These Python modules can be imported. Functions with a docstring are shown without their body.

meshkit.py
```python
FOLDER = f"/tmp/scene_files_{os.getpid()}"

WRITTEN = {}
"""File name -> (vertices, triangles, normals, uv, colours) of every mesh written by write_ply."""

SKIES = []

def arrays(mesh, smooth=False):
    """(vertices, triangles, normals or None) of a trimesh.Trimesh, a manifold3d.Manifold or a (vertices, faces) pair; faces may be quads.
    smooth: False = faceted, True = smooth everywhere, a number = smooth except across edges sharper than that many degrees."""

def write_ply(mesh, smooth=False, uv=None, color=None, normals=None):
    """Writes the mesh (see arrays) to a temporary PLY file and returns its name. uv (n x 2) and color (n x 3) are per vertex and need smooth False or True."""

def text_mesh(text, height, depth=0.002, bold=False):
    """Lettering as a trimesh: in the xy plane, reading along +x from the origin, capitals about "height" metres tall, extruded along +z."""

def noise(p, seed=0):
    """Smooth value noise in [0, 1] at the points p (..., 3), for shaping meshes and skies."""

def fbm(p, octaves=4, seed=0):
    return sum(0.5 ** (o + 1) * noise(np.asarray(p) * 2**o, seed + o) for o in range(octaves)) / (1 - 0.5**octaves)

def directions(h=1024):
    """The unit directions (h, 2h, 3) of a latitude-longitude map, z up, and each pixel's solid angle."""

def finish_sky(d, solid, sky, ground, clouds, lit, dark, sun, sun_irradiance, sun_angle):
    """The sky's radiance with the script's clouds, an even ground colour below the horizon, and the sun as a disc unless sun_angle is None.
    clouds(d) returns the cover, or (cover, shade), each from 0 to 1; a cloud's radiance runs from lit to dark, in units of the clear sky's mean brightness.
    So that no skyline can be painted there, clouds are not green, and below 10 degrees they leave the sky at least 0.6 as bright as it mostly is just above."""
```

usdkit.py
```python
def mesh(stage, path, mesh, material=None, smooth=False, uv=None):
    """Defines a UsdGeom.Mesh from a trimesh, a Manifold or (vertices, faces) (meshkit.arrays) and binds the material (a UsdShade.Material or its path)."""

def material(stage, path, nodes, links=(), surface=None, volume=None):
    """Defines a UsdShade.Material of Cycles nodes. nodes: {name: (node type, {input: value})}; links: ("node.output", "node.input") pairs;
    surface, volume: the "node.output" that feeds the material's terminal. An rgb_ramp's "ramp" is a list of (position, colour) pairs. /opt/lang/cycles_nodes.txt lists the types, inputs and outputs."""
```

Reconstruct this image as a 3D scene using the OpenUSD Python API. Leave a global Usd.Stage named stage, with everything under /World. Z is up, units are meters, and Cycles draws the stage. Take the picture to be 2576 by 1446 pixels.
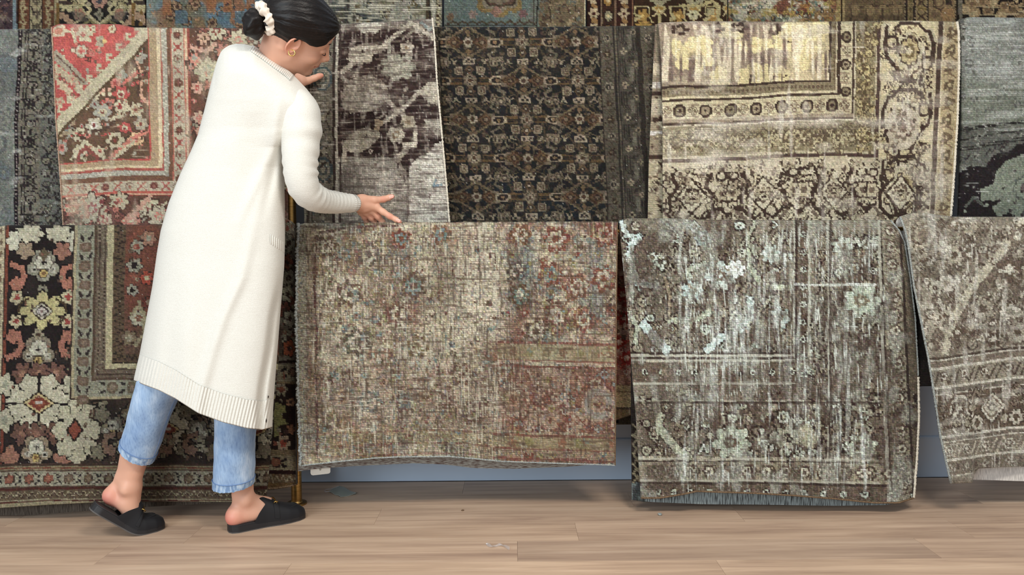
import math
import numpy as np, trimesh, manifold3d, usdkit, meshkit
from pxr import Usd, UsdGeom, UsdLux, UsdShade, Gf, Sdf, Vt

# ------------------------------------------------------------------ camera, light, exposure
stage = Usd.Stage.CreateInMemory()
UsdGeom.SetStageUpAxis(stage, 'Z'); UsdGeom.SetStageMetersPerUnit(stage, 1.0)
UsdGeom.Xform.Define(stage, '/World')
W, H, F = 2576.0, 1446.0, 1860.0
CAM = np.array([0.0, 0.0, 0.88])
PITCH, ROLL = math.radians(2.5), math.radians(0.45)
fwd = np.array([0, math.cos(PITCH), -math.sin(PITCH)])
r0, u0 = np.array([1.0, 0, 0]), np.array([0, math.sin(PITCH), math.cos(PITCH)])
right = math.cos(ROLL) * r0 - math.sin(ROLL) * u0
up = math.sin(ROLL) * r0 + math.cos(ROLL) * u0
cam = UsdGeom.Camera.Define(stage, '/World/camera')
cam.CreateHorizontalApertureAttr(36.0); cam.CreateVerticalApertureAttr(36.0 * H / W)
cam.CreateFocalLengthAttr(36.0 * F / W); cam.CreateClippingRangeAttr(Gf.Vec2f(0.05, 100))
M = np.eye(4); M[0, :3], M[1, :3], M[2, :3], M[3, :3] = right, up, -fwd, CAM
cam.AddTransformOp().Set(Gf.Matrix4d(M.tolist()))
cam.CreateExposureAttr(0.26)

def rect_light(name, pos, target, w, h, power, color):
    l = UsdLux.RectLight.Define(stage, '/World/' + name)
    l.CreateWidthAttr(w); l.CreateHeightAttr(h); l.CreateIntensityAttr(power); l.CreateColorAttr(Gf.Vec3f(*color))
    m = Gf.Matrix4d(); m.SetLookAt(Gf.Vec3d(*pos), Gf.Vec3d(*target), Gf.Vec3d(0, 1, 0.01) if abs(pos[0]-target[0]) + abs(pos[1]-target[1]) < .01 else Gf.Vec3d(0, 0, 1))
    l.AddTransformOp().Set(m.GetInverse())
    return l
# shop window behind the photographer (cool day light), ceiling fittings (warm), sky light that fills the open room
rect_light('shop_window_light', (-2.6, -2.2, 1.5), (-0.3, 2.5, 0.7), 2.2, 2.2, 6.5, (0.80, 0.92, 1.0))
rect_light('ceiling_lamp_light', (0.9, 0.1, 2.85), (0.95, 1.6, 0.6), 0.9, 0.4, 42.0, (1.0, 0.94, 0.84))
rect_light('ceiling_lamp_light_001', (-1.2, 0.0, 2.85), (-1.1, 1.6, 0.6), 0.9, 0.4, 27.0, (1.0, 0.955, 0.87))
dome = UsdLux.DomeLight.Define(stage, '/World/room_fill'); dome.CreateIntensityAttr(0.14); dome.CreateColorAttr(Gf.Vec3f(0.93, 0.97, 1.0))

# ------------------------------------------------------------------ helpers
def at(px, py, Y):
    """the point on the plane y = Y that the photograph shows at (px, py)"""
    px, py, Y = np.broadcast_arrays(np.asarray(px, float), np.asarray(py, float), np.asarray(Y, float))
    d = fwd + ((px - W / 2) / F)[..., None] * right - ((py - H / 2) / F)[..., None] * up
    return CAM + d * (Y / d[..., 1])[..., None]

def on_floor(px, py, z=0.0):
    d = fwd + (px - W / 2) / F * right - (py - H / 2) / F * up
    return CAM + d * ((z - CAM[2]) / d[2])

def proj(P):
    d = np.asarray(P, float) - CAM
    z = d @ fwd
    return np.stack([W / 2 + F * (d @ right) / z, H / 2 - F * (d @ up) / z], -1)

def lin(c):
    """photograph sRGB (0-255) to linear"""
    c = np.asarray(c, float) / 255.0
    return np.where(c <= 0.04045, c / 12.92, ((c + 0.055) / 1.055) ** 2.4)

used = {}
def path_for(parent, name):
    base = ('/World' if parent is None else str(parent.GetPath())) + '/' + name
    k = used.get(base, -1) + 1
    used[base] = k
    return base if k == 0 else '%s_%03d' % (base, k)

def tag(p, label=None, category=None, group=None, kind=None):
    p = p.GetPrim() if hasattr(p, 'GetPrim') else p
    for key, v in (('label', label), ('category', category), ('group', group), ('kind', kind)):
        if v: p.SetCustomDataByKey(key, v)
    return p

def thing(name, label=None, category=None, loc=(0, 0, 0), parent=None, group=None, kind=None):
    x = UsdGeom.Xform.Define(stage, path_for(parent, name))
    if any(loc): x.AddTranslateOp().Set(Gf.Vec3d(*map(float, loc)))
    return tag(x, label, category, group, kind)

def obj(name, mesh, mat, parent=None, smooth=40, uv=None, label=None, category=None, group=None, kind=None):
    """mesh is given in world coordinates; it is moved into its parent's frame"""
    p = path_for(parent, name)
    off = np.zeros(3)
    if parent is not None:
        off = np.array(UsdGeom.XformCache().GetLocalToWorldTransform(parent).ExtractTranslation())
    v, f, n = meshkit.arrays(mesh, smooth)
    g = UsdGeom.Mesh.Define(stage, p)
    g.CreatePointsAttr(Vt.Vec3fArray.FromNumpy((v - off).astype(np.float32)))
    g.CreateFaceVertexCountsAttr(Vt.IntArray.FromNumpy(np.full(len(f), 3, np.int32)))
    g.CreateFaceVertexIndicesAttr(Vt.IntArray.FromNumpy(f.astype(np.int32).ravel()))
    g.CreateSubdivisionSchemeAttr('none')
    if n is not None:
        g.CreateNormalsAttr(Vt.Vec3fArray.FromNumpy(n.astype(np.float32))); g.SetNormalsInterpolation('vertex')
    if uv is not None:
        UsdGeom.PrimvarsAPI(g).CreatePrimvar('st', Sdf.ValueTypeNames.TexCoord2fArray, 'vertex').Set(Vt.Vec2fArray.FromNumpy(np.asarray(uv, np.float32)))
    UsdShade.MaterialBindingAPI.Apply(g.GetPrim()).Bind(mat)
    return tag(g, label, category, group, kind)

def vcol(prim, col, name='Col'):
    UsdGeom.PrimvarsAPI(prim).CreatePrimvar(name, Sdf.ValueTypeNames.Color3fArray, 'vertex').Set(Vt.Vec3fArray.FromNumpy(np.asarray(col, np.float32)))

def mat(name, nodes, links=(), surface='p.BSDF'):
    return usdkit.material(stage, '/World/Looks/' + name, nodes, links, surface=surface)

def plain(name, rgb, rough=0.6, metal=0.0, spec=0.5, **kw):
    return mat(name, {'p': ('principled_bsdf', {'base_color': tuple(lin(rgb)), 'roughness': rough, 'metallic': metal, 'specular_ior_level': spec, **kw})})

def box(x0, x1, y0, y1, z0, z1):
    b = trimesh.creation.box([x1 - x0, y1 - y0, z1 - z0]); b.apply_translation([(x0 + x1) / 2, (y0 + y1) / 2, (z0 + z1) / 2]); return b

def rbox(x0, x1, y0, y1, z0, z1, r=0.004, seg=8):
    r = min(r, (x1 - x0) / 2.01, (y1 - y0) / 2.01, (z1 - z0) / 2.01)
    s = manifold3d.Manifold.sphere(r, seg)
    return manifold3d.Manifold.batch_hull([s.translate((x, y, z)) for x in (x0 + r, x1 - r) for y in (y0 + r, y1 - r) for z in (z0 + r, z1 - r)])

def tm(m):
    if isinstance(m, trimesh.Trimesh): return m
    q = m.to_mesh(); return trimesh.Trimesh(q.vert_properties[:, :3], q.tri_verts, process=False)

def cat(*ms): return trimesh.util.concatenate([tm(m) for m in ms])

def tube(pts, rad, seg=12, closed=False):
    """a swept tube through pts; rad a number or one per point"""
    P = np.asarray(pts, float); n = len(P); R = np.broadcast_to(np.asarray(rad, float), (n,))
    T = np.gradient(P, axis=0) if not closed else np.roll(P, -1, 0) - np.roll(P, 1, 0)
    T /= np.linalg.norm(T, axis=1, keepdims=True)
    a = np.array([0, 0, 1.0]) if abs(T[0, 2]) < .9 else np.array([1.0, 0, 0])
    N = np.zeros_like(P); N[0] = np.cross(T[0], a); N[0] /= np.linalg.norm(N[0])
    for i in range(1, n):
        N[i] = N[i-1] - T[i] * (N[i-1] @ T[i]); N[i] /= np.linalg.norm(N[i])
    B = np.cross(T, N)
    ang = np.arange(seg) * 2 * np.pi / seg
    V = P[:, None] + R[:, None, None] * (np.cos(ang)[None, :, None] * N[:, None] + np.sin(ang)[None, :, None] * B[:, None])
    V = V.reshape(-1, 3); F_ = []
    m = n if closed else n - 1
    i, j = np.meshgrid(np.arange(m), np.arange(seg), indexing='ij')
    a0, a1 = i * seg + j, i * seg + (j + 1) % seg
    b0, b1 = ((i + 1) % n) * seg + j, ((i + 1) % n) * seg + (j + 1) % seg
    F_ = np.vstack([np.stack([a0, a1, b1], -1).reshape(-1, 3), np.stack([a0, b1, b0], -1).reshape(-1, 3)])
    if not closed:
        V = np.vstack([V, P[0], P[-1]]); k = np.arange(seg)
        F_ = np.vstack([F_, np.stack([np.full(seg, n * seg), (k + 1) % seg, k], -1), np.stack([np.full(seg, n * seg + 1), (n - 1) * seg + k, (n - 1) * seg + (k + 1) % seg], -1)])
    return trimesh.Trimesh(V, F_, process=False)

def grid_faces(n, m, wrap=False):
    """triangles of an n x m vertex grid (wrap: the columns close)"""
    mm = m if wrap else m - 1
    i, j = np.meshgrid(np.arange(n - 1), np.arange(mm), indexing='ij')
    a, b, c, d = i * m + j, i * m + (j + 1) % m, (i + 1) * m + (j + 1) % m, (i + 1) * m + j
    return np.vstack([np.stack([a, d, c], -1).reshape(-1, 3), np.stack([a, c, b], -1).reshape(-1, 3)])

def smooth_curve(pts, n):
    """Catmull-Rom through pts, n samples"""
    from scipy.interpolate import PchipInterpolator
    P = np.asarray(pts, float)
    t = np.r_[0, np.cumsum(np.linalg.norm(np.diff(P, axis=0), axis=1))]
    return PchipInterpolator(t, P)(np.linspace(0, t[-1], n))
# ------------------------------------------------------------------ setting: floor of planks, wall, baseboard
YW = 2.87
wood = mat('vinyl_plank', {
    'oi': ('object_info', {}), 'g': ('geometry', {}),
    'ofs': ('vector_math', {'math_type': 'scale', 'vector1': (7.3, 3.1, 0), 'scale': 1.0}),
    'add': ('vector_math', {'math_type': 'add'}),
    'm1': ('mapping', {'scale': (0.7, 13.0, 1.0)}), 'n1': ('noise_texture', {'scale': 2.2, 'detail': 8.0, 'roughness': 0.62, 'distortion': 0.6}),
    'm2': ('mapping', {'scale': (2.0, 120.0, 1.0)}), 'n2': ('noise_texture', {'scale': 2.0, 'detail': 4.0, 'roughness': 0.6}),
    'm3': ('mapping', {'scale': (1.0, 5.0, 1.0)}), 'n3': ('noise_texture', {'scale': 1.6, 'detail': 3.0}),
    'r1': ('rgb_ramp', {'ramp': [(0.28, lin((162, 137, 120))), (0.40, lin((184, 158, 138))), (0.52, lin((197, 171, 149))), (0.64, lin((206, 181, 159))), (0.78, lin((218, 197, 176)))]}),
    'r2': ('rgb_ramp', {'ramp': [(0.28, (0.86, 0.85, 0.84)), (0.5, (1, 1, 1)), (0.72, (1.04, 1.035, 1.03))]}),
    'r3': ('rgb_ramp', {'ramp': [(0.35, (0.86, 0.84, 0.83)), (0.65, (1.08, 1.08, 1.07))]}),
    'x2': ('mix', {'mix_type': 'multiply', 'fac': 0.8}), 'x3': ('mix', {'mix_type': 'multiply', 'fac': 1.0}),
    'rr': ('rgb_ramp', {'ramp': [(0.0, (0.86, 0.85, 0.86)), (0.5, (1.0, 0.98, 0.97)), (1.0, (1.07, 1.05, 1.02))]}), 'x4': ('mix', {'mix_type': 'multiply', 'fac': 1.0}),
    'b': ('bump', {'strength': 0.12, 'distance': 0.001}),
    'p': ('principled_bsdf', {'roughness': 0.46, 'specular_ior_level': 0.35})},
    [('oi.random', 'ofs.scale'), ('g.position', 'add.vector1'), ('ofs.vector', 'add.vector2'),
     ('add.vector', 'm1.vector'), ('m1.vector', 'n1.vector'), ('add.vector', 'm2.vector'), ('m2.vector', 'n2.vector'), ('add.vector', 'm3.vector'), ('m3.vector', 'n3.vector'),
     ('n1.fac', 'r1.fac'), ('n2.fac', 'r2.fac'), ('n3.fac', 'r3.fac'), ('r1.color', 'x2.color1'), ('r2.color', 'x2.color2'),
     ('x2.color', 'x3.color1'), ('r3.color', 'x3.color2'), ('oi.random', 'rr.fac'), ('x3.color', 'x4.color1'), ('rr.color', 'x4.color2'),
     ('x4.color', 'p.base_color'), ('n2.fac', 'b.height'), ('b.normal', 'p.normal')])
wall_paint = mat('wall_paint', {
    'g': ('geometry', {}), 'n': ('noise_texture', {'scale': 90.0, 'detail': 3.0}), 'b': ('bump', {'strength': 0.08, 'distance': 0.002}),
    'p': ('principled_bsdf', {'base_color': tuple(lin((184, 194, 208))), 'roughness': 0.6})},
    [('g.position', 'n.vector'), ('n.fac', 'b.height'), ('b.normal', 'p.normal')])
base_paint = mat('baseboard_paint', {
    'g': ('geometry', {}), 'n': ('noise_texture', {'scale': 40.0, 'detail': 3.0}), 'b': ('bump', {'strength': 0.05, 'distance': 0.002}),
    'p': ('principled_bsdf', {'base_color': tuple(lin((186, 200, 218))), 'roughness': 0.38})},
    [('g.position', 'n.vector'), ('n.fac', 'b.height'), ('b.normal', 'p.normal')])
sub = plain('subfloor', (60, 50, 44), 0.9)
floor = thing('floor', kind='structure', label='warm oak-look plank floor running along the wall')
obj('subfloor', box(-3.6, 3.6, -2.9, YW + 0.05, -0.05, -0.012), sub, floor)
rng = np.random.default_rng(5)
PW, PL = 0.152, 1.22
y, row = YW - 0.02, 0
while y > -2.9:
    x = -3.6 - [0.25, 0.86, 0.52, 1.08, 0.05, 0.7][row % 6]
    # end joints near the camera follow the ones in view
    while x < 3.6:
        xa, xb = max(x, -3.6), min(x + PL, 3.6)
        if xb - xa > 0.02:
            dz = rng.uniform(0, 0.0002)
            c = 0.0003
            q = trimesh.Trimesh([[xa, y - PW, -.012], [xb, y - PW, -.012], [xb, y, -.012], [xa, y, -.012],
                                 [xa + c, y - PW + c, dz], [xb - c, y - PW + c, dz], [xb - c, y - c, dz], [xa + c, y - c, dz]],
                                [[0, 1, 5], [0, 5, 4], [1, 2, 6], [1, 6, 5], [2, 3, 7], [2, 7, 6], [3, 0, 4], [3, 4, 7], [4, 5, 6], [4, 6, 7]], process=False)
            obj('plank', q, wood, floor, smooth=False)
        x += PL
    y -= PW; row += 1
obj('wall_back', box(-3.6, 3.6, YW, YW + 0.12, 0, 3.0), wall_paint, None, smooth=False, kind='structure', label='pale grey painted wall behind the rug racks')
bb = manifold3d.Manifold.extrude(manifold3d.CrossSection([[(0, 0.160), (-0.004, 0.160), (-0.010, 0.157), (-0.014, 0.150), (-0.014, 0), (0, 0)]]), 7.2)
bbm = tm(bb); bv = np.array(bbm.vertices); bbm.vertices = np.stack([bv[:, 2] - 3.6, YW + bv[:, 0], bv[:, 1] + 0.001], -1)
if bbm.volume < 0: bbm.invert()
obj('baseboard_back', bbm, base_paint, None, smooth=30, kind='structure', label='tall white baseboard along the foot of the wall')
# ------------------------------------------------------------------ brass rack that carries the rugs: uprights on round feet, three stepped rails
brass = mat('brushed_brass', {'g': ('geometry', {}), 'm': ('mapping', {'scale': (30., 30., 300.)}), 'n': ('noise_texture', {'scale': 1.0, 'detail': 3.0}), 'r': ('rgb_ramp', {'ramp': [(.3, lin((150, 118, 66))), (.7, lin((186, 152, 96)))]}),
    'p': ('principled_bsdf', {'metallic': 1.0, 'roughness': .34})}, [('g.position', 'm.vector'), ('m.vector', 'n.vector'), ('n.fac', 'r.fac'), ('r.color', 'p.base_color')])
PX = at(746, 1240, 2.60)[0]
def lathe(prof, x, y, n=32):
    p = np.asarray(prof, float); t = np.arange(n) * 2 * np.pi / n
    V = np.stack([x + p[:, :1] * np.cos(t), y + p[:, :1] * np.sin(t), p[:, 1:] + 0 * t], -1).reshape(-1, 3)
    return trimesh.Trimesh(V, grid_faces(len(p), n, True), process=False)
ZF, ZM, ZT = at(1288, 575, 2.47)[2] - .012, at(1288, 80, 2.60)[2] - .014, at(1288, -135, 2.78)[2] - .014
post = thing('rack_upright', 'brushed brass upright on a round foot between the dark floral rug and the faded rug', 'rack')
obj('upright', lathe([(0, .004), (.0185, .004), (.0185, 1.86), (.015, 1.866), (0, 1.867)], PX, 2.60), brass, post, smooth=40)
obj('foot', lathe([(0, 0.0), (.034, 0.0), (.036, .002), (.036, .005), (.034, .007), (.021, .008), (.0195, .013), (.0185, .014)], PX, 2.60, 40), brass, post, smooth=40)
XA, XB = at(690, 575, 2.462)[0], at(765, 575, 2.462)[0]
ZF = at(1288, 575, 2.462)[2] - .010
for x0, x1, y, z, r, lb in ((-2.2, XA, 2.462, ZF, .006, 'brass rail under the front rugs left of the upright'), (XB, 2.1, 2.462, ZF, .006, 'brass rail under the front rugs right of the upright'),
        (-2.2, 2.1, 2.637, at(1288, 84, 2.637)[2] - .004, .005, 'brass rail under the middle row of rugs'), (-2.2, 2.1, 2.770, at(1288, -135, 2.770)[2] - .012, .005, 'brass rail under the top row of rugs')):
    obj('hanging_rail', tube([(x0, y, z), (x1, y, z)], r, 16), brass, None, smooth=40, label=lb, category='rail')
# ------------------------------------------------------------------ rug engine: one vertex per knot, colour woven into the vertices
from scipy.ndimage import map_coordinates, gaussian_filter
RUGS = []
class Rug:
    def __init__(s, left, rgt, top, bot, D, cell=2.3, knot=3.2, seed=0, wob=1.6, wy=None, wx=None):
        s.rng = np.random.default_rng(seed); s.seed = seed; s.cell = cell; s.D = D
        s.left, s.rgt, s.top, s.bot = [np.asarray(a, float) for a in (left, rgt, top, bot)]
        L = lambda Y: np.interp(Y, s.left[:, 0], s.left[:, 1]); R = lambda Y: np.interp(Y, s.rgt[:, 0], s.rgt[:, 1])
        T = lambda X: np.interp(X, s.top[:, 0], s.top[:, 1]); B = lambda X: np.interp(X, s.bot[:, 0], s.bot[:, 1])
        s.fn = (L, R, T, B)
        w = (s.rgt[:, 1].mean() - s.left[:, 1].mean()); h = s.bot[:, 1].mean() - s.top[:, 1].mean()
        s.m, s.n = max(4, int(w / cell)), max(4, int(h / cell))
        S, Tt = np.meshgrid(np.linspace(0, 1, s.m), np.linspace(0, 1, s.n))
        X = L(s.top[:, 1].mean()) + S * w; Y = s.top[:, 1].mean() + Tt * h
        for _ in range(5):
            X = L(Y) + (R(Y) - L(Y)) * S; Y = T(X) + (B(X) - T(X)) * Tt
        s.X, s.Y, s.S, s.T = X, Y, S, Tt
        PX = X - (wx(X, Y) if wx else 0); PY = Y - (wy(X, Y) if wy else 0)
        PX = PX + wob * (s.fld(40, 40, 91) - .5) * 2; PY = PY + wob * (s.fld(40, 40, 92) - .5) * 2
        s.knot = knot
        s.px = (np.floor(PX / knot) + .5) * knot; s.py = (np.floor(PY / knot) + .5) * knot
        s.c = np.zeros((s.n, s.m, 3)) + 128.
        s.cx0, s.cx1, s.ry0, s.ry1 = s.px.min(0), s.px.max(0), s.py.min(1), s.py.max(1)
    # noise field in [0,1] with feature size sx, sy in px
    def fld(s, sx, sy, k=0, octv=1):
        out, tot = 0, 0
        for o in range(octv):
            ax, ay = sx / 2 ** o, sy / 2 ** o
            x, y = (s.X - s.X.min()) / ax, (s.Y - s.Y.min()) / ay
            g = np.random.default_rng(s.seed * 1000 + k * 10 + o).random((int(y.max()) + 3, int(x.max()) + 3))
            out = out + map_coordinates(g, [y, x], order=1) * .5 ** o; tot += .5 ** o
        return out / tot
    def kn(s, k=0):
        """random value per knot"""
        i, j = np.floor(s.px / s.knot).astype(np.int64), np.floor(s.py / s.knot).astype(np.int64)
        h = (i * 374761393 + j * 668265263 + (s.seed * 97 + k) * 144665) & 0xFFFFFFFF
        h = ((h ^ (h >> 13)) * 1274126177) & 0xFFFFFFFF
        return ((h ^ (h >> 16)) & 0xFFFF) / 65536.
    def win(s, x0, x1, y0, y1):
        j = np.nonzero((s.cx1 >= x0) & (s.cx0 <= x1))[0]; i = np.nonzero((s.ry1 >= y0) & (s.ry0 <= y1))[0]
        if not len(i) or not len(j): return None
        return slice(i[0], i[-1] + 1), slice(j[0], j[-1] + 1)
    def put(s, bbox, fn, col, a=1.0):
        w = s.win(*bbox)
        if w is None: return
        m = fn(s.px[w], s.py[w])
        if m is None or not np.any(m): return
        c = s.c[w]; c[m] = c[m] * (1 - a) + np.asarray(col, float) * a
    def fill(s, col): s.c[:] = col
    def rect(s, x0, x1, y0, y1, col, a=1.0):
        s.put((x0, x1, y0, y1), lambda x, y: (x >= x0) & (x < x1) & (y >= y0) & (y < y1), col, a)
    def ell(s, cx, cy, rx, ry, col, a=1.0):
        s.put((cx - rx, cx + rx, cy - ry, cy + ry), lambda x, y: ((x - cx) / rx) ** 2 + ((y - cy) / ry) ** 2 < 1, col, a)
    def dia(s, cx, cy, rx, ry, col, a=1.0):
        s.put((cx - rx, cx + rx, cy - ry, cy + ry), lambda x, y: abs(x - cx) / rx + abs(y - cy) / ry < 1, col, a)
    def hexa(s, cx, cy, rx, ry, col, cut=.5, a=1.0):
        s.put((cx - rx, cx + rx, cy - ry, cy + ry), lambda x, y: (abs(x - cx) < rx) & (abs(y - cy) < ry) & (abs(x - cx) / rx + abs(y - cy) / ry < 1 + cut), col, a)
    def poly(s, pts, col, a=1.0):
        P = np.asarray(pts, float)
        def f(x, y):
            m = np.zeros(x.shape, bool)
            for (xa, ya), (xb, yb) in zip(P, np.roll(P, -1, 0)):
                if ya != yb:
                    m ^= ((ya > y) != (yb > y)) & (x < (xb - xa) * (y - ya) / (yb - ya) + xa)
            return m
        s.put((P[:, 0].min(), P[:, 0].max(), P[:, 1].min(), P[:, 1].max()), f, col, a)
    def line(s, pts, w, col, jag=0, jw=0, a=1.0):
        """thick polyline; jag: serration pitch, jw: its depth"""
        P = np.asarray(pts, float); h = w / 2 + jw
        def f(x, y):
            m = np.zeros(x.shape, bool); acc = 0
            for (xa, ya), (xb, yb) in zip(P[:-1], P[1:]):
                l = math.hypot(xb - xa, yb - ya) + 1e-6; ux, uy = (xb - xa) / l, (yb - ya) / l
                u = (x - xa) * ux + (y - ya) * uy; d = abs((y - ya) * ux - (x - xa) * uy)
                hw = w / 2
                if jag: hw = w / 2 + jw * (np.floor((u + acc) / jag) % 2)
                m |= (u > -w / 2) & (u < l + w / 2) & (d < hw); acc += l
            return m
        s.put((P[:, 0].min() - h, P[:, 0].max() + h, P[:, 1].min() - h, P[:, 1].max() + h), f, col, a)
    def flw(s, cx, cy, r, k, amp, layers, rot=0., sx=1., sy=1.):
        """lobed flower; layers: (scale, colour) from the outside in"""
        for sc, col in layers:
            R = r * sc
            def f(x, y):
                u, v = (x - cx) / sx, (y - cy) / sy
                q = abs(np.cos(k / 2 * (np.arctan2(v, u) - rot)))
                return np.hypot(u, v) < R * (1 - amp + amp * q)
            s.put((cx - R * sx, cx + R * sx, cy - R * sy, cy + R * sy), f, col)
    def stp(s, art, cx, cy, u, pal, fx=1, fy=1, tr=False):
        """small woven motif from rows of characters, mirrored left to right about its last column when it ends with |"""
        rows = [r + r[-2::-1] if not art.startswith('!') else r for r in art.strip('!').split()]
        n, m = len(rows), max(map(len, rows)); A = np.array([list(r.ljust(m, '.')) for r in rows])
        if tr: A = A.T; n, m = m, n
        uu = u
        w = s.win(cx - m * uu / 2, cx + m * uu / 2, cy - n * uu / 2, cy + n * uu / 2)
        if w is None: return
        j = np.floor(((s.px[w] - cx) * fx) / uu + m / 2).astype(int); i = np.floor(((s.py[w] - cy) * fy) / uu + n / 2).astype(int)
        ok = (i >= 0) & (i < n) & (j >= 0) & (j < m); q = np.full(i.shape, '.'); q[ok] = A[i[ok], j[ok]]
        c = s.c[w]
        for ch, col in pal.items(): c[q == ch] = col
    def zig(s, x0, x1, y0, y1, pitch, w, col, hor=True):
        """zigzag line inside a strip"""
        def f(x, y):
            u, v, a, b = (x, y, y0, y1) if hor else (y, x, x0, x1)
            t = abs(((u / pitch) % 1) * 2 - 1) * (b - a - w) + a + w / 2
            return (abs(v - t) < w / 2 * 1.3) & (x >= x0) & (x < x1) & (y >= y0) & (y < y1)
        s.put((x0, x1, y0, y1), f, col)
    # wear -----------------------------------------------------
    def blend(s, mask, col, a=1.0):
        m = np.clip(mask * a, 0, 1)[..., None]; s.c = s.c * (1 - m) + np.asarray(col, float) * m
    def worn(s, col, sx, sy, thr, soft=.15, a=.8, k=0, octv=3, region=None):
        m = np.clip((s.fld(sx, sy, k, octv) - thr) / soft, 0, 1)
        if region is not None: m = m * region
        s.blend(m, col, a)
    def soft(s, x0, x1, y0, y1, f=25.):
        """1 inside the box, fading out over f px"""
        g = lambda v: np.clip(v, 0, 1)
        return g((s.X - x0) / f + .5) * g((x1 - s.X) / f + .5) * g((s.Y - y0) / f + .5) * g((y1 - s.Y) / f + .5)
    def spot(s, cx, cy, rx, ry): return np.exp(-(((s.X - cx) / rx) ** 2 + ((s.Y - cy) / ry) ** 2))
    def weave(s, rib=.12, tint=8, knot=.10, vth=.0, hth=.0, thread=(225, 220, 205), spark=.0006, dirt=.12, vrib=0., region=None):
        rg = s.rng
        kn = s.kn(3)[..., None]
        s.c = s.c * (1 + knot * 2 * (kn - .5)) + tint * (np.stack([s.kn(11), s.kn(12), s.kn(13)], -1) - .5)
        s.c *= (1 + dirt * 2 * (s.fld(90, 70, 55, 3) - .5))[..., None]
        reg = 1.0 if region is None else region
        if hth:
            m = np.clip((s.fld(26, s.cell * 1.0, 61) * .75 + s.fld(120, 90, 62, 2) * .25 - (1 - hth * reg)) / .08, 0, 1); s.blend(m, thread, .75)
        if vth:
            m = np.clip((s.fld(s.cell * 1.0, 34, 63) * .75 + s.fld(90, 120, 64, 2) * .25 - (1 - vth * reg)) / .08, 0, 1); s.blend(m, thread, .75)
        i, j = np.indices(s.px.shape)
        if rib: s.c *= (1 - rib * (i % 2))[..., None]
        if vrib: s.c *= (1 - vrib * (j % 2))[..., None]
        s.c *= (1 + .07 * rg.standard_normal(s.px.shape))[..., None]
        if spark:
            m = rg.random(s.px.shape) < spark; s.c[m] = s.c[m] * .35 + np.array([210, 206, 196.]) * .65
        s.c = np.clip(s.c, 6, 245)

def ridge(X, Y, pts, w, amp):
    """fold running along a polyline given as (Y, X)"""
    P = np.asarray(pts, float)
    return amp * np.exp(-((X - np.interp(Y, P[:, 0], P[:, 1])) / w) ** 2)

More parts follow.
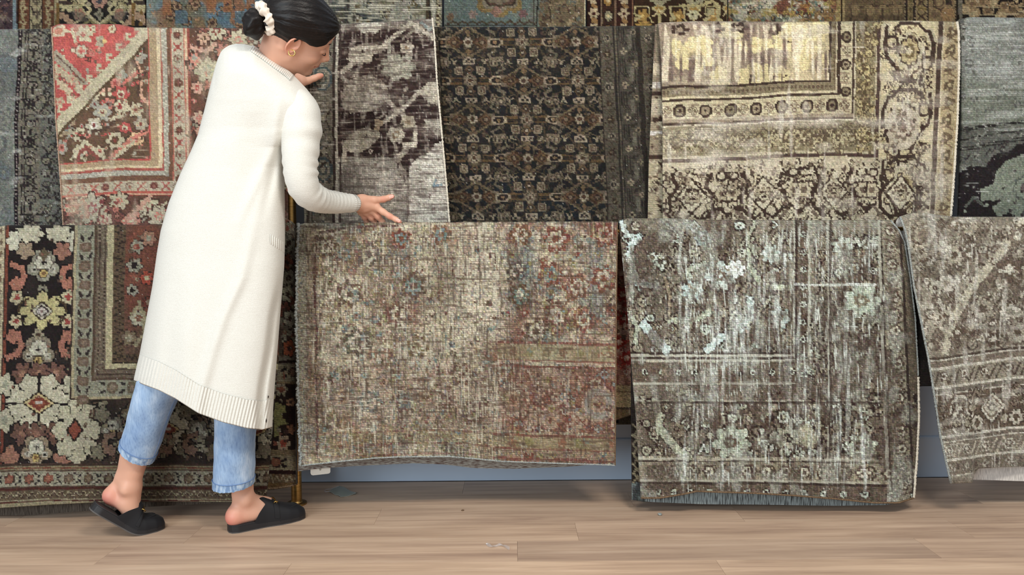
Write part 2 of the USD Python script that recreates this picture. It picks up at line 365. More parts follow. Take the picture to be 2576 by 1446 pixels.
pile_mat = mat('rug_pile', {
    'a': ('attribute', {'attribute': 'Col'}), 'g': ('geometry', {}),
    'm': ('mapping', {'scale': (160.0, 160.0, 330.0)}), 'n': ('noise_texture', {'scale': 1.0, 'detail': 2.0}),
    'b': ('bump', {'strength': 0.35, 'distance': 0.0015}),
    'p': ('principled_bsdf', {'roughness': 0.92, 'specular_ior_level': 0.15, 'sheen_weight': 0.04, 'sheen_roughness': 0.5})},
    [('a.color', 'p.base_color'), ('g.position', 'm.vector'), ('m.vector', 'n.vector'), ('n.fac', 'b.height'), ('b.normal', 'p.normal')])
def cloth_mat(name, rgb, rgb2, sc=(700., 40., 40.)):
    return mat(name, {'g': ('geometry', {}), 'm': ('mapping', {'scale': sc}), 'n': ('noise_texture', {'scale': 1.0, 'detail': 3.0}),
        'r': ('rgb_ramp', {'ramp': [(.35, lin(rgb)), (.6, lin(rgb2))]}), 'b': ('bump', {'strength': 0.4, 'distance': 0.001}),
        'p': ('principled_bsdf', {'roughness': 0.95, 'specular_ior_level': 0.1})},
        [('g.position', 'm.vector'), ('m.vector', 'n.vector'), ('n.fac', 'r.fac'), ('r.color', 'p.base_color'), ('n.fac', 'b.height'), ('b.normal', 'p.normal')])
SAT = .86
def hang(s, label, folds=None, rad=0.02, thick=0.007, group=None, back=True, back_drop=None, back_mat=None, name='hanging_rug', back_dx=(0, 0), gain=1.0):
    """turn a painted Rug into a thing: front_fall (with the turn over the rail) and back_fall behind the rail"""
    r = thing(name, label, 'rug', group=group)
    X, Y = s.X, s.Y
    Dm = np.full(X.shape, s.D) - (folds(X, Y) if folds else 0)
    zt = at(X[0], Y[0], s.D)[:, 2]
    P = at(X, Y, Dm)
    d = zt[None] - P[..., 2]
    q = np.clip(1 - d / rad, 0, 1)
    bend = rad * (1 - np.sqrt(np.clip(1 - q * q, 0, 1)))
    Dm = Dm + bend
    P = at(X, Y, Dm)
    n, m = X.shape
    V = P.reshape(-1, 3); Fc = grid_faces(n, m)
    # skirt and coarse back
    loop = np.r_[np.arange(m), np.arange(1, n) * m + m - 1, (n - 1) * m + np.arange(m - 2, -1, -1), np.arange(n - 2, 0, -1) * m]
    Vb = V[loop] + [0, thick, 0]; k = len(loop); i = np.arange(k); j = (i + 1) % k
    Fs = np.vstack([np.stack([loop[i], loop[j], n * m + j], -1), np.stack([loop[i], n * m + j, n * m + i], -1)])
    ii, jj = np.unique(np.r_[np.arange(0, n, 10), n - 1]), np.unique(np.r_[np.arange(0, m, 10), m - 1])
    Vk = P[np.ix_(ii, jj)].reshape(-1, 3) + [0, thick, 0]; Fk = grid_faces(len(ii), len(jj))[:, ::-1] + n * m + k
    V = np.vstack([V, Vb, Vk]); Fa = np.vstack([Fc, Fs, Fk])
    s.c = np.clip(108 + (s.c - 108) * 1.06, 5, 246); g_ = s.c.mean(-1, keepdims=True); col = lin(np.clip(g_ + (s.c - g_) * SAT, 4, 250)).reshape(-1, 3); flat = np.clip(col * gain * np.array([.985, 1.005, .995]), .004, .92)
    colall = np.vstack([flat, flat[loop] * .8, np.tile(flat.mean(0), (len(Vk), 1))])
    g = obj('front_fall', trimesh.Trimesh(V, Fa, process=False), pile_mat, r, smooth=True)
    vcol(g, colall)
    if back:
        # behind the rail: turns down, hangs at depth D + 2 rad
        js = np.unique(np.r_[np.arange(0, m, 8), m - 1]); top = P[0, js]
        rows = [top]
        for a in np.linspace(0, np.pi / 2, 5)[1:]:
            rows.append(top + [0, rad * math.sin(a), -rad * (1 - math.cos(a))])
        xs = X[-1, js] + np.linspace(back_dx[0], back_dx[1], len(js)); yb = s.fn[3](X[-1, js]) if back_drop is None else np.interp(X[-1, js], [p[0] for p in back_drop], [p[1] for p in back_drop])
        Db = s.D + 2 * rad
        zf = np.median(top[:, 2])
        for u in np.linspace(0, 1, 14)[1:]:
            xi = X[0, js] * (1 - u) + xs * u
            yi = Y[0, js] * (1 - u) + yb * u
            mid = at(xi, yi, Db - .25 * rad * (folds is not None) * math.sin(u * 3.0))
            mid[:, 2] = np.minimum(mid[:, 2], rows[4][:, 2] - .002)
            rows.append(mid)
        Q = np.array(rows); a_, b_ = Q.shape[:2]
        Vq = np.vstack([Q.reshape(-1, 3), Q.reshape(-1, 3) + [0, thick * .7, 0]])
        Fq = grid_faces(a_, b_); N = a_ * b_
        lp = np.r_[np.arange(b_), np.arange(1, a_) * b_ + b_ - 1, (a_ - 1) * b_ + np.arange(b_ - 2, -1, -1), np.arange(a_ - 2, 0, -1) * b_]
        i = np.arange(len(lp)); j = (i + 1) % len(lp)
        Fq = np.vstack([Fq, Fq[:, ::-1] + N, np.stack([lp[i], lp[j], N + lp[j]], -1), np.stack([lp[i], N + lp[j], N + lp[i]], -1)])
        obj('back_fall', trimesh.Trimesh(Vq, Fq, process=False), back_mat or backing, r, smooth=40)
    RUGS.append((s, r))
    return r, P

def edge_cord(r, P, which, w=0.006, m=None, bumps=True, seed=1, k0=0, k1=None, shag=0.0):
    """overcast edge cord along one side of a front_fall, ribbed by its wrapping thread"""
    line = {'left': P[:, 0], 'right': P[:, -1], 'bottom': P[-1]}[which][k0:k1]
    L = np.r_[0, np.cumsum(np.linalg.norm(np.diff(line, axis=0), axis=1))]
    n = max(8, int(L[-1] / 0.0035)); t = np.linspace(0, L[-1], n)
    pts = np.stack([np.interp(t, L, line[:, k]) for k in range(3)], -1)
    rg = np.random.default_rng(seed)
    rad = w / 2 * (1 + .10 * np.sin(np.arange(n) * 1.9) + .16 * rg.standard_normal(n) + .25 * (meshkit.noise(np.c_[np.arange(n) / 14., np.zeros(n), np.zeros(n) + seed]) - .5)) if bumps else np.full(n, w / 2)
    if shag: pts = pts + shag * np.c_[rg.standard_normal(n), rg.standard_normal(n), np.zeros(n)] * .5
    pts = pts + [0, -.001, 0]
    return obj('edge_cord', tube(pts, np.clip(rad, w * .2, None), 6), m, r, smooth=True)
backing = cloth_mat('rug_backing', (120, 118, 116), (168, 165, 160))
backing_dark = cloth_mat('rug_backing_dark', (46, 40, 36), (92, 84, 76))
backing_white = cloth_mat('rug_backing_white', (170, 166, 164), (226, 222, 216))
cord_cream = cloth_mat('cord_cream', (176, 168, 152), (222, 215, 200), (300., 300., 300.))
cord_grey = cloth_mat('cord_grey', (110, 118, 120), (168, 172, 168), (300., 300., 300.))
cord_rose = cloth_mat('cord_rose', (140, 112, 96), (178, 152, 132), (300., 300., 300.))
cord_brown = cloth_mat('cord_brown', (84, 66, 50), (128, 106, 84), (300., 300., 300.))
# ------------------------------------------------------------------ motifs
def ros(s, x, y, r, out, pet, ctr=None, k=8, amp=.28, dot=None):
    s.flw(x, y, r, k, amp, [(1.0, out), (.8, pet)], rot=.39)
    if ctr is not None: s.flw(x, y, r * .42, 4, .3, [(1, ctr)])
    if dot is not None: s.ell(x, y, r * .2, r * .2, dot)
def cross(s, x, y, r, col, w=3):
    s.line([(x - r, y - r), (x + r, y + r)], w, col); s.line([(x - r, y + r), (x + r, y - r)], w, col)
def eye(s, x, y, rx, ry, a, b, c):
    s.hexa(x, y, rx, ry, a, .45); s.hexa(x, y, rx * .72, ry * .66, b, .45); s.dia(x, y, rx * .36, ry * .4, c)
def palm(s, x, y, r, out, pet, mid, core, sx=1.0, sy=1.0, dark=None):
    """big serrated palmette"""
    s.flw(x, y, r * 1.06, 8, .36, [(1, out)], rot=.39, sx=sx, sy=sy)
    s.flw(x, y, r, 8, .38, [(1, pet)], rot=.39, sx=sx, sy=sy)
    for a in np.arange(4) * np.pi / 2 + .39 * 2:
        s.line([(x + .45 * r * sx * np.cos(a), y + .45 * r * sy * np.sin(a)), (x + r * sx * np.cos(a), y + r * sy * np.sin(a))], 3.5, dark if dark is not None else out)
    s.dia(x, y, r * .55 * sx, r * .42 * sy, dark if dark is not None else out); s.dia(x, y, r * .48 * sx, r * .36 * sy, mid)
    s.dia(x, y, r * .32 * sx, r * .23 * sy, core); s.dia(x, y, r * .14 * sx, r * .1 * sy, pet)
def hook(s, x, y, u, col, fx=1, fy=1, edge=None):
    pts = [(x + fx * a * u, y + fy * b * u) for a, b in ((-1, -1.6), (.2, -1.2), (.5, -.2), (.1, .9), (-.6, 1.2), (-.9, .6), (-.4, .3))]
    if edge is not None: s.line(pts, u * .95, edge)
    s.line(pts, u * .62, col, jag=6, jw=1.5)
def scat(s, n, x0, x1, y0, y1, cols, rmin=4, rmax=11, seed=0, out=None, sym=None, kinds='frdx'):
    """small filling motifs; sym: mirror about this x"""
    rg = np.random.default_rng(seed)
    for _ in range(n):
        x, y, r = rg.uniform(x0, x1), rg.uniform(y0, y1), rg.uniform(rmin, rmax); c = cols[rg.integers(len(cols))]; c2 = cols[rg.integers(len(cols))]; k = kinds[rg.integers(len(kinds))]
        rr = rg.uniform(0, 3)
        for xx in ([x] if sym is None else [x, 2 * sym - x]):
            if k == 'f': s.flw(xx, y, r, 5 + rg.integers(3), .3, ([(1.25, out)] if out is not None else []) + [(1, c), (.4, c2)])
            elif k == 'r': s.hexa(xx, y, r, r * .8, c, .5); s.hexa(xx, y, r * .55, r * .45, c2, .5)
            elif k == 'd': s.dia(xx, y, r, r * 1.1, c); s.dia(xx, y, r * .45, r * .5, c2)
            elif k == 'x': s.line([(xx - r * math.cos(rr), y - r * math.sin(rr)), (xx, y + r * .4), (xx + r * math.cos(rr + .6), y - r * math.sin(rr + .4))], 4, c)
            elif k == 'v':
                p = [(xx - 1.6 * r, y + r * .8), (xx - .6 * r, y - .5 * r), (xx + .5 * r, y + .4 * r), (xx + 1.6 * r, y - .9 * r)] if rr > 1.5 else [(xx - r, y - 1.5 * r), (xx + .6 * r, y - .5 * r), (xx - .5 * r, y + .5 * r), (xx + r, y + 1.5 * r)]
                s.line(p, 3.5, c)
def dense(s, x0, x1, y0, y1, pitch, pal, out, seed=0, u=1.0, vine=None, inside=None, wander=.25):
    """all-over woven filling: a half-dropped grid of outlined flowers, leaves, hooked diamonds and vines"""
    rg = np.random.default_rng(seed); nx, ny = int((x1 - x0) / pitch) + 1, int((y1 - y0) / pitch) + 1
    pts = {}
    for j in range(ny + 1):
        for i in range(nx + 1): pts[i, j] = (x0 + (i + .5 * (j % 2)) * pitch + rg.uniform(-1, 1) * wander * pitch, y0 + j * pitch + rg.uniform(-1, 1) * wander * pitch)
    ok = (lambda x, y: x0 <= x <= x1 and y0 <= y <= y1) if inside is None else (lambda x, y: x0 <= x <= x1 and y0 <= y <= y1 and inside(x, y))
    v = out if vine is None else vine
    for (i, j), (x, y) in pts.items():
        q = pts.get((i + (j % 2) - (rg.random() < .5), j + 1))
        if q and ok(x, y) and ok(*q): mx, my = (x + q[0]) / 2 + rg.uniform(-.3, .3) * pitch, (y + q[1]) / 2; s.line([(x, y), (mx, my), q], 4.4, v, jag=5, jw=1)
    for (i, j), (x, y) in pts.items():
        if not ok(x, y): continue
        c, c2, c3 = (pal[rg.integers(len(pal))] for _ in range(3)); r = pitch * rg.uniform(.30, .46) * u; k = rg.integers(6)
        if k <= 1: s.flw(x, y, r, 6 + 2 * rg.integers(2), .34, [(1.22, out), (1, c), (.55, out), (.40, c2)], rot=rg.uniform(0, 1))
        elif k == 2: s.hexa(x, y, r * 1.1, r * .9, out, .45); s.hexa(x, y, r * .82, r * .64, c, .45); s.dia(x, y, r * .4, r * .36, out); s.dia(x, y, r * .22, r * .2, c2)
        elif k == 3:
            for f in (-1, 1): s.poly([(x, y - r), (x + f * r * 1.25, y - r * .5), (x + f * r, y + r * .45), (x + f * .3 * r, y + r)], out); s.poly([(x + f * 2, y - r * .6), (x + f * r * .95, y - r * .35), (x + f * r * .75, y + r * .25), (x + f * .3 * r, y + r * .6)], c if f > 0 else c2)
        elif k == 4: s.dia(x, y, r * 1.2, r * 1.2, out); s.dia(x, y, r * .92, r * .92, c); s.dia(x, y, r * .55, r * .55, out); s.dia(x, y, r * .34, r * .34, c2)
        else: s.line([(x - r * 1.1, y + r * .7), (x - r * .3, y - r * .7), (x + r * .5, y + r * .5), (x + r * 1.1, y - r * .8)], r * .72, out, jag=6, jw=2); s.line([(x - r * 1.1, y + r * .7), (x - r * .3, y - r * .7), (x + r * .5, y + r * .5), (x + r * 1.1, y - r * .8)], r * .38, c, jag=6, jw=1)
LEAFPAIR = '!#...# .##.##. ##...## #o#.#o# .#...#. ...#... ..###..'
TREFOIL = '..#|'.replace('|', '')
A_STRAP = '!..##### .#....# #..##.# #.#..#. #.#.#.. #..#..# .#....# ..##### '

# ------------------------------------------------------------------ middle row
# dark navy rug with an all-over lattice
s = m4 = Rug([(0, 1080), (66, 1092), (600, 1128), (1080, 1150)], [(0, 1655), (66, 1662), (600, 1690), (1080, 1715)], [(1080, 67), (1400, 67), (1700, 64)], [(1080, 1074), (1700, 1066)], 2.615, seed=4, knot=3.0,
            wx=lambda X, Y: (Y - 66) * .053)
NV, BR, TN, CR, OL = (28, 27, 29), (84, 64, 46), (110, 95, 76), (146, 130, 108), (62, 54, 44)
s.fill(NV); s.worn((46, 40, 35), 120, 80, .45, .2, .8, 1); s.worn((27, 33, 40), 160, 70, .52, .2, .8, 2)
dense(s, 1090, 1520, 60, 1080, 26, [(72, 58, 44), (58, 48, 40), (84, 70, 54)], (34, 29, 27), 44, .8, vine=(66, 52, 38))
def lattice(x, y):
    for sx in (-1, 1):
        s.rect(min(x + sx * 56, x + sx * 22), max(x + sx * 56, x + sx * 22), y - 15, y + 15, (104, 88, 70))
        s.dia(x + sx * 34, y, 25, 20, (62, 40, 26)); s.dia(x + sx * 34, y, 19, 14, (92, 64, 42)); s.dia(x + sx * 34, y, 12, 9, (58, 40, 30)); s.dia(x + sx * 34, y, 6, 5, (112, 92, 70))
    for sx in (-1, 1):
        s.line([(x - 60, y + sx * 0), (x, y - sx * 40), (x + 60, y)], 3.5, (100, 82, 58))
        s.line([(x + sx * 14, y - 44), (x - sx * 26, y - 20)], 3, (88, 72, 52)); s.line([(x + sx * 14, y + 44), (x - sx * 26, y + 20)], 3, (88, 72, 52))
        s.line([(x + sx * 24, y - 34), (x + sx * 44, y - 44)], 3, (88, 72, 52)); s.line([(x + sx * 24, y + 34), (x + sx * 44, y + 44)], 3, (88, 72, 52))
    ros(s, x, y, 15, (70, 54, 40), (140, 124, 102), (74, 50, 36)); s.dia(x, y - 24, 8, 9, (104, 78, 52)); s.dia(x, y + 24, 8, 9, (104, 78, 52))
    for sx in (-1, 1):
        for dy in (-50, 50):
            s.line([(x + sx * 62, y + dy * .95), (x + sx * 50, y + dy * .62), (x + sx * 66, y + dy * .42)], 7, (96, 84, 66)); s.line([(x + sx * 61, y + dy * .9), (x + sx * 55, y + dy * .64)], 2.5, NV)
def cluster(x, y):
    ros(s, x, y, 19, (92, 76, 58), (122, 104, 82), (70, 50, 38), k=8); ros(s, x, y, 11, (58, 46, 36), (136, 118, 96), (76, 50, 36), k=6)
    for sy in (-1, 1):
        s.dia(x, y + sy * 27, 12, 13, (88, 66, 44)); s.dia(x, y + sy * 27, 7, 8, (48, 36, 30)); s.dia(x, y + sy * 27, 3.6, 4, CR)
        s.poly([(x - 16, y + sy * 42), (x + 16, y + sy * 42), (x + 14, y + sy * 53), (x, y + sy * 62), (x - 14, y + sy * 53)], (140, 122, 100))
        s.poly([(x - 11, y + sy * 45), (x + 11, y + sy * 45), (x + 9, y + sy * 52), (x, y + sy * 57), (x - 9, y + sy * 52)], (48, 40, 36)); s.dia(x, y + sy * 49, 4, 5, (126, 106, 84)); cross(s, x, y + sy * 49, 6, (132, 112, 90), 2.5)
        for sx in (-1, 1):
            s.flw(x + sx * 28, y + sy * 25, 12.5, 4, .16, [(1, (122, 106, 84)), (.72, (84, 64, 48)), (.5, (126, 108, 86)), (.25, (70, 52, 40))], rot=.78)
            s.line([(x + sx * 22, y + sy * 7), (x + sx * 52, y + sy * 7)], 4, (92, 66, 38)); 
            s.flw(x + sx * 60, y + sy * 47, 13, 6, .3, [(1, (104, 88, 68)), (.62, (56, 44, 36)), (.4, (134, 116, 94))])
            s.line([(x + sx * 30, y + sy * 53), (x + sx * 38, y + sy * 47), (x + sx * 46, y + sy * 54)], 4, (128, 112, 90)); s.ell(x + sx * 38, y + sy * 44, 3.5, 3.5, (128, 112, 90))
    for sx in (-1, 1): eye(s, x + sx * 68, y, 19, 11, (140, 120, 96), (40, 32, 28), (124, 92, 62)); s.line([(x + sx * 24, y), (x + sx * 48, y)], 2.5, (60, 46, 32))
for i in range(-1, 5):
    for j in range(-1, 13):
        x, y = 1176 + i * 135, 8 + j * 97.5
        if (i + j) % 2: lattice(x, y)
        else: cluster(x, y)
for x0, x1 in ((1080, 1105), (1503, 1700)): s.rect(x0, x1, 0, 1300, (84, 74, 60))
s.rect(1503, 1507, 0, 700, (44, 36, 30)); s.rect(1540, 1552, 0, 700, (44, 38, 34)); s.rect(1544, 1547, 0, 700, (92, 80, 64)); s.rect(1551, 1604, 0, 700, (72, 64, 54)); s.rect(1600, 1610, 0, 700, (46, 38, 32)); s.rect(1604, 1606, 0, 700, (92, 80, 64)); s.rect(1101, 1105, 0, 700, (40, 34, 30))
for k in range(13):
    y = 96 + k * 41
    for x in (1523, 1630, 1094): s.flw(x, y, 11 if k % 2 else 9, 6, .42, [(1, (58, 42, 32)), (.36, (116, 96, 74))] if k % 3 else [(1.1, (128, 114, 94)), (.75, (52, 44, 40)), (.36, (150, 132, 108))])
    for x in (1523, 1630): cross(s, x, y + 20, 6, (64, 52, 42), 2.5); s.dia(x - 13, y + 8, 3, 4, (58, 44, 36)); s.dia(x + 12, y + 14, 3, 4, (58, 44, 36))
for k in range(7):
    y = 60 + k * 82
    for q in range(3): s.line([(1556 + q * 6, y + 6), (1556 + q * 6, y + 40), (1566 + q * 6, y + 52 + q)], 2.6, (44, 38, 34))
    for q in range(3): s.line([(1598 - q * 6, y + 34), (1598 - q * 6, y + 66), (1586 - q * 6, y + 78)], 2.6, (44, 38, 34))
    s.flw(1566, y + 70, 9, 4, .4, [(1, (132, 116, 92)), (.4, (50, 40, 36))]); s.flw(1592, y + 20, 8, 4, .4, [(1, (120, 104, 82)), (.4, (50, 40, 36))])
    s.line([(1574, y + 10), (1588, y + 4)], 5, (50, 42, 36), jag=4, jw=2); s.line([(1582, y + 30), (1582, y + 58)], 8, (96, 88, 74), jag=5, jw=2)

s.weave(rib=.16, tint=12, knot=.16, spark=.0012, dirt=.18, hth=.05, thread=(110, 100, 88))
s.c = s.c * .8 + s.c.mean(-1, keepdims=True) * np.array([.98, 1.0, .97]) * .2; s.c = s.c * .94 + 5
hang(s, 'dark navy rug with a small all-over lattice of rosettes and brown diamonds', lambda X, Y: .006 * np.sin((X - 1100) / 95.) * np.clip((Y - 66) / 300, 0, 1), back_mat=backing_dark, rad=.018, group=None)

# brown and cream rug worn to the warp, held by the woman
s = m3 = Rug([(0, 770), (62, 776), (180, 764), (330, 762), (640, 766)], [(0, 1088), (50, 1088), (95, 1093), (200, 1099), (330, 1111), (450, 1122), (565, 1131), (640, 1136)],
             [(760, 62), (860, 60), (955, 55), (1090, 47)], [(760, 640), (1140, 640)], 2.565, seed=3, knot=3.5)
BK, CM, GY = (50, 36, 35), (186, 175, 158), (132, 124, 114)
s.fill(BK)
s.worn((84, 66, 60), 60, 30, .55, .2, .6, 1); s.blend(np.clip((s.fld(34, 3, 81) - .60) / .08, 0, 1), (150, 136, 124), .5)
def cream(pts, w, c=CM): s.line(pts, w, c)
cream([(975, 104), (1034, 58), (1090, 96)], 11); cream([(1014, 96), (1040, 76), (1060, 90)], 6, (150, 138, 124)); cream([(965, 246), (1005, 280), (1056, 230)], 11); cream([(1005, 280), (948, 318)], 10); cream([(1005, 280), (1030, 300)], 9)
cream([(852, 188), (890, 158), (930, 150)], 12); cream([(852, 188), (884, 212)], 9, (150, 140, 128))
s.poly([(872, 150), (880, 120), (915, 108), (962, 116), (970, 128), (934, 140), (925, 156), (895, 158)], CM); s.dia(912, 130, 5, 4, BK)
s.flw(1002, 168, 44, 7, .3, [(1, (168, 164, 148)), (.4, (184, 178, 160))], sx=1.05, sy=.85); s.flw(1024, 120, 18, 5, .3, [(1, CM), (.3, (150, 126, 100))])
s.rect(972, 984, 106, 152, (176, 170, 156)); s.rect(960, 976, 108, 122, CM)
s.ell(918, 236, 54, 46, (150, 138, 124)); s.ell(905, 262, 46, 22, (158, 148, 134)); s.flw(952, 230, 26, 6, .3, [(1, (178, 166, 150)), (.4, (130, 116, 104))])
s.poly([(1050, 232), (1076, 206), (1110, 206), (1116, 268), (1082, 262)], CM); s.poly([(1066, 300), (1118, 302), (1120, 336), (1096, 340), (1080, 322)], (168, 160, 146))
s.poly([(860, 372), (880, 336), (912, 322), (952, 326), (956, 344), (930, 372), (900, 386)], (170, 160, 142)); s.dia(922, 345, 6, 5, BK)
s.poly([(942, 300), (962, 300), (962, 312), (950, 330), (940, 322)], (172, 150, 122)); s.flw(996, 338, 23, 6, .25, [(1, CM), (.5, (150, 126, 100)), (.25, CM)]); s.flw(1026, 306, 19, 6, .25, [(1, (170, 158, 138)), (.4, (140, 120, 98))])
cream([(1016, 364), (1046, 364), (1046, 322)], 11); cream([(998, 404), (1024, 372)], 15)
s.poly([(1072, 352), (1122, 340), (1122, 356), (1090, 362)], BK)
s.rect(846, 1000, 395, 700, (146, 138, 128)); s.poly([(890, 400), (960, 408), (1000, 430), (1024, 470), (1030, 600), (890, 600)], (160, 152, 142))
s.poly([(1030, 420), (1050, 396), (1084, 380), (1096, 360), (1130, 356), (1140, 640), (1030, 640)], (196, 190, 178)); s.rect(862, 872, 372, 412, CM); s.rect(862, 900, 372, 380, CM)
s.poly([(846, 440), (900, 410), (910, 470), (860, 520)], (120, 110, 102), .7); s.line([(1026, 480), (1024, 600)], 9, (120, 106, 100)); s.line([(1096, 455), (1092, 470), (1110, 462)], 5, (120, 140, 150))
scat(s, 26, 860, 1120, 60, 420, [CM, (150, 138, 124), (110, 94, 86)], 4, 9, 8, kinds='fdx'); scat(s, 14, 1030, 1130, 400, 560, [(120, 100, 94), (150, 140, 130)], 3, 7, 9, kinds='dx')
s.rect(846, 1100, 40, 74, (176, 166, 150), .55); s.flw(930, 66, 26, 6, .3, [(1, (190, 182, 168))], sx=1.4, sy=.7); s.line([(1062, 58), (1080, 76), (1096, 60)], 8, (130, 150, 152))
s.worn((150, 138, 128), 110, 26, .60, .1, .5, 5); s.worn((206, 200, 188), 34, 160, .70, .08, .45, 6)
s.blend(np.clip((s.fld(22, 7, 82, 2) - .56) / .06, 0, 1) * (s.X > 852) * (s.Y > 84), (66, 50, 46), .18); s.blend(np.clip((s.fld(7, 24, 83, 2) - .62) / .06, 0, 1) * (s.X > 852), (206, 196, 180), .5)
# side border
s.rect(740, 846, 0, 700, (118, 110, 98)); s.worn((92, 84, 76), 30, 60, .5, .2, .6, 7, region=s.soft(740, 846, 0, 700, 4))
for y in (198, 426): 
    s.ell(812, y, 25, 31, (72, 82, 84)); s.ell(812, y, 19, 24, (132, 126, 112)); s.ell(812, y, 12, 15, (84, 88, 86)); s.ell(812, y, 7, 9, (138, 130, 116))
for y in (110, 300, 380, 500):
    s.line([(796, y - 30), (812, y), (796, y + 30)], 3.5, (62, 52, 46)); s.line([(832, y - 26), (818, y), (832, y + 26)], 3.5, (62, 52, 46)); s.dia(813, y, 7, 9, (150, 140, 124)); cross(s, 813, y + 34, 8, (66, 56, 50), 3)
scat(s, 26, 778, 832, 100, 560, [(70, 60, 54), (144, 136, 122), (84, 88, 90)], 3, 7, 21, kinds='dxv')
s.rect(837, 842, 0, 700, (64, 52, 48)); s.rect(842, 852, 0, 700, (176, 168, 154)); s.rect(853, 857, 0, 700, (74, 60, 56)); s.rect(764, 770, 0, 700, (150, 142, 130)); s.rect(774, 779, 0, 700, (70, 60, 54)); s.rect(784, 788, 0, 700, (74, 64, 58))
s.weave(rib=.24, tint=8, knot=.16, hth=.26, vth=.20, thread=(196, 188, 176), spark=.0012, vrib=.10)
# dark weft rows seen through the worn pile
hm = np.clip((s.fld(30, 2.4, 71) - .62) / .1, 0, 1) * (s.X > 850); s.blend(hm, (62, 48, 46), .45)
r3, P3 = hang(s, 'cream and dark brown worn rug that the woman is lifting aside', lambda X, Y: .030 * np.clip((X - 950) / 180, 0, 1) ** 2 * np.clip((Y - 60) / 300, 0, 1) + .012 * np.sin((X - 780) / 60.) * np.clip((Y - 100) / 400, 0, 1), rad=.018)
edge_cord(r3, P3, 'right', .007, cord_cream)
vb = np.linspace(0, 1, 2)

# red field rug at the left
s = m2 = Rug([(0, 126), (66, 130), (110, 133), (300, 141), (430, 151), (640, 164)], [(0, 722), (640, 724)], [(126, 74), (133, 66), (150, 60), (300, 61), (336, 69), (740, 72)], [(126, 640), (740, 640)], 2.568, seed=2, knot=3.2,
             wx=lambda X, Y: (Y - 66) * .018 * np.clip((X - 300) / 100, 0, 1), wy=lambda X, Y: np.clip((300 - X) / 170, 0, 1) * 12 * np.clip((Y - 330) / 80, 0, 1))
RD, CG, BO, RO, TA, GB = (168, 68, 66), (178, 170, 142), (82, 62, 46), (184, 108, 96), (160, 136, 106), (146, 144, 132)
s.fill(BO); s.worn((104, 70, 58), 80, 60, .5, .2, .5, 1)
# corner field: red above the diagonal
s.poly([(100, 0), (374, 0), (374, 66), (130, 340), (100, 340)], RD); s.worn((196, 84, 80), 70, 70, .5, .2, .6, 2, region=(s.px + s.py < 430).astype(float))
s.poly([(128, 128), (145, 126), (212, 196), (222, 214), (206, 214), (140, 156)], (150, 140, 122)); s.line([(142, 138), (210, 208)], 4, (90, 66, 56)); s.line([(128, 160), (190, 210), (206, 236)], 12, (170, 158, 130), jag=8, jw=4)
ros(s, 205, 128, 21, (120, 60, 56), (168, 160, 140), (190, 110, 100)); s.flw(184, 126, 9, 6, .3, [(1, (120, 70, 64)), (.7, (186, 176, 150))]); s.flw(282, 74, 12, 6, .2, [(1, (110, 62, 52)), (.8, (196, 184, 150)), (.35, (150, 90, 70))])
s.poly([(134, 70), (160, 60), (166, 80), (160, 92), (134, 92)], (188, 172, 144)); s.hexa(148, 78, 9, 9, (178, 116, 96), .5); s.flw(213, 84, 22, 6, .35, [(1, CG), (.4, (170, 150, 124))]); s.line([(164, 78), (184, 82), (190, 104)], 8, CG); s.flw(252, 104, 15, 5, .35, [(1, (150, 142, 120)), (.4, (120, 104, 92))]); s.flw(262, 104, 7, 4, .3, [(1, (204, 170, 110))])
for (x, y) in ((160, 215), (182, 200), (150, 255)): s.flw(x, y, 13, 5, .4, [(1, (170, 150, 124)), (.4, RO)])
s.line([(146, 222), (172, 221), (180, 226)], 4, (190, 160, 140)); s.line([(134, 186), (196, 260)], 9, (182, 166, 136), jag=8, jw=4); scat(s, 16, 134, 250, 66, 250, [CG, (150, 52, 56), RO, (120, 80, 70)], 4, 8, 5, kinds='fdx')
# lower right of the field: dense flowers on brown
for (x, y, r, a, b) in ((345, 140, 22, GB, (168, 160, 140)), (320, 132, 13, CG, RO), (300, 190, 19, (130, 136, 126), GB), (292, 210, 15, RO, RD), (340, 186, 13, CG, (180, 96, 86)), (226, 252, 24, CG, (168, 160, 130)), (238, 262, 12, GB, (120, 124, 120)), (250, 226, 13, (190, 140, 120), CG), (304, 238, 22, RD, CG), (274, 262, 17, RO, (120, 100, 96)), (258, 284, 24, GB, CG), (300, 268, 16, CG, (150, 60, 60)), (340, 275, 20, CG, (150, 120, 96)), (352, 312, 18, (150, 140, 124), CG), (314, 322, 16, RD, CG), (170, 322, 20, CG, (110, 120, 116)), (200, 336, 18, CG, BO), (236, 316, 22, (172, 164, 144), (200, 196, 186)), (290, 354, 24, CG, BO), (340, 350, 20, (206, 170, 128), (170, 130, 100)), (156, 366, 17, GB, RO), (200, 376, 18, CG, (150, 70, 66)), (250, 380, 14, CG, RO)):
    s.flw(x, y, r * 1.12, 6, .34, [(1, (70, 48, 40))], rot=r); s.flw(x, y, r, 6, .36, [(1, a), (.5, b), (.25, (110, 50, 48))], rot=r)
for x in (248, 262, 276): s.hexa(x, 225 + (x % 4), 5, 5, (196, 150, 130), .5); s.hexa(x, 238, 5, 5, (190, 180, 150), .5)
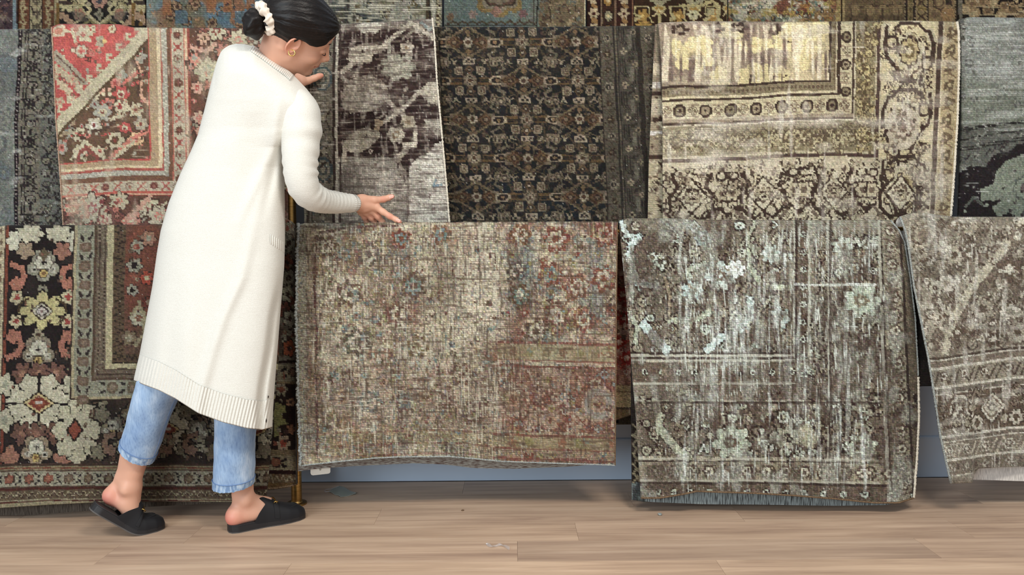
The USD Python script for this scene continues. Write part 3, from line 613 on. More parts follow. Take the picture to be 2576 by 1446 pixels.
for pts, c in (([(330, 140), (356, 186), (352, 240), (370, 260)], (196, 150, 124)), ([(330, 146), (350, 190), (346, 240)], (66, 48, 40)), ([(280, 300), (310, 290), (318, 262)], CG), ([(232, 330), (262, 326), (290, 306)], (66, 50, 42)), ([(278, 396), (330, 350), (370, 330)], (190, 110, 96)), ([(288, 398), (336, 356)], CG), ([(180, 392), (212, 352), (262, 396)], CG), ([(190, 398), (214, 366), (246, 396)], (120, 60, 56)), ([(310, 210), (344, 182)], (190, 90, 84)), ([(212, 236), (206, 270)], (90, 66, 56)), ([(146, 340), (180, 330), (186, 300)], (150, 130, 104))):
    s.line(pts, 6, c, jag=6, jw=2)
scat(s, 90, 165, 370, 120, 400, [(164, 156, 130), RO, RD, GB, (110, 80, 66), (60, 44, 38)], 3, 7, 12, kinds='fdx')
s.poly([(374, 56), (374, 100), (140, 346), (140, 302)], CG)
for k in range(9):
    t = k / 9.; x, y = 362 - t * 222, 76 + t * 236
    s.line([(x - 2, y - 4), (x - 18, y - 4), (x - 18, y - 16), (x - 10, y - 16)], 7, CG)
s.line([(374, 100), (140, 346)], 7, (74, 58, 40))
# stripes that turn the corner
def turn(xv, w, yh, h, c):
    s.rect(xv, xv + w, 0, yh + h, c); s.rect(100, xv + w, yh, yh + h, c)
for xv, w, yh, h, c in ((371, 4, 400, 4, (170, 64, 62)), (375, 20, 404, 16, TA), (394, 10, 416, 8, (204, 186, 150)), (403, 3, 424, 4, (160, 74, 66)), (406, 16, 428, 14, GB), (420, 10, 442, 11, (104, 70, 54)), (429, 4, 453, 3, (170, 90, 76)), (432, 29, 455, 26, (172, 162, 140)), (461, 4, 481, 4, (176, 80, 70)), (465, 5, 485, 4, (200, 170, 140)), (469, 4, 489, 3, (150, 66, 58))): turn(xv, w, yh, h, c)
s.zig(406, 421, 60, 432, 12, 4, (178, 176, 160), hor=False); s.zig(130, 410, 428, 441, 12, 4, (176, 176, 164))
s.worn((150, 140, 110), 60, 60, .5, .2, .5, 9, region=s.soft(375, 394, 60, 420, 4))
for k in range(13):
    y = 88 + k * 30
    if y < 450:
        if k % 2: cross(s, 446, y, 9, (150, 70, 64), 4); s.dia(446, y, 3, 7, (150, 60, 56))
        else: ros(s, 446, y, 12, (110, 80, 66), [(90, 56, 46), (150, 144, 124)][(k // 2) % 2], (120, 70, 60))
for k in range(11):
    x = 150 + k * 29
    if k % 2: cross(s, x, 468, 9, (160, 84, 76), 4)
    else: ros(s, x, 468, 11, (120, 86, 76), [(100, 50, 46), (160, 150, 130)][(k // 2) % 2], (140, 90, 76))
# main border
s.rect(473, 760, 0, 700, (86, 58, 46)); s.rect(100, 760, 492, 700, (90, 58, 50)); s.worn((112, 66, 58), 60, 60, .5, .2, .6, 14, region=((s.px > 473) | (s.py > 492)).astype(float))
s.rect(473, 478, 0, 480, (120, 60, 50))
dense(s, 480, 735, 76, 480, 44, [(166, 158, 132), (160, 100, 86), (140, 134, 116), (120, 66, 56)], (62, 44, 38), 22); dense(s, 150, 735, 500, 640, 44, [(166, 158, 136), (160, 100, 90), (146, 138, 120), (120, 66, 60)], (66, 46, 42), 23)
def cloud(x, y, r, c, c2, rot=0): s.flw(x, y, r * 1.13, 7, .4, [(1, (60, 40, 36))], rot=rot); s.flw(x, y, r, 7, .42, [(1, c), (.42, c2), (.2, c)], rot=rot)
for (x, y, r, c, c2) in ((545, 78, 26, CG, (120, 56, 48)), (510, 96, 17, (186, 150, 126), BO), (520, 176, 34, (176, 172, 142), (150, 160, 140)), (488, 150, 16, (196, 120, 104), CG), (494, 220, 17, (196, 150, 130), RD), (560, 130, 20, RO, CG), (496, 296, 18, (186, 156, 134), RO), (545, 250, 24, CG, RO), (540, 340, 26, GB, CG), (500, 372, 16, (180, 130, 112), CG), (500, 440, 24, CG, (120, 60, 56)), (600, 100, 26, CG, RO), (650, 90, 24, GB, CG),
                         (230, 520, 42, (172, 166, 146), (150, 80, 84)), (265, 552, 22, (186, 170, 146), (170, 110, 100)), (300, 505, 24, CG, RO), (370, 520, 26, CG, (130, 70, 64)), (392, 545, 28, (170, 160, 138), RO), (180, 520, 20, RO, CG), (175, 560, 20, (120, 84, 80), CG), (440, 520, 26, CG, RO), (330, 560, 22, (184, 120, 108), CG), (430, 565, 20, RO, CG)): cloud(x, y, r, c, c2, x)
for y0 in (520, 570): s.line([(244, y0 + 40), (252, y0), (268, y0 - 6), (282, y0 + 6), (286, y0 + 40)], 5, (110, 70, 66))
for pts in ([(310, 560), (350, 520), (372, 495)], [(180, 500), (214, 508), (220, 540)], [(490, 330), (530, 300), (560, 310)], [(480, 120), (520, 130), (540, 110)]): s.line(pts, 8, (186, 140, 122), jag=7, jw=3)
scat(s, 60, 476, 720, 70, 500, [CG, RO, (120, 60, 56), GB, (60, 42, 38)], 3, 8, 31, kinds='fdx'); scat(s, 50, 150, 500, 494, 570, [CG, RO, (120, 56, 56), (70, 48, 42)], 3, 8, 32, kinds='fdx')
s.worn((176, 164, 142), 30, 120, .60, .1, .55, 8); s.worn((150, 138, 120), 90, 60, .62, .12, .35, 16)
s.weave(rib=.11, tint=10, knot=.10, vth=.16, hth=.16, thread=(208, 192, 168), spark=.0008)
s.c = s.c * .84 + np.array([150, 126, 108.]) * .16
r2, P2 = hang(s, 'red and cream medallion rug hanging at the upper left beside the woman', lambda X, Y: .008 * np.sin((X - 130) / 85.) * np.clip((Y - 66) / 350, 0, 1) + ridge(X, Y, [(66, 372), (560, 386)], 20, .004), rad=.022)
edge_cord(r2, P2, 'left', .005, cord_rose)

# grey blue rug at the far left
s = m1 = Rug([(0, -360), (640, -360)], [(0, 150), (640, 178)], [(-370, 76), (-20, 74), (150, 72)], [(-370, 640), (180, 640)], 2.615, seed=1, knot=3.4, wx=lambda X, Y: -.05 * np.clip(Y - 75, 0, 230))
s.fill((106, 108, 102)); s.worn((88, 92, 92), 70, 130, .45, .2, .6, 1); s.worn((132, 132, 124), 60, 100, .55, .2, .6, 2)
dense(s, -350, 30, 90, 640, 70, [(116, 116, 108), (96, 102, 104)], (92, 94, 92), 62); s.rect(56, 112, 0, 700, (108, 102, 90)); s.worn((94, 88, 78), 50, 60, .5, .2, .6, 3, region=s.soft(56, 112, 0, 700, 3)); s.rect(112, 190, 0, 700, (98, 97, 90))
s.rect(46, 58, 0, 700, (36, 28, 32)); 
for k in range(60): s.rect(50, 54, 76 + k * 10, 80 + k * 10, (138, 126, 118))
for k in range(8):
    y = 70 + k * 96
    d = (44, 38, 38)
    for sy in (-1, 1):
        s.line([(66, y - sy * 40), (66, y - sy * 12), (80, y + sy * 4), (104, y + sy * 20)], 4, d); s.line([(72, y - sy * 40), (72, y - sy * 16), (84, y - sy * 3), (106, y + sy * 12)], 3.5, d); s.line([(64, y + sy * 12), (82, y + sy * 12), (96, y + sy * 2)], 4, d)
    s.hexa(88, y - 48, 14, 11, d, .5); s.hexa(88, y - 48, 10, 8, (126, 118, 104), .5); ros(s, 88, y - 48, 7, d, (110, 104, 96)); s.line([(88, y - 34), (88, y - 22)], 5, d); s.line([(102, y - 40), (102, y - 22)], 3, d); s.line([(76, y + 30), (88, y + 24), (100, y + 30)], 3, d)
    ros(s, 126, y - 20, 11, d, (120, 116, 108)); s.line([(118, y + 10), (134, y + 24), (118, y + 40)], 4, (52, 48, 48))
scat(s, 40, 60, 150, 76, 600, [(50, 44, 42), (136, 130, 118)], 2, 5, 3, kinds='dx')
dense(s, 114, 190, 70, 600, 30, [(112, 106, 92), (92, 90, 82)], (50, 45, 44), 41)
s.worn((164, 164, 158), 50, 22, .66, .08, .6, 7); s.weave(rib=.12, tint=10, knot=.13, hth=.12, thread=(176, 176, 168), spark=.0024)
hang(s, 'faded grey blue rug with a dark strapwork border at the left edge', lambda X, Y: .006 * np.sin((X + 30) / 40.) * np.clip((Y - 75) / 300, 0, 1), rad=.02)

# beige rug with stepped border, corner showing
s = m5 = Rug([(0, 1652), (56, 1654), (80, 1658), (150, 1664), (300, 1667), (640, 1668)], [(0, 2404), (52, 2406), (80, 2411), (170, 2412), (300, 2408), (430, 2400), (640, 2384)],
             [(1640, 66), (1660, 57), (1750, 53), (2000, 55), (2300, 52), (2410, 55)], [(1640, 640), (2420, 640)], 2.545, seed=5, knot=3.0,
             wx=lambda X, Y: -.049 * (Y - 60) * np.clip((X - 2050) / 300, 0, 1), wy=lambda X, Y: 17 * np.clip((1960 - X) / 290, 0, 1) ** 1.2 * np.clip((Y - 100) / 120, 0, 1) + 3 * np.sin(X / 70.))
CB, DB, YC, TB = (176, 166, 140), (66, 51, 44), (204, 188, 142), (130, 116, 92)
s.fill(CB)
# field: yellow cream blots over bared brown warps
s.rect(1600, 2090, 0, 210, (140, 122, 106)); s.worn((172, 158, 132), 90, 60, .45, .15, .8, 1, region=s.soft(1600, 2090, 0, 212, 4)); s.rect(1980, 2090, 0, 206, (192, 176, 136), .6)
for (x, y, r, a) in ((1745, 140, 40, 1.4), (1810, 190, 30, .9), (1900, 185, 34, 1.5), (1960, 190, 26, 1.2), (1990, 95, 40, 1.3), (1760, 110, 22, 1.6), (1840, 75, 22, 2.2), (1900, 110, 20, 2.6), (2040, 150, 34, 1.2), (2060, 80, 30, 1.), (1700, 120, 20, 1.)):
    s.flw(x, y, r, 6, .28, [(1, YC), (.3, (188, 170, 124))], sx=a, rot=x)
for (x, y) in ((1710, 76), (1860, 66), (1945, 72), (1800, 70)): s.flw(x, y, 17, 5, .4, [(1, DB), (.4, (150, 132, 112))], sx=1.5, sy=.9)
for pts in ([(1886, 205), (1888, 186), (1896, 186), (1898, 205)], [(1938, 205), (1948, 190), (1958, 194)], [(1966, 196), (1978, 190)], [(1978, 104), (1996, 108)]): s.line(pts, 4, DB)
fieldm = s.soft(1600, 2088, 62, 206, 8)
vm = np.clip((s.fld(6.5, 90, 41) - .52) / .12, 0, 1) * fieldm * np.clip((s.fld(70, 60, 42, 2) - .38) / .2, 0, 1); s.blend(vm, (104, 86, 80), .85)
vm = np.clip((s.fld(6.5, 70, 43) - .55) / .12, 0, 1) * fieldm; s.blend(vm, (226, 212, 184), .7)
def corner(xv, w, yh, h, c): s.rect(xv, xv + w, 0, yh + h, c); s.rect(1600, xv + w, yh, yh + h, c)
for q in ((2086, 5, 205, 5, DB), (2091, 14, 209, 24, TB), (2103, 4, 232, 4, (196, 182, 150)), (2106, 8, 236, 8, (70, 54, 46)), (2114, 30, 244, 44, (188, 176, 144)), (2144, 6, 296, 7, (74, 58, 50)), (2150, 4, 303, 5, (196, 184, 158)), (2153, 52, 307, 76, (132, 120, 94)), (2205, 5, 382, 4, (176, 164, 136)), (2209, 8, 388, 9, (80, 62, 56)), (2217, 4, 397, 5, (180, 168, 140))): corner(*q)
s.rect(1600, 2150, 288, 296, (150, 134, 114)); s.rect(2100, 2103, 60, 232, (110, 92, 72))
for k in range(40):
    s.dia(1660 + k * 11, 221, 4, 6, (96, 80, 64)); s.dia(2098, 70 + k * 11, 4, 4, (104, 88, 66)) if k < 13 else 0
def bmot(x, y, k, u=1.0):
    if k % 2: s.hexa(x, y, 17 * u, 17 * u, DB, .45); s.hexa(x, y, 11 * u, 11 * u, [TB, (150, 134, 110)][k // 2 % 2], .45); s.dia(x, y, 6 * u, 6 * u, (70, 54, 48))
    else:
        for dx, dy in ((-9, 0), (9, 0), (0, -9), (0, 9)): s.dia(x + dx * u, y + dy * u, 7 * u, 7 * u, (112, 94, 78)); s.dia(x + dx * u, y + dy * u, 3.5 * u, 3.5 * u, (196, 184, 156))
        for a in (-1, 1): s.line([(x - 14 * u, y + a * 15 * u), (x + 14 * u, y + a * 15 * u)], 3, (150, 132, 110))
for k in range(15): bmot(1678 + k * 32, 268, k, .95)
for k in range(6): bmot(2129, 96 + k * 34, k + 1, .8)
# grey olive floral strip
for k in range(13):
    x, y = 1690 + k * 42, 344
    ros(s, x, y, 19, (92, 80, 64), [(176, 164, 132), (150, 136, 104)][k % 2], (96, 80, 60), k=6); s.line([(x - 20, y - 26), (x, y - 4), (x + 20, y - 26)], 4.5, (86, 74, 60)); s.line([(x - 20, y + 28), (x, y + 4), (x + 20, y + 28)], 4.5, (176, 164, 136)); s.flw(x + 21, y, 11, 5, .35, [(1, (170, 158, 126)), (.5, (88, 74, 60))])
for k in range(7):
    x, y = 2179, 92 + k * 42
    ros(s, x, y, 17, (92, 78, 58), [(184, 168, 122), (150, 134, 96)][k % 2], (96, 78, 56), k=6); s.line([(x - 22, y + 6), (x, y + 20), (x + 22, y + 6)], 4, (86, 72, 52)); s.line([(x - 22, y - 8), (x, y + 24), (x + 22, y - 8)], 3, (184, 170, 132))
# main border: strapwork
s.rect(2221, 2358, 0, 700, (186, 172, 138)); s.rect(1600, 2358, 402, 700, (182, 170, 146))
def strap_v(y, f):
    m = lambda pts: [(2290 + f * a, y + b) for a, b in pts]
    s.line(m([(-58, -60), (-62, -10), (-56, 16), (-30, 44), (-18, 74)]), 17, CB); s.line(m([(50, -50), (62, -20), (62, 24), (36, 52), (30, 84)]), 17, CB); s.flw(2290, y, 38, 8, .2, [(1, CB)], sy=1.3); s.line(m([(-58, -60), (-62, -10), (-56, 16), (-30, 44), (-18, 74)]), 9, DB); s.line(m([(50, -50), (62, -20), (62, 24), (36, 52), (30, 84)]), 9, DB); s.line(m([(-40, -52), (-22, -70), (22, -70), (40, -52)]), 8, DB)
    s.flw(2290, y, 30, 8, .2, [(1, DB), (.84, (166, 150, 112)), (.5, (110, 94, 66)), (.28, (184, 170, 134))], sy=1.3)
    s.hexa(2290 - f * 44, y - 22, 16, 18, DB, .5); s.hexa(2290 - f * 44, y - 22, 10, 12, (170, 156, 126), .5); s.hexa(2290 + f * 46, y + 30, 15, 18, DB, .5); s.hexa(2290 + f * 46, y + 30, 9, 12, (178, 164, 134), .5)
    s.poly(m([(-22, 82), (22, 82), (8, 58), (0, 70), (-8, 58)]), DB); s.line(m([(-30, 40), (0, 66), (30, 40)]), 5, (96, 78, 64)); s.line(m([(0, 66), (-20, 92)]), 5, DB)
dense(s, 2226, 2352, 60, 560, 30, [(190, 176, 142), (150, 134, 104), (170, 156, 122)], DB, 31, .95); dense(s, 1668, 2215, 412, 640, 32, [(186, 174, 148), (150, 136, 114), (170, 160, 134)], DB, 32, .95); dense(s, 1668, 2152, 314, 384, 24, [(172, 160, 128), (140, 126, 98)], (96, 82, 66), 33); dense(s, 2158, 2206, 60, 384, 24, [(176, 160, 118), (140, 124, 92)], (94, 78, 58), 34)
for k in range(4): strap_v(126 + k * 168, 1 if k % 2 == 0 else -1)
s.ell(2280, 318, 44, 56, (170, 158, 138)); s.flw(2280, 318, 34, 9, .3, [(1, (120, 104, 90)), (.7, (176, 164, 146)), (.4, (110, 92, 80))])
def pal_h(x, y):
    s.dia(x, y, 42, 48, DB); s.dia(x, y, 35, 41, (190, 180, 156)); s.flw(x, y, 24, 8, .3, [(1, (96, 80, 70)), (.78, (168, 156, 132)), (.42, DB), (.2, CB)])
    for sx in (-1, 1):
        s.line([(x + sx * 30, y + 56), (x + sx * 52, y + 36), (x + sx * 56, y + 4), (x + sx * 36, y - 26), (x + sx * 50, y - 56)], 9, DB); s.line([(x + sx * 44, y + 62), (x + sx * 70, y + 34)], 8, (112, 96, 84))
        s.flw(x + sx * 78, y - 6, 22, 6, .3, [(1.1, DB), (.9, (176, 164, 138)), (.45, (110, 94, 80))]); s.hexa(x + sx * 76, y - 50, 15, 12, DB, .5); s.hexa(x + sx * 76, y - 50, 9, 7, (184, 174, 150), .5); s.line([(x + sx * 66, y + 28), (x + sx * 92, y + 50)], 7, DB)
        s.poly([(x + sx * 18, y - 56), (x + sx * 34, y - 66), (x + sx * 30, y - 44)], (96, 80, 70)); s.line([(x + sx * 8, y + 50), (x + sx * 24, y + 62)], 6, DB)
for k in range(4): pal_h(1740 + k * 180, 484)
scat(s, 170, 1670, 2200, 404, 560, [DB, (196, 186, 162), (104, 88, 76), (150, 136, 114), DB], 4, 9, 15, kinds='dvxf'); scat(s, 90, 2224, 2356, 60, 540, [DB, (196, 182, 150), (110, 92, 76), DB], 4, 8, 16, kinds='dvxf')
scat(s, 60, 1670, 2200, 310, 384, [(92, 78, 62), (170, 158, 128), (110, 96, 76)], 4, 8, 17, kinds='dvf'); scat(s, 40, 2156, 2204, 60, 384, [(92, 78, 60), (176, 160, 118), (110, 94, 70)], 4, 8, 18, kinds='dvf')
s.rect(2357, 2361, 0, 700, (180, 166, 136)); s.rect(2361, 2372, 0, 700, (74, 58, 50)); s.rect(2372, 2376, 0, 700, (190, 176, 146)); s.rect(2376, 2440, 0, 700, (170, 152, 118))
for k in range(12):
    y = 80 + k * 44; s.flw(2396, y, 15, 3, .5, [(1, (104, 86, 66)), (.3, (180, 164, 128))], rot=k % 2 * 1.0); s.line([(2380, y + 20), (2394, y + 14), (2410, y + 26)], 4, (118, 98, 76)); s.dia(2384, y + 8, 4, 5, (96, 78, 62))
# wear: pale bands where the rug was folded
for (x0, x1, y0, y1, a) in ((1660, 2300, 300, 316, .75), (1660, 1900, 285, 420, .25), (1740, 1830, 300, 420, .35), (2230, 2330, 150, 300, .25), (2300, 2380, 300, 520, .3)): s.blend(s.soft(x0, x1, y0, y1, 22) * np.clip((s.fld(60, 14, 77, 2) - .25) / .3, 0, 1), (214, 206, 196), a)
s.worn((196, 186, 170), 60, 26, .62, .1, .5, 51); s.worn((206, 198, 186), 14, 110, .68, .08, .5, 52)
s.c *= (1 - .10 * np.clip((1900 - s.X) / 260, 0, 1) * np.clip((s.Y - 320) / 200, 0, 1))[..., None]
s.weave(rib=.14, tint=8, knot=.10, hth=.18, vth=.14, thread=(222, 212, 196), spark=.0008)
m5f = lambda X, Y: .010 * np.sin((X - 1660) / 120.) * np.clip((Y - 60) / 300, 0, 1) + ridge(X, Y, [(60, 1800), (300, 1806), (560, 1790)], 26, .010) + ridge(X, Y, [(60, 2330), (250, 2300), (560, 2270)], 40, .010) - .018 * np.clip((X - 2380) / 30, 0, 1) + np.exp(-((Y - 306) / 9.) ** 2) * .004
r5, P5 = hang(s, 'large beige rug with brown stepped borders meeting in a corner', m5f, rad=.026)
edge_cord(r5, P5, 'right', .009, cord_cream)
# its left layer, folded under
s = Rug([(0, 1640), (60, 1648), (150, 1644), (420, 1632), (640, 1628)], [(0, 1672), (640, 1676)], [(1600, 62), (1700, 60)], [(1600, 640), (1700, 640)], 2.574, seed=55, knot=3.0, cell=2.6)
s.fill((150, 138, 118))
for k, (y, h, c) in enumerate(((160, 30, (196, 184, 160)), (208, 14, (206, 200, 190)), (232, 8, DB), (250, 40, (180, 170, 150)), (298, 8, DB), (330, 10, (210, 206, 198)), (390, 9, DB), (412, 150, CB))): s.rect(1600, 1700, y, y + h, c)
scat(s, 40, 1632, 1672, 400, 600, [DB, (120, 104, 90), (196, 186, 162)], 3, 8, 4, kinds='dvx'); scat(s, 20, 1640, 1672, 240, 390, [DB, (120, 104, 90), (196, 186, 162)], 3, 6, 5, kinds='dx')
vm = np.clip((s.fld(6, 90, 41) - .5) / .12, 0, 1) * (s.Y < 232); s.blend(vm, (96, 80, 74), .8)
s.weave(rib=.14, knot=.1, vth=.16, thread=(220, 212, 198))
n0, m0 = s.X.shape
Dm = np.full(s.X.shape, s.D) + .012 * s.S
Pm = at(s.X, s.Y, Dm); Vm = Pm.reshape(-1, 3)
g = obj('folded_edge', trimesh.Trimesh(np.vstack([Vm, Vm + [0, .004, 0]]), np.vstack([grid_faces(n0, m0), grid_faces(n0, m0)[:, ::-1] + n0 * m0]), process=False), pile_mat, r5, smooth=False)
cl = np.clip(lin(s.c).reshape(-1, 3), .004, .9); vcol(g, np.vstack([cl, cl]))

# grey green rug at the right edge
s = m6 = Rug([(0, 2406), (46, 2410), (60, 2418), (300, 2420), (640, 2408)], [(0, 2960), (640, 2960)], [(2390, 60), (2415, 48), (2440, 43), (2600, 45), (2970, 42)], [(2390, 640), (2970, 640)], 2.605, seed=6, knot=3.3, wy=lambda X, Y: -.12 * (X - 2420) * np.clip((Y - 200) / 150, 0, 1))
s.fill((128, 130, 124)); s.worn((150, 152, 148), 120, 60, .45, .2, .8, 1); s.worn((98, 100, 92), 80, 90, .55, .2, .6, 2); s.blend(s.soft(2380, 2620, 200, 330, 40), (106, 110, 96), .6)
s.blend(s.soft(2380, 2620, 320, 420, 20), (84, 84, 78), .8)
for y in (318, 322, 344, 366, 372): s.line([(2400, y + 8), (2620, y - 4)], 3, (46, 42, 42))
s.poly([(2400, 440), (2440, 420), (2480, 426), (2500, 398), (2540, 396), (2560, 380), (2620, 372), (2620, 660), (2400, 660)], (40, 34, 36))
s.poly([(2508, 440), (2530, 418), (2560, 410), (2620, 390), (2620, 560), (2560, 566), (2540, 548), (2508, 556), (2496, 530), (2520, 516), (2470, 510), (2466, 480), (2500, 470)], (124, 130, 116))
s.poly([(2470, 580), (2500, 560), (2540, 570), (2560, 600), (2480, 620)], (118, 124, 112)); s.flw(2580, 490, 34, 8, .2, [(1, (88, 92, 86)), (.84, (126, 132, 118)), (.4, (96, 84, 84))]); s.line([(2430, 520), (2450, 500), (2470, 520)], 7, (90, 92, 86))
for (x, y) in ((2440, 160), (2442, 110), (2570, 160), (2450, 250), (2560, 270)): s.line([(x - 8, y), (x, y - 6), (x + 8, y + 2)], 3, (76, 74, 72)); ros(s, x, y, 9, (84, 84, 80), (120, 120, 114))
dense(s, 2600, 2950, 60, 640, 60, [(150, 150, 144), (112, 114, 106)], (80, 80, 78), 61); scat(s, 30, 2420, 2600, 60, 330, [(92, 92, 88), (156, 156, 150), (110, 112, 104)], 4, 9, 8, kinds='xvd'); scat(s, 20, 2420, 2600, 330, 420, [(60, 56, 56), (130, 130, 122)], 4, 9, 9, kinds='xv'); scat(s, 20, 2420, 2600, 420, 600, [(60, 52, 54), (130, 134, 122)], 3, 7, 10, kinds='fx')
s.rect(2400, 2428, 30, 110, (92, 90, 84)); scat(s, 10, 2412, 2432, 50, 110, [(44, 40, 40), (140, 138, 130)], 3, 7, 11, kinds='x')
hm = np.clip((s.fld(60, 5, 71, 2) - .5) / .15, 0, 1) * (s.Y < 330); s.blend(hm, (176, 178, 174), .55)
s.weave(rib=.2, tint=8, knot=.14, hth=.22, thread=(188, 190, 186), spark=.0016)
hang(s, 'grey green rug with worn horizontal streaks at the right edge, upper row', lambda X, Y: .008 * np.sin((X - 2420) / 50.) * np.clip((Y - 45) / 300, 0, 1), rad=.028)
# ------------------------------------------------------------------ front row
# dark floral rug at the left
s = f1 = Rug([(0, -370), (1400, -370)], [(0, 700), (900, 700), (1180, 676), (1300, 664)], [(-380, 574), (-14, 572), (20, 566), (180, 566), (400, 564), (700, 556)], [(-380, 1284), (-14, 1279), (120, 1270), (240, 1264), (420, 1262), (700, 1264)], 2.435, seed=7, knot=3.3,
             wx=lambda X, Y: -.026 * (Y - 560) * np.clip((700 - X) / 600, .3, 1), wy=lambda X, Y: np.clip(120 - X, 0, 130) * .05 * np.clip((Y - 1100) / 150, 0, 1))
DK, WH, CR2, PK, GG, OLV = (34, 27, 28), (184, 178, 154), (176, 166, 130), (150, 98, 82), (140, 136, 120), (96, 84, 66)
s.fill(DK); s.worn((54, 44, 42), 60, 60, .5, .2, .6, 1)
s.rect(300, 760, 540, 1400, (50, 40, 36)); s.worn((74, 60, 50), 70, 70, .45, .2, .6, 2, region=(s.px > 200).astype(float))
s.rect(-500, -40, 0, 1168, (58, 44, 40)); dense(s, -480, -60, 570, 1160, 46, [(150, 142, 118), (124, 84, 70), (104, 92, 74)], (34, 27, 28), 63); s.rect(-40, 12, 0, 1168, (176, 164, 136)); s.rect(12, 16, 0, 1168, (70, 50, 44)); s.rect(16, 22, 0, 1168, (122, 62, 48))
for k in range(20): s.dia(4, 580 + k * 30, 5, 10, (110, 92, 76))
# big cream double leaves at the top
for fx in (-1, 1):
    s.flw(112 + fx * 38, 588, 32, 7, .35, [(1.1, (24, 18, 20)), (1, WH)], sx=1.2, sy=.8); s.flw(112 + fx * 76, 606, 24, 6, .4, [(1.1, (24, 18, 20)), (1, (188, 184, 164))], sx=.8, sy=1.2)
s.line([(112, 566), (116, 600)], 4, DK)
def gflower(x, y, col=GG, u=1.0, c2=(190, 186, 166)):
    s.flw(x, y, 42 * u, 5, .3, [(1.08, (22, 16, 18)), (1, col)], rot=1.57); s.flw(x, y - 8 * u, 22 * u, 8, .14, [(1.15, (90, 82, 74)), (1, c2), (.6, (170, 166, 150))]); s.line([(x - 5 * u, y - 8 * u), (x + 5 * u, y - 8 * u)], 3.5, DK); s.line([(x, y - 13 * u), (x, y - 3 * u)], 3.5, DK)
    s.flw(x, y + 20 * u, 11 * u, 6, .25, [(1.2, (60, 48, 38)), (1, (176, 152, 96)), (.5, (120, 90, 56))])
    for sx in (-1, 1): s.flw(x + sx * 24 * u, y + 10 * u, 9 * u, 6, .3, [(1, (170, 166, 150)), (.4, DK)])
gflower(112, 668); s.dia(112, 640, 13, 18, OLV)
for fx in (-1, 1):
    s.flw(112 + fx * 46, 630, 24, 5, .45, [(1.12, (24, 18, 20)), (1, (150, 104, 88) if fx > 0 else (150, 130, 108))], rot=.4)
    hook(s, 112 + fx * 58, 700, 21, (166, 108, 90), fx=-fx, edge=(24, 18, 20)); hook(s, 112 + fx * 62, 862, 22, (160, 104, 88), fx=-fx, fy=-1, edge=(24, 18, 20))
    for y in (748, 808): s.flw(112 + fx * 64, y, 19, 5, .4, [(1.12, (24, 18, 20)), (1, (184, 172, 140)), (.45, (150, 66, 60))], rot=fx)
    for y in (796, 966 - 6): pass
s.flw(112, 730, 14, 6, .3, [(1, (130, 126, 110)), (.4, DK)])
# yellow cream medallion
s.flw(112, 782, 62, 8, .42, [(1.08, (24, 18, 20)), (1, (182, 172, 122))], sy=.78, rot=.39 * 0); s.dia(112, 782, 30, 26, (60, 48, 40)); s.dia(112, 782, 25, 21, (184, 178, 158)); s.dia(112, 782, 19, 16, (52, 44, 44)); s.dia(112, 782, 14, 12, (176, 168, 160)); s.dia(112, 782, 6, 5, (120, 96, 92))
for fx in (-1, 1): s.line([(112 + fx * 34, 752), (112 + fx * 56, 764), (112 + fx * 60, 784)], 5, (70, 56, 40)); s.line([(112 + fx * 40, 812), (112 + fx * 58, 800)], 5, (70, 56, 40))
gflower(105, 886, (130, 118, 100)); s.flw(104, 842, 14, 6, .3, [(1, (140, 130, 110)), (.4, (70, 50, 44))])
for x in (66, 150, 108): s.flw(x, 938, 28, 6, .4, [(1.1, (24, 18, 20)), (1, (112, 78, 68)), (.35, (150, 110, 90))], rot=x)
# large cream palmette with red diamond
def bigpal(x, y, u=1.0):
    for a in range(8):
        th = a * np.pi / 4 + .39; rx, ry = 62 * u, 50 * u
        s.flw(x + rx * np.cos(th), y + ry * np.sin(th), 28 * u, 5, .3, [(1.13, (22, 16, 18)), (1, WH), (.3, (206, 200, 178))], rot=th, sx=1.15 if a in (0, 3, 4, 7) else .9)
    s.flw(x, y, 62 * u, 8, .25, [(1, WH)], rot=.39, sy=.85)
    for a in range(4): th = a * np.pi / 2; s.line([(x + 40 * u * np.cos(th), y + 26 * u * np.sin(th)), (x + 92 * u * np.cos(th), y + 74 * u * np.sin(th))], 4, DK)
    s.dia(x, y, 42 * u, 30 * u, (40, 30, 28)); s.dia(x, y, 36 * u, 25 * u, (188, 168, 120)); s.dia(x, y, 28 * u, 19 * u, (120, 56, 44)); s.dia(x, y, 16 * u, 10 * u, (150, 80, 60)); s.rect(x - 10 * u, x + 10 * u, y - 3, y + 3, (180, 170, 160))
bigpal(109, 1014)
for x, y in ((24, 968), (190, 968), (24, 1058), (188, 1056)): s.flw(x, y, 24, 5, .35, [(1.12, (22, 16, 18)), (1, (178, 172, 148)), (.4, (150, 150, 130))], sy=1.3)
for x in (70, 148, 106): s.flw(x, 1092, 30, 6, .4, [(1.1, (24, 18, 20)), (1, (104, 74, 64)), (.3, (140, 100, 84))], rot=x)
dense(s, 210, 690, 1014, 1164, 40, [(128, 120, 98), (104, 84, 68), (150, 142, 120)], (30, 24, 24), 71)
dense(s, 326, 690, 572, 884, 38, [(140, 132, 110), (124, 72, 58), (104, 90, 72), (150, 110, 88)], (74, 52, 46), 72)
gflower(106, 1132, (146, 128, 106), .95)
for fx in (-1, 1): s.flw(106 + fx * 66, 1150, 24, 4, .4, [(1.1, (24, 18, 20)), (1, (156, 108, 90))], sy=1.3)
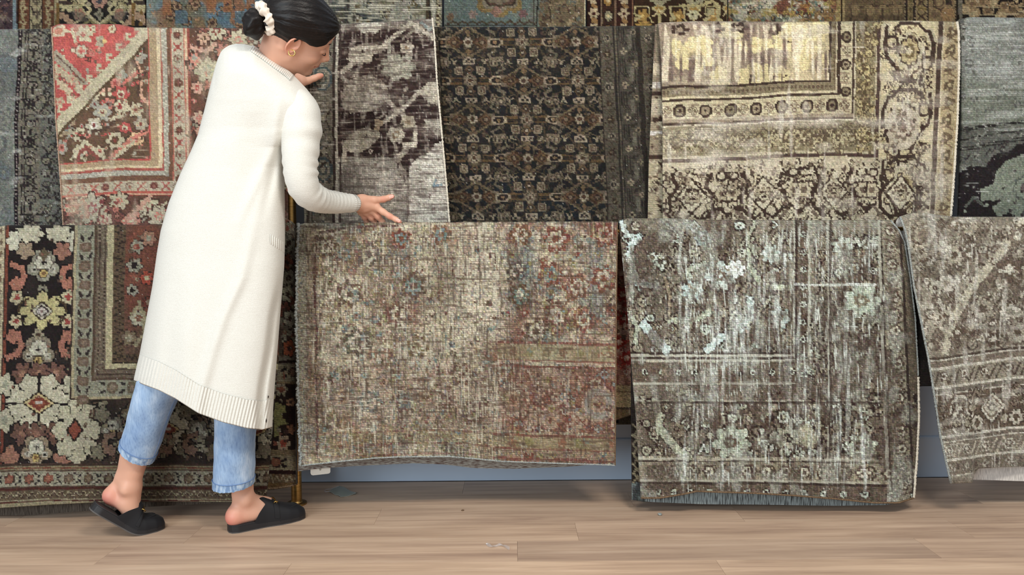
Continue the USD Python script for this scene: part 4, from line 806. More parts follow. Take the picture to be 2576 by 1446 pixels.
# continuing to the right: border turns below the inner field
for q, x in enumerate((205, 420, 640)):
    if q == 0:
        for a in range(8):
            th = a * np.pi / 4; s.flw(x + 48 * np.cos(th) * .8, 1082 + 62 * np.sin(th), 24, 5, .3, [(1.12, (24, 18, 20)), (1, (180, 174, 148))], rot=th)
        s.ell(x, 1082, 36, 46, (176, 170, 146)); s.dia(x - 6, 1082, 22, 32, (40, 30, 28)); s.dia(x - 6, 1082, 16, 24, (128, 66, 52))
    else: bigpal(x + 10, 1080, .72)
for x in (292, 350, 500, 560, 700): gflower(x, 1084 + (x % 40) - 20, (112, 104, 90), .72, (150, 146, 130))
for x in (250, 320, 390, 460, 530, 600, 660):
    for y in (1034, 1130): s.flw(x + (y % 7) * 3, y + (x % 9), 22, 5, .4, [(1.12, (26, 20, 20)), (1, [(104, 88, 70), (126, 96, 80), (122, 114, 96)][(x // 70 + y) % 3])], rot=x)
for x in (280, 430, 480, 590): hook(s, x, 1120, 17, (128, 100, 84), fx=1 if x % 4 else -1, edge=(30, 24, 22))
scat(s, 60, 200, 690, 1010, 1165, [(130, 120, 98), (104, 80, 66), (150, 142, 120), (80, 64, 50)], 4, 9, 3, out=(26, 20, 20), kinds='fd')
scat(s, 26, 24, 190, 600, 1160, [(130, 120, 98), (124, 84, 70), (80, 60, 50)], 3, 6, 4, kinds='fd')
# inner stripes turning the corner
def tc(x0, x1, y1, h, c): s.rect(x0, x1, 500, y1, c); s.rect(x0, 760, y1 - h, y1, c)
tc(184, 192, 1006, 8, (58, 44, 38)); tc(188, 196, 1002, 6, (164, 152, 120)); tc(196, 238, 996, 42, (140, 138, 120)); tc(236, 244, 956, 6, (84, 66, 54)); tc(244, 272, 950, 26, (104, 90, 76)); tc(250, 254, 944, 3, (70, 56, 48)); tc(264, 268, 930, 3, (70, 56, 48)); tc(272, 288, 926, 12, (172, 162, 128)); tc(288, 318, 912, 26, (92, 74, 58)); s.rect(318, 760, 500, 890, (112, 66, 54))
s.worn((92, 78, 66), 60, 80, .45, .2, .7, 12, region=((s.px > 318) & (s.py < 890)).astype(float)); s.worn((134, 76, 60), 50, 50, .55, .15, .6, 13, region=((s.px > 318) & (s.py < 890)).astype(float))
for k in range(9):
    y = 592 + k * 48
    if y < 980:
        for fx in (-1, 1): s.poly([(217 + fx * 4, y + 8), (217 + fx * 17, y - 8), (217 + fx * 15, y + 6), (217 + fx * 8, y + 16)], (52, 44, 44)); s.line([(217 + fx * 5, y + 22), (217 + fx * 14, y + 16)], 3, (90, 80, 70))
        s.hexa(217, y + 30, 15, 12, (108, 88, 74), .5); s.hexa(217, y + 30, 8, 7, (124, 106, 92), .5)
for k in range(11):
    x = 262 + k * 48
    for fy in (-1, 1): s.poly([(x + 8, 975 + fy * 4), (x - 8, 975 + fy * 16), (x + 4, 975 + fy * 15), (x + 16, 975 + fy * 8)], (52, 46, 44))
    s.hexa(x + 28, 975, 12, 14, (104, 90, 74), .5); s.hexa(x + 28, 975, 6, 8, (128, 112, 96), .5)
s.zig(288, 318, 560, 908, 16, 6, (52, 42, 36), hor=False); s.zig(302, 760, 888, 910, 16, 6, (56, 44, 38)); s.zig(246, 270, 560, 930, 10, 4, (130, 116, 98), hor=False)
for (x, y, r, a, b) in ((345, 620, 17, GG, (120, 60, 50)), (375, 600, 20, (150, 110, 92), GG), (340, 668, 20, (140, 136, 120), DK), (372, 700, 18, (160, 70, 56), (170, 160, 130)), (336, 730, 15, (150, 146, 130), DK), (352, 800, 22, (166, 160, 140), (120, 80, 66)), (376, 760, 16, (110, 56, 48), (140, 120, 100)), (330, 850, 20, (120, 104, 84), (150, 140, 120)), (375, 850, 16, (90, 70, 58), (130, 110, 90))): s.flw(x, y, r, 6, .35, [(1.15, (60, 44, 40)), (1, a), (.45, b)], rot=r)
s.line([(336, 790), (352, 770), (366, 790), (366, 840), (346, 866)], 8, (150, 140, 110), jag=6, jw=2); scat(s, 50, 320, 680, 570, 880, [(150, 140, 116), (84, 62, 52), (140, 80, 66), (110, 96, 80)], 3, 8, 8, kinds='fdx')
# bottom bands
for y0, y1, c in ((1166, 1170, (70, 52, 44)), (1170, 1182, (140, 126, 98)), (1176, 1179, (118, 66, 52)), (1182, 1186, (90, 70, 58)), (1186, 1220, (156, 150, 130)), (1220, 1223, (84, 66, 54)), (1223, 1232, (80, 42, 36)), (1232, 1253, (96, 80, 64)), (1253, 1257, (150, 138, 112)), (1257, 1262, (86, 46, 40)), (1262, 1300, (150, 138, 110))): s.rect(-500, 760, y0, y1, c)
for k in range(-9, 15):
    x = 40 + k * 49; c = (138, 82, 66) if x < 185 else (112, 92, 74)
    ros(s, x, 1203, 14, (70, 54, 46), c, (160, 104, 84) if x < 185 else (130, 112, 92), k=6)
    for fy in (-1, 1): s.poly([(x + 20, 1203 + fy * 2), (x + 34, 1203 + fy * 15), (x + 30, 1203 + fy * 5), (x + 24, 1203)], (44, 38, 40)); s.line([(x + 14, 1203 + fy * 14), (x + 24, 1203 + fy * 8)], 3.5, (50, 42, 42))
s.zig(-480, 760, 1233, 1252, 18, 6, (158, 146, 118)); s.zig(-476, 760, 1236, 1252, 18, 3, (70, 50, 44))
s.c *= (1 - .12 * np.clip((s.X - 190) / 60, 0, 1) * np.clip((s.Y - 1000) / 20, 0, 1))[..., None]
s.weave(rib=.14, tint=9, knot=.13, vth=.06, hth=.10, thread=(196, 186, 164), spark=.0016)
s.c = s.c * .84 + np.array([70, 64, 54.]) * .07
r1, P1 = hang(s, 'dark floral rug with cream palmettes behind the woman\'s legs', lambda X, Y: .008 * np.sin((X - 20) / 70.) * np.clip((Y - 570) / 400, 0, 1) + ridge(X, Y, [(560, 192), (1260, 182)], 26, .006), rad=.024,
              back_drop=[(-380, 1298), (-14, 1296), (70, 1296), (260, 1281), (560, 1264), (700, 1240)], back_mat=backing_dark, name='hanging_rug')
# the next layer of the same stack: dark floral rug showing at its right side
s = f1b = Rug([(0, 590), (1300, 590)], [(0, 744), (540, 742), (590, 740), (1000, 745), (1240, 748)], [(590, 548), (716, 548), (732, 556), (760, 580)], [(590, 1230), (690, 1228), (730, 1222), (760, 1212)], 2.522, seed=8, knot=3.5)
s.fill((58, 42, 36)); s.worn((84, 62, 52), 50, 60, .5, .2, .6, 1); s.rect(700, 770, 500, 960, (112, 104, 92)); s.worn((124, 66, 52), 40, 70, .52, .1, .8, 2, region=s.soft(690, 760, 600, 920, 10)); s.worn((70, 54, 46), 30, 40, .55, .1, .8, 3)
for y, c in ((556, (160, 150, 130)), (575, (150, 142, 124))): s.flw(722, y, 17, 5, .4, [(1.1, (40, 30, 28)), (1, c), (.4, (150, 90, 76))])
for y0, y1, c in ((908, 914, (40, 28, 26)), (916, 958, (130, 122, 102)), (958, 966, (120, 104, 78)), (966, 1130, (44, 30, 26)), (1130, 1146, (120, 104, 80)), (1146, 1182, (132, 122, 100)), (1184, 1192, (48, 26, 24)), (1192, 1216, (104, 84, 62)), (1216, 1250, (112, 84, 54))): s.rect(560, 780, y0, y1, c)
for x, y in ((712, 936), (712, 1164), (660, 1164)):
    for fy in (-1, 1): s.poly([(x - 10, y), (x + 4, y + fy * 14), (x + 12, y + fy * 8), (x, y + fy * 3)], (40, 32, 32))
ros(s, 694, 1162, 16, (60, 44, 38), (116, 72, 56), (130, 90, 70)); ros(s, 738, 936, 13, (60, 44, 38), (104, 80, 66), (120, 96, 76))
s.flw(708, 980, 18, 6, .4, [(1, (140, 132, 112)), (.5, (120, 70, 54))]); s.poly([(690, 1010), (716, 1020), (720, 1034), (706, 1040), (724, 1066), (700, 1070), (706, 1090), (690, 1100)], (128, 126, 80)); s.flw(712, 1114, 20, 6, .35, [(1, (150, 132, 110)), (.5, (140, 66, 52))]); s.flw(732, 1012, 12, 5, .4, [(1, (150, 112, 88))]); s.flw(732, 1080, 12, 5, .4, [(1, (140, 96, 72))])
for (x, y, c) in ((726, 612, GG), (722, 660, (130, 76, 60)), (728, 700, (140, 136, 118)), (724, 740, (150, 146, 126)), (716, 780, (100, 60, 50)), (728, 800, (150, 146, 130)), (726, 850, (130, 126, 110)), (728, 876, (150, 80, 56))): s.flw(x, y, 17, 5, .35, [(1.15, (50, 38, 34)), (1, c), (.4, (70, 52, 46))], sy=1.3)
scat(s, 40, 680, 744, 560, 1120, [(130, 120, 100), (70, 50, 44), (120, 72, 58)], 3, 7, 5, kinds='fd')
s.zig(560, 780, 1194, 1214, 16, 5, (150, 136, 112)); s.c *= .9
s.weave(rib=.2, tint=8, knot=.14, vth=.06, hth=.14, thread=(180, 170, 150), spark=.0012)
r1b, P1b = hang(s, 'dark floral rug layered behind, seen between the white coat and the brass upright', lambda X, Y: -.03 * np.clip((X - 728) / 18, 0, 1) ** 2, rad=.012, back_mat=backing_dark)
edge_cord(r1b, P1b, 'bottom', .008, cord_brown)

# faded many coloured rug at the middle
s = f2 = Rug([(0, 753), (560, 752), (640, 748), (800, 745), (900, 748), (1000, 750), (1100, 754), (1190, 757)], [(0, 1554), (558, 1553), (800, 1550), (1000, 1549), (1190, 1547)],
             [(740, 566), (770, 561), (1000, 559), (1300, 558), (1540, 557), (1560, 560)], [(750, 1172), (830, 1163), (940, 1152), (1000, 1149), (1130, 1148), (1200, 1154), (1260, 1160), (1400, 1165), (1500, 1168), (1550, 1170)], 2.45, seed=9, knot=3.3,
             wy=lambda X, Y: 9 * np.clip((X - 1180) / 360, 0, 1) * np.clip((Y - 700) / 200, 0, 1) - 10 * np.exp(-((X - 1080) / 160.) ** 2) * np.clip((Y - 950) / 150, 0, 1))
CRM, BRN, TEA, RST, OLI = (176, 164, 146), (94, 72, 60), (104, 120, 120), (116, 62, 50), (122, 108, 76)
s.fill((172, 156, 134))
s.worn((126, 104, 84), 70, 90, .48, .12, .7, 1, 4); s.worn((106, 118, 118), 60, 80, .56, .10, .7, 2, 3); s.worn((120, 70, 56), 50, 110, .58, .10, .7, 3, 3); s.worn((188, 176, 158), 90, 120, .54, .1, .7, 4, 3); s.worn((128, 112, 74), 46, 60, .62, .1, .6, 5)
dense(s, 780, 1260, 566, 1150, 40, [(170, 158, 138), (112, 122, 120), (150, 134, 112), (134, 96, 82), (140, 128, 90)], (126, 104, 88), 91, vine=(136, 114, 96)); dense(s, 1270, 1560, 566, 850, 42, [(170, 150, 130), (104, 116, 118), (120, 70, 56), (130, 112, 74)], (84, 62, 54), 92, vine=(110, 70, 58))
s.worn((196, 182, 158), 80, 110, .44, .2, .7, 94, 4); s.worn((112, 92, 80), 60, 80, .6, .1, .5, 95, 3)
rt = s.soft(1270, 1600, 540, 1200, 50)
s.worn((112, 70, 58), 60, 70, .42, .15, .75, 6, 3, region=rt); s.blend(s.soft(1275, 1345, 560, 800, 20) * np.clip((s.fld(36, 50, 7) - .3) / .2, 0, 1), (96, 108, 110), .6); s.blend(s.soft(1480, 1520, 600, 800, 14), (106, 114, 118), .6)
s.blend(s.soft(1165, 1275, 550, 860, 60) * np.clip((s.fld(30, 160, 8, 2) - .25) / .3, 0, 1), (196, 184, 164), .75); s.blend(s.soft(990, 1030, 600, 1150, 14), (98, 88, 84), .35); s.blend(s.soft(770, 800, 600, 1150, 10), (100, 78, 68), .35)
rust = [(128, 58, 46), (104, 66, 54), (86, 62, 54)]
for k, (x, y, r, c, c2) in enumerate(((1310, 590, 22, (110, 72, 52), CRM), (1400, 600, 26, RST, CRM), (1520, 590, 24, RST, (170, 140, 120)), (1300, 680, 20, (84, 70, 64), CRM), (1385, 690, 24, RST, TEA), (1450, 720, 26, (120, 80, 66), CRM), (1520, 700, 26, (126, 70, 58), CRM), (1310, 745, 24, (88, 66, 52), (96, 120, 112)), (1400, 790, 26, (104, 70, 60), CRM), (1470, 800, 22, (120, 74, 60), CRM), (1350, 830, 24, BRN, CRM), (930, 640, 24, (100, 84, 76), CRM), (1010, 600, 20, RST, TEA), (1040, 720, 26, BRN, TEA), (1000, 790, 24, (104, 70, 62), CRM), (880, 740, 26, BRN, CRM), (900, 860, 28, (92, 82, 70), CRM), (1050, 870, 22, (110, 90, 66), CRM), (860, 960, 28, BRN, CRM), (930, 1010, 24, TEA, CRM), (1020, 1010, 28, (96, 74, 66), TEA), (1110, 1000, 26, (104, 78, 68), CRM), (1160, 940, 24, BRN, CRM), (1190, 1040, 26, (98, 76, 68), CRM), (820, 620, 22, BRN, CRM), (830, 1080, 22, (110, 96, 84), CRM), (1110, 590, 20, (120, 84, 66), TEA))):
    s.flw(x, y, r * 1.4, 6, .4, [(1, c), (.62, c2), (.3, c)], rot=k)
for y0, y1, c, a in ((856, 862, (110, 60, 52), .8), (862, 900, (140, 126, 96), .6), (900, 905, (120, 70, 60), .8), (905, 914, (176, 160, 140), .6), (914, 920, (110, 54, 46), .8)): s.rect(1250, 1560, y0, y1, c, a)
s.rect(1255, 1560, 920, 1082, (118, 74, 62), .5); s.rect(800, 1255, 920, 1082, (120, 88, 76), .30)
dense(s, 1262, 1560, 926, 1080, 36, [(166, 146, 128), (130, 80, 66), (120, 124, 124)], (98, 58, 50), 93)
for (x, y, rx, ry, c) in ((1291, 1000, 40, 42, BRN), (1505, 1008, 42, 46, (124, 126, 124)), (1385, 950, 26, 26, (150, 130, 110)), (1450, 945, 26, 26, (104, 60, 50)), (1385, 1052, 26, 24, (156, 136, 118)), (1450, 1052, 22, 22, (150, 130, 112)), (1070, 1000, 36, 40, BRN), (860, 1000, 38, 40, (96, 80, 74)), (965, 960, 22, 26, (100, 90, 86))):
    s.ell(x, y, rx, ry, (166, 148, 130), .6); s.ell(x, y, rx * .84, ry * .84, c, .5); s.ell(x, y, rx * .5, ry * .5, (150, 118, 96), .8); s.dia(x, y, rx * .3, ry * .3, (92, 58, 46))
for pts in ([(1332, 1078), (1345, 1040), (1420, 1000), (1430, 960)], [(1420, 1000), (1440, 1040), (1475, 1078)], [(1330, 930), (1360, 990)], [(1560, 960), (1540, 1060)]): s.line(pts, 6, (170, 152, 134), a=.8)
for y0, y1, c, a in ((1082, 1090, (150, 126, 104), .8), (1090, 1094, (110, 62, 52), .8), (1094, 1124, (134, 118, 86), .7), (1124, 1128, (112, 60, 52), .8), (1128, 1150, (150, 132, 108), .5), (1150, 1154, (116, 60, 54), .7)): s.rect(1240, 1560, y0, y1, c, a); s.rect(800, 1240, y0 - 2, y1 - 2, c, a * .6)
for k in range(7): s.flw(1290 + k * 42, 1109, 13, 5, .35, [(1, [(124, 62, 48), (120, 110, 60), (150, 130, 100)][k % 3])]); s.flw(1290 + k * 42, 882, 12, 5, .35, [(1, [(104, 66, 52), (120, 110, 70), (110, 90, 70)][k % 3])])
s.line([(800, 1150), (792, 700), (794, 600), (806, 584), (900, 570), (1000, 566)], 6, (92, 62, 58)); s.line([(774, 1150), (770, 590)], 4, (112, 100, 92)); s.rect(740, 768, 540, 1200, (158, 152, 138)); s.rect(740, 900, 540, 574, (134, 136, 130), .5)
for pts in ([(1136, 650), (1140, 690), (1160, 705), (1176, 680)], [(1100, 600), (1090, 640), (1110, 700)], [(1230, 640), (1245, 640), (1250, 690)], [(905, 870), (915, 900), (925, 1010)], [(1000, 870), (1002, 1060)]): s.line(pts, 3, (96, 64, 54), a=.8)
scat(s, 240, 790, 1260, 570, 1150, [BRN, CRM, TEA, (110, 70, 60), (150, 140, 118), (120, 110, 80)], 4, 10, 3, kinds='fdxv'); scat(s, 160, 1260, 1548, 570, 1150, [RST, CRM, TEA, (84, 60, 52), (150, 130, 112), (126, 112, 70)], 4, 10, 4, kinds='fdxv')
# thread bare: bright warps and wefts everywhere, stray coloured knots
pal = np.array([(116, 72, 58), (98, 112, 118), (196, 182, 160), (150, 134, 88), (66, 52, 47), (172, 140, 124), (116, 120, 132), (206, 196, 176)], float)
kk = s.kn(21); ki = (s.kn(22) * len(pal)).astype(int); mk = (kk < .22); s.c[mk] = s.c[mk] * .55 + pal[ki[mk]] * .45
st = s.fld(s.cell * 1.6, 60, 25); m = (st > .74); s.c[m] = s.c[m] * .5 + pal[(s.fld(s.cell * 1.6, 60, 26)[m] * 7.99).astype(int)] * .5
s.weave(rib=.24, tint=18, knot=.22, vth=.33, hth=.26, thread=(208, 197, 178), spark=.0016, dirt=.12, vrib=.05, region=1 - .35 * rt)
for y, c, a in ((860, (112, 64, 54), .6), (903, (116, 66, 54), .6), (918, (110, 58, 48), .5), (1092, (112, 62, 52), .55), (1126, (112, 62, 52), .55), (1152, (110, 62, 54), .5)):
    k_ = np.clip(1.6 - abs(s.py - y) / 2.2, 0, 1) * np.clip((s.X - 1180) / 120, .25, 1) * (s.X > 790) * np.clip((s.fld(30, 12, 96) - .15) / .3, 0, 1); s.blend(k_, c, a)
for y, h in ((882, 20), (1109, 16)): s.blend(np.clip((h - abs(s.py - y)) / 4, 0, 1) * np.clip((s.X - 1230) / 60, 0, 1), (138, 122, 92), .35)
s.blend(np.clip((78 - abs(s.py - 1000)) / 5, 0, 1) * np.clip((s.X - 1240) / 60, 0, 1), (128, 78, 62), .12)
for (x, y, rx, ry, c) in ((1291, 1000, 36, 38, (92, 62, 52)), (1505, 1008, 38, 42, (122, 126, 124)), (1400, 960, 20, 20, (104, 60, 50)), (1440, 1050, 20, 20, (104, 60, 50)), (1070, 1000, 34, 38, (112, 90, 78)), (870, 1000, 36, 38, (112, 94, 84))):
    e_ = np.hypot((s.px - x) / rx, (s.py - y) / ry); nz_ = np.clip((s.fld(9, 9, 97) - .3) / .3, 0, 1); s.blend(np.clip((1 - abs(e_ - .8) / .16) * 2, 0, 1) * nz_, c, .45); s.blend(np.clip((.45 - e_) * 6, 0, 1) * nz_, c, .4)
g_ = s.c.mean(-1, keepdims=True); s.c = (g_ + (s.c - g_) * .95) * np.array([.985, 1.0, .985]); s.c = s.c * .95 + np.array([176, 164, 150.]) * .07; dm = np.clip((s.fld(30, 2.4, 73) - .70) / .1, 0, 1); s.blend(dm, (74, 56, 46), .5); dm = np.clip((s.fld(2.4, 34, 74) - .72) / .1, 0, 1); s.blend(dm, (70, 56, 48), .5)
rf2, Pf2 = hang(s, 'faded many-coloured rug worn to its threads, on the front rail under the woman\'s hand', lambda X, Y: .016 * np.sin((X - 760) / 118.) * np.clip((Y - 640) / 450, 0, 1) + .006 * np.sin(X / 41.) * np.clip((Y - 700) / 400, 0, 1), rad=.024,
               back_drop=[(740, 1188), (800, 1179), (900, 1172), (1050, 1165), (1130, 1168), (1200, 1177), (1300, 1179), (1440, 1174), (1550, 1164)], back_mat=cloth_mat('rug_back_striped', (86, 66, 60), (150, 148, 140), (60., 60., 420.)), back_dx=(-7, -14))
edge_cord(rf2, Pf2, 'left', .010, cord_grey, shag=.004); edge_cord(rf2, Pf2, 'bottom', .005, cord_grey); edge_cord(rf2, Pf2, 'right', .004, cord_brown, bumps=False)
# rust coloured rug between the two big front ones
s = Rug([(0, 1500), (1300, 1500)], [(0, 1640), (1300, 1640)], [(1500, 562), (1640, 560)], [(1500, 1066), (1548, 1058), (1600, 1040), (1640, 1030)], 2.535, seed=10, knot=3.3)
s.fill((126, 84, 70)); s.worn((104, 50, 42), 40, 50, .5, .1, .9, 1); s.worn((158, 132, 114), 30, 60, .5, .15, .7, 2); s.rect(1480, 1660, 500, 640, (160, 136, 118), .7)
for y0, y1, c in ((966, 970, (120, 90, 70)), (970, 984, (140, 118, 88)), (984, 988, (106, 80, 60)), (988, 1022, (146, 124, 92)), (1022, 1030, (70, 56, 46)), (1030, 1056, (104, 84, 60)), (1056, 1070, (80, 74, 68))): s.rect(1480, 1660, y0, y1, c)
for (x, y) in ((1570, 800), (1560, 860), (1576, 900), (1566, 740)): s.flw(x, y, 20, 6, .35, [(1, (128, 40, 32)), (.4, (160, 130, 110))])
scat(s, 60, 1545, 1605, 620, 960, [(120, 50, 40), (160, 134, 116), (84, 60, 50)], 3, 8, 3, kinds='fdx'); s.weave(rib=.2, tint=12, knot=.16, vth=.12, hth=.2, thread=(190, 170, 150))
hang(s, 'rust red rug glimpsed in the gap between the two large front rugs', None, rad=.016, back_mat=backing_dark)

# grey brown rug at the right of the middle
s = f3 = Rug([(0, 1553), (552, 1557), (640, 1565), (800, 1580), (950, 1591), (1050, 1600), (1150, 1606), (1262, 1613)], [(0, 2238), (552, 2238), (580, 2262), (610, 2276), (700, 2290), (800, 2302), (930, 2309), (1050, 2311), (1150, 2306), (1280, 2296)],
             [(1550, 556), (1580, 549), (1700, 549), (1760, 552), (2000, 553), (2230, 553), (2262, 560), (2300, 580)], [(1600, 1252), (1660, 1252), (1720, 1242), (1752, 1235), (1900, 1240), (2000, 1246), (2100, 1254), (2200, 1264), (2260, 1264), (2310, 1248)], 2.44, seed=11, knot=3.3,
             wx=lambda X, Y: .055 * (Y - 552) * np.clip((1720 - X) / 160, 0, 1) + .05 * (Y - 552) * np.clip((X - 2150) / 120, 0, 1), wy=lambda X, Y: -12 * np.clip((X - 1760) / 500, 0, 1) * 0 + 8 * np.clip((X - 1900) / 380, 0, 1) * np.clip((Y - 1080) / 150, 0, 1))
FB, FD, FP, FW = (120, 111, 99), (60, 48, 45), (166, 170, 156), (204, 212, 210)
s.fill(FB); s.worn((88, 74, 66), 80, 80, .48, .15, .7, 1, 3); s.worn((134, 124, 110), 70, 70, .55, .15, .6, 2, 3)
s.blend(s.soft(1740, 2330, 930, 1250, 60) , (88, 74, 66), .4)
dense(s, 1560, 2000, 566, 890, 38, [(156, 152, 136), (128, 116, 100), (168, 174, 164), (140, 132, 116)], FD, 111, vine=(84, 70, 62)); dense(s, 2090, 2212, 566, 1150, 40, [(150, 146, 130), (128, 116, 100), (166, 168, 156)], FD, 112); dense(s, 1590, 2090, 1015, 1150, 40, [(150, 146, 130), (124, 112, 98), (166, 168, 156)], FD, 113); dense(s, 2040, 2086, 566, 1000, 26, [(140, 132, 116), (110, 98, 86)], FD, 114)
# side vertical bands
def bv(x0, x1, c, y0=500, y1=1400, a=1.0): s.rect(x0, x1, y0, y1, c, a)
for x0, x1, c in ((1996, 2000, (166, 162, 146)), (2000, 2006, FD), (2006, 2034, (90, 76, 66)), (2034, 2038, (150, 144, 128)), (2082, 2086, (150, 144, 128)), (2086, 2090, FD), (2208, 2213, (160, 156, 140)), (2213, 2217, FD), (2217, 2262, (140, 132, 116)), (2262, 2267, FD), (2267, 2330, (110, 98, 84))): bv(x0, x1, c, y1=905 if x0 < 2080 else 1400, a=.85)
for k in range(9): ros(s, 2021, 590 + k * 44, 10, FD, (166, 170, 158), FD, k=6)
for k in range(16): s.flw(2240, 580 + k * 42, 17, 6, .3, [(1, (84, 70, 62)), (.7, (166, 160, 146)), (.35, (90, 76, 68))]); s.line([(2222, 600 + k * 42), (2240, 606 + k * 42), (2258, 598 + k * 42)], 4, (90, 76, 68))
for y0, y1, c in ((886, 892, FD), (892, 898, (160, 154, 138)), (898, 904, FD), (904, 910, (158, 152, 136)), (910, 962, (98, 84, 74)), (962, 966, (156, 150, 134)), (1006, 1010, (150, 144, 130)), (1010, 1015, FD), (1150, 1158, (160, 152, 134)), (1158, 1163, FD), (1163, 1206, (136, 126, 110)), (1206, 1212, (150, 142, 124)), (1212, 1218, FD), (1218, 1262, (96, 82, 72))):
    s.rect(1500, 2000 if y0 < 1000 else 2212, y0, y1, c, .8)
for k in range(10): ros(s, 1600 + k * 49 + (8 if k < 3 else 0), 936, 10, FD, (170, 174, 160), FD, k=6)
for k in range(15): ros(s, 1640 + k * 48, 1238, 11, FD, (166, 170, 158), FD, k=6); s.flw(1640 + k * 48, 1185, 18, 6, .3, [(1, (84, 70, 62)), (.7, (170, 164, 148)), (.35, (84, 70, 62))]); s.line([(1654 + k * 48, 1170), (1664 + k * 48, 1186), (1654 + k * 48, 1202)], 4.5, (80, 66, 60))
# field arabesques: pale blue vines, medallion, flowers
PB = (178, 192, 190)
for pts, w, c in (([(1562, 560), (1575, 590), (1600, 600), (1608, 592)], 11, PB), ([(1606, 600), (1586, 616), (1580, 650), (1588, 690), (1600, 712), (1630, 716)], 15, PB), ([(1580, 720), (1578, 760)], 9, (160, 164, 150)), ([(1580, 800), (1592, 824), (1584, 860)], 12, (150, 152, 138)), ([(1612, 818), (1640, 850), (1672, 880)], 22, PB), ([(1590, 640), (1600, 660)], 6, (96, 110, 110)),
                  ([(1780, 880), (1810, 850), (1860, 830), (1884, 800), (1888, 752)], 15, PB), ([(1684, 806), (1740, 806), (1780, 790), (1790, 730)], 12, (160, 164, 146)), ([(1670, 700), (1680, 740), (1680, 800)], 6, (146, 130, 110)), ([(1740, 740), (1730, 680), (1770, 664), (1800, 690)], 10, (160, 164, 150)), ([(1886, 620), (1886, 670), (1920, 720), (1990, 726)], 12, (164, 168, 146)), ([(1900, 560), (1880, 600), (1900, 640)], 8, (150, 150, 134)), ([(1640, 1010), (1650, 1080), (1700, 1130), (1730, 1150)], 20, (160, 160, 142)), ([(1600, 1000), (1612, 1040)], 8, (150, 146, 130)), ([(2090, 760), (2030, 840), (2060, 900)], 5, (150, 144, 130))):
    s.line(pts, w + 5, FD, jag=9, jw=2); s.line(pts, w, c, jag=9, jw=2)
s.dia(1672, 592, 34, 34, (84, 70, 62)); s.dia(1672, 592, 28, 28, (142, 130, 114)); s.dia(1672, 592, 22, 24, FD); s.dia(1672, 592, 17, 18, (150, 150, 136)); s.dia(1672, 592, 8, 9, FB)
s.flw(1672, 592, 58, 10, .25, [(1, (96, 82, 72))], a if False else 0) if False else None
for (x, y, r, c, c2) in ((1812, 694, 38, (180, 190, 186), (120, 104, 92)), (1850, 676, 24, (206, 212, 210), (150, 146, 134)), (1740, 730, 26, (170, 184, 182), FB), (1840, 1110, 46, (160, 164, 148), (100, 84, 74)), (2165, 756, 44, (164, 170, 156), (130, 120, 104)), (1640, 748, 20, (150, 144, 128), FD), (1868, 635, 12, (176, 178, 164), FD), (1820, 575, 13, (170, 170, 150), FD), (1770, 600, 22, (140, 150, 148), FD), (2120, 620, 26, (160, 164, 154), FB), (2130, 900, 34, (150, 150, 136), (96, 82, 74)), (2050, 1030, 30, (104, 90, 80), (160, 152, 134)), (2160, 1120, 32, (164, 168, 154), FD), (1720, 1000, 26, (140, 134, 118), FD), (1980, 1100, 30, (150, 146, 130), FD), (1940, 640, 24, (164, 172, 166), FB), (1960, 800, 28, (160, 168, 164), FB), (2150, 1010, 30, (140, 134, 120), FD), (1700, 1080, 22, (120, 108, 94), FD)):
    s.flw(x, y, r * 1.1, 7, .36, [(1, (80, 66, 60))], rot=r, sx=1.1); s.flw(x, y, r, 7, .38, [(1, c), (.4, c2), (.18, c)], rot=r, sx=1.1)
for x in (1780, 1910, 2050): s.poly([(x, 1060), (x + 34, 1030), (x + 40, 1060), (x + 18, 1090)], (84, 68, 60)); s.dia(x + 10, 1040, 14, 16, (140, 134, 116)); 
s.poly([(2000, 1090), (2030, 1060), (2060, 1100), (2044, 1130), (2020, 1120)], (158, 152, 132)); s.flw(2060, 1070, 16, 6, .3, [(1, FD), (.7, (150, 142, 120))])
scat(s, 70, 1570, 2260, 560, 1160, [FD, (150, 146, 130), (96, 82, 72), (168, 172, 160), FD, (130, 118, 102)], 4, 10, 3, kinds='fdxv'); scat(s, 60, 1900, 2300, 980, 1160, [FD, (150, 146, 130), FD], 5, 11, 4, kinds='dvx')
s.worn((92, 80, 72), 40, 60, .56, .08, .7, 131, 3); s.worn((150, 150, 142), 30, 50, .58, .08, .6, 132, 3)
# white wear: bared warps standing out in vertical streaks
rg_ = s.soft(1690, 2240, 570, 1230, 60)
for (cx, cy, rx, ry, a) in ((1850, 860, 60, 110, .8), (1990, 860, 26, 180, .55), (2130, 1000, 30, 160, .6), (1720, 860, 40, 160, .4), (1920, 700, 60, 90, .4), (2150, 660, 80, 120, .4), (2040, 900, 40, 120, .3), (1800, 1000, 60, 130, .3)):
    s.blend(s.spot(cx, cy, rx, ry) * np.clip((s.fld(4.5, 80, 31) - .45) / .16, 0, 1), FW, a * .75)
s.worn(FW, 9, 120, .66, .08, .55, 32, region=rg_); s.line([(2000, 716), (2200, 716)], 5, (206, 210, 206), a=.7)
s.weave(rib=.16, tint=10, knot=.18, vth=.32, hth=.16, thread=(202, 207, 201), spark=.0020, vrib=.12, region=.55 + .45 * rg_)
s.c *= 1.12; dm = np.clip((s.fld(2.6, 40, 74) - .68) / .1, 0, 1) * rg_; s.blend(dm, (66, 54, 48), .4)
for x, c, a in ((1998, (190, 192, 184), .6), (2004, FD, .55), (2035, (176, 176, 166), .5), (2084, (176, 176, 166), .5), (2089, FD, .5), (2211, (176, 174, 164), .6), (2216, FD, .5), (2264, FD, .5)):
    s.blend(np.clip(1.5 - abs(s.px - x) / 2.4, 0, 1) * ((s.Y < 900) | (x > 2080)) * np.clip((s.fld(14, 50, 141) - .2) / .3, 0, 1), c, a)
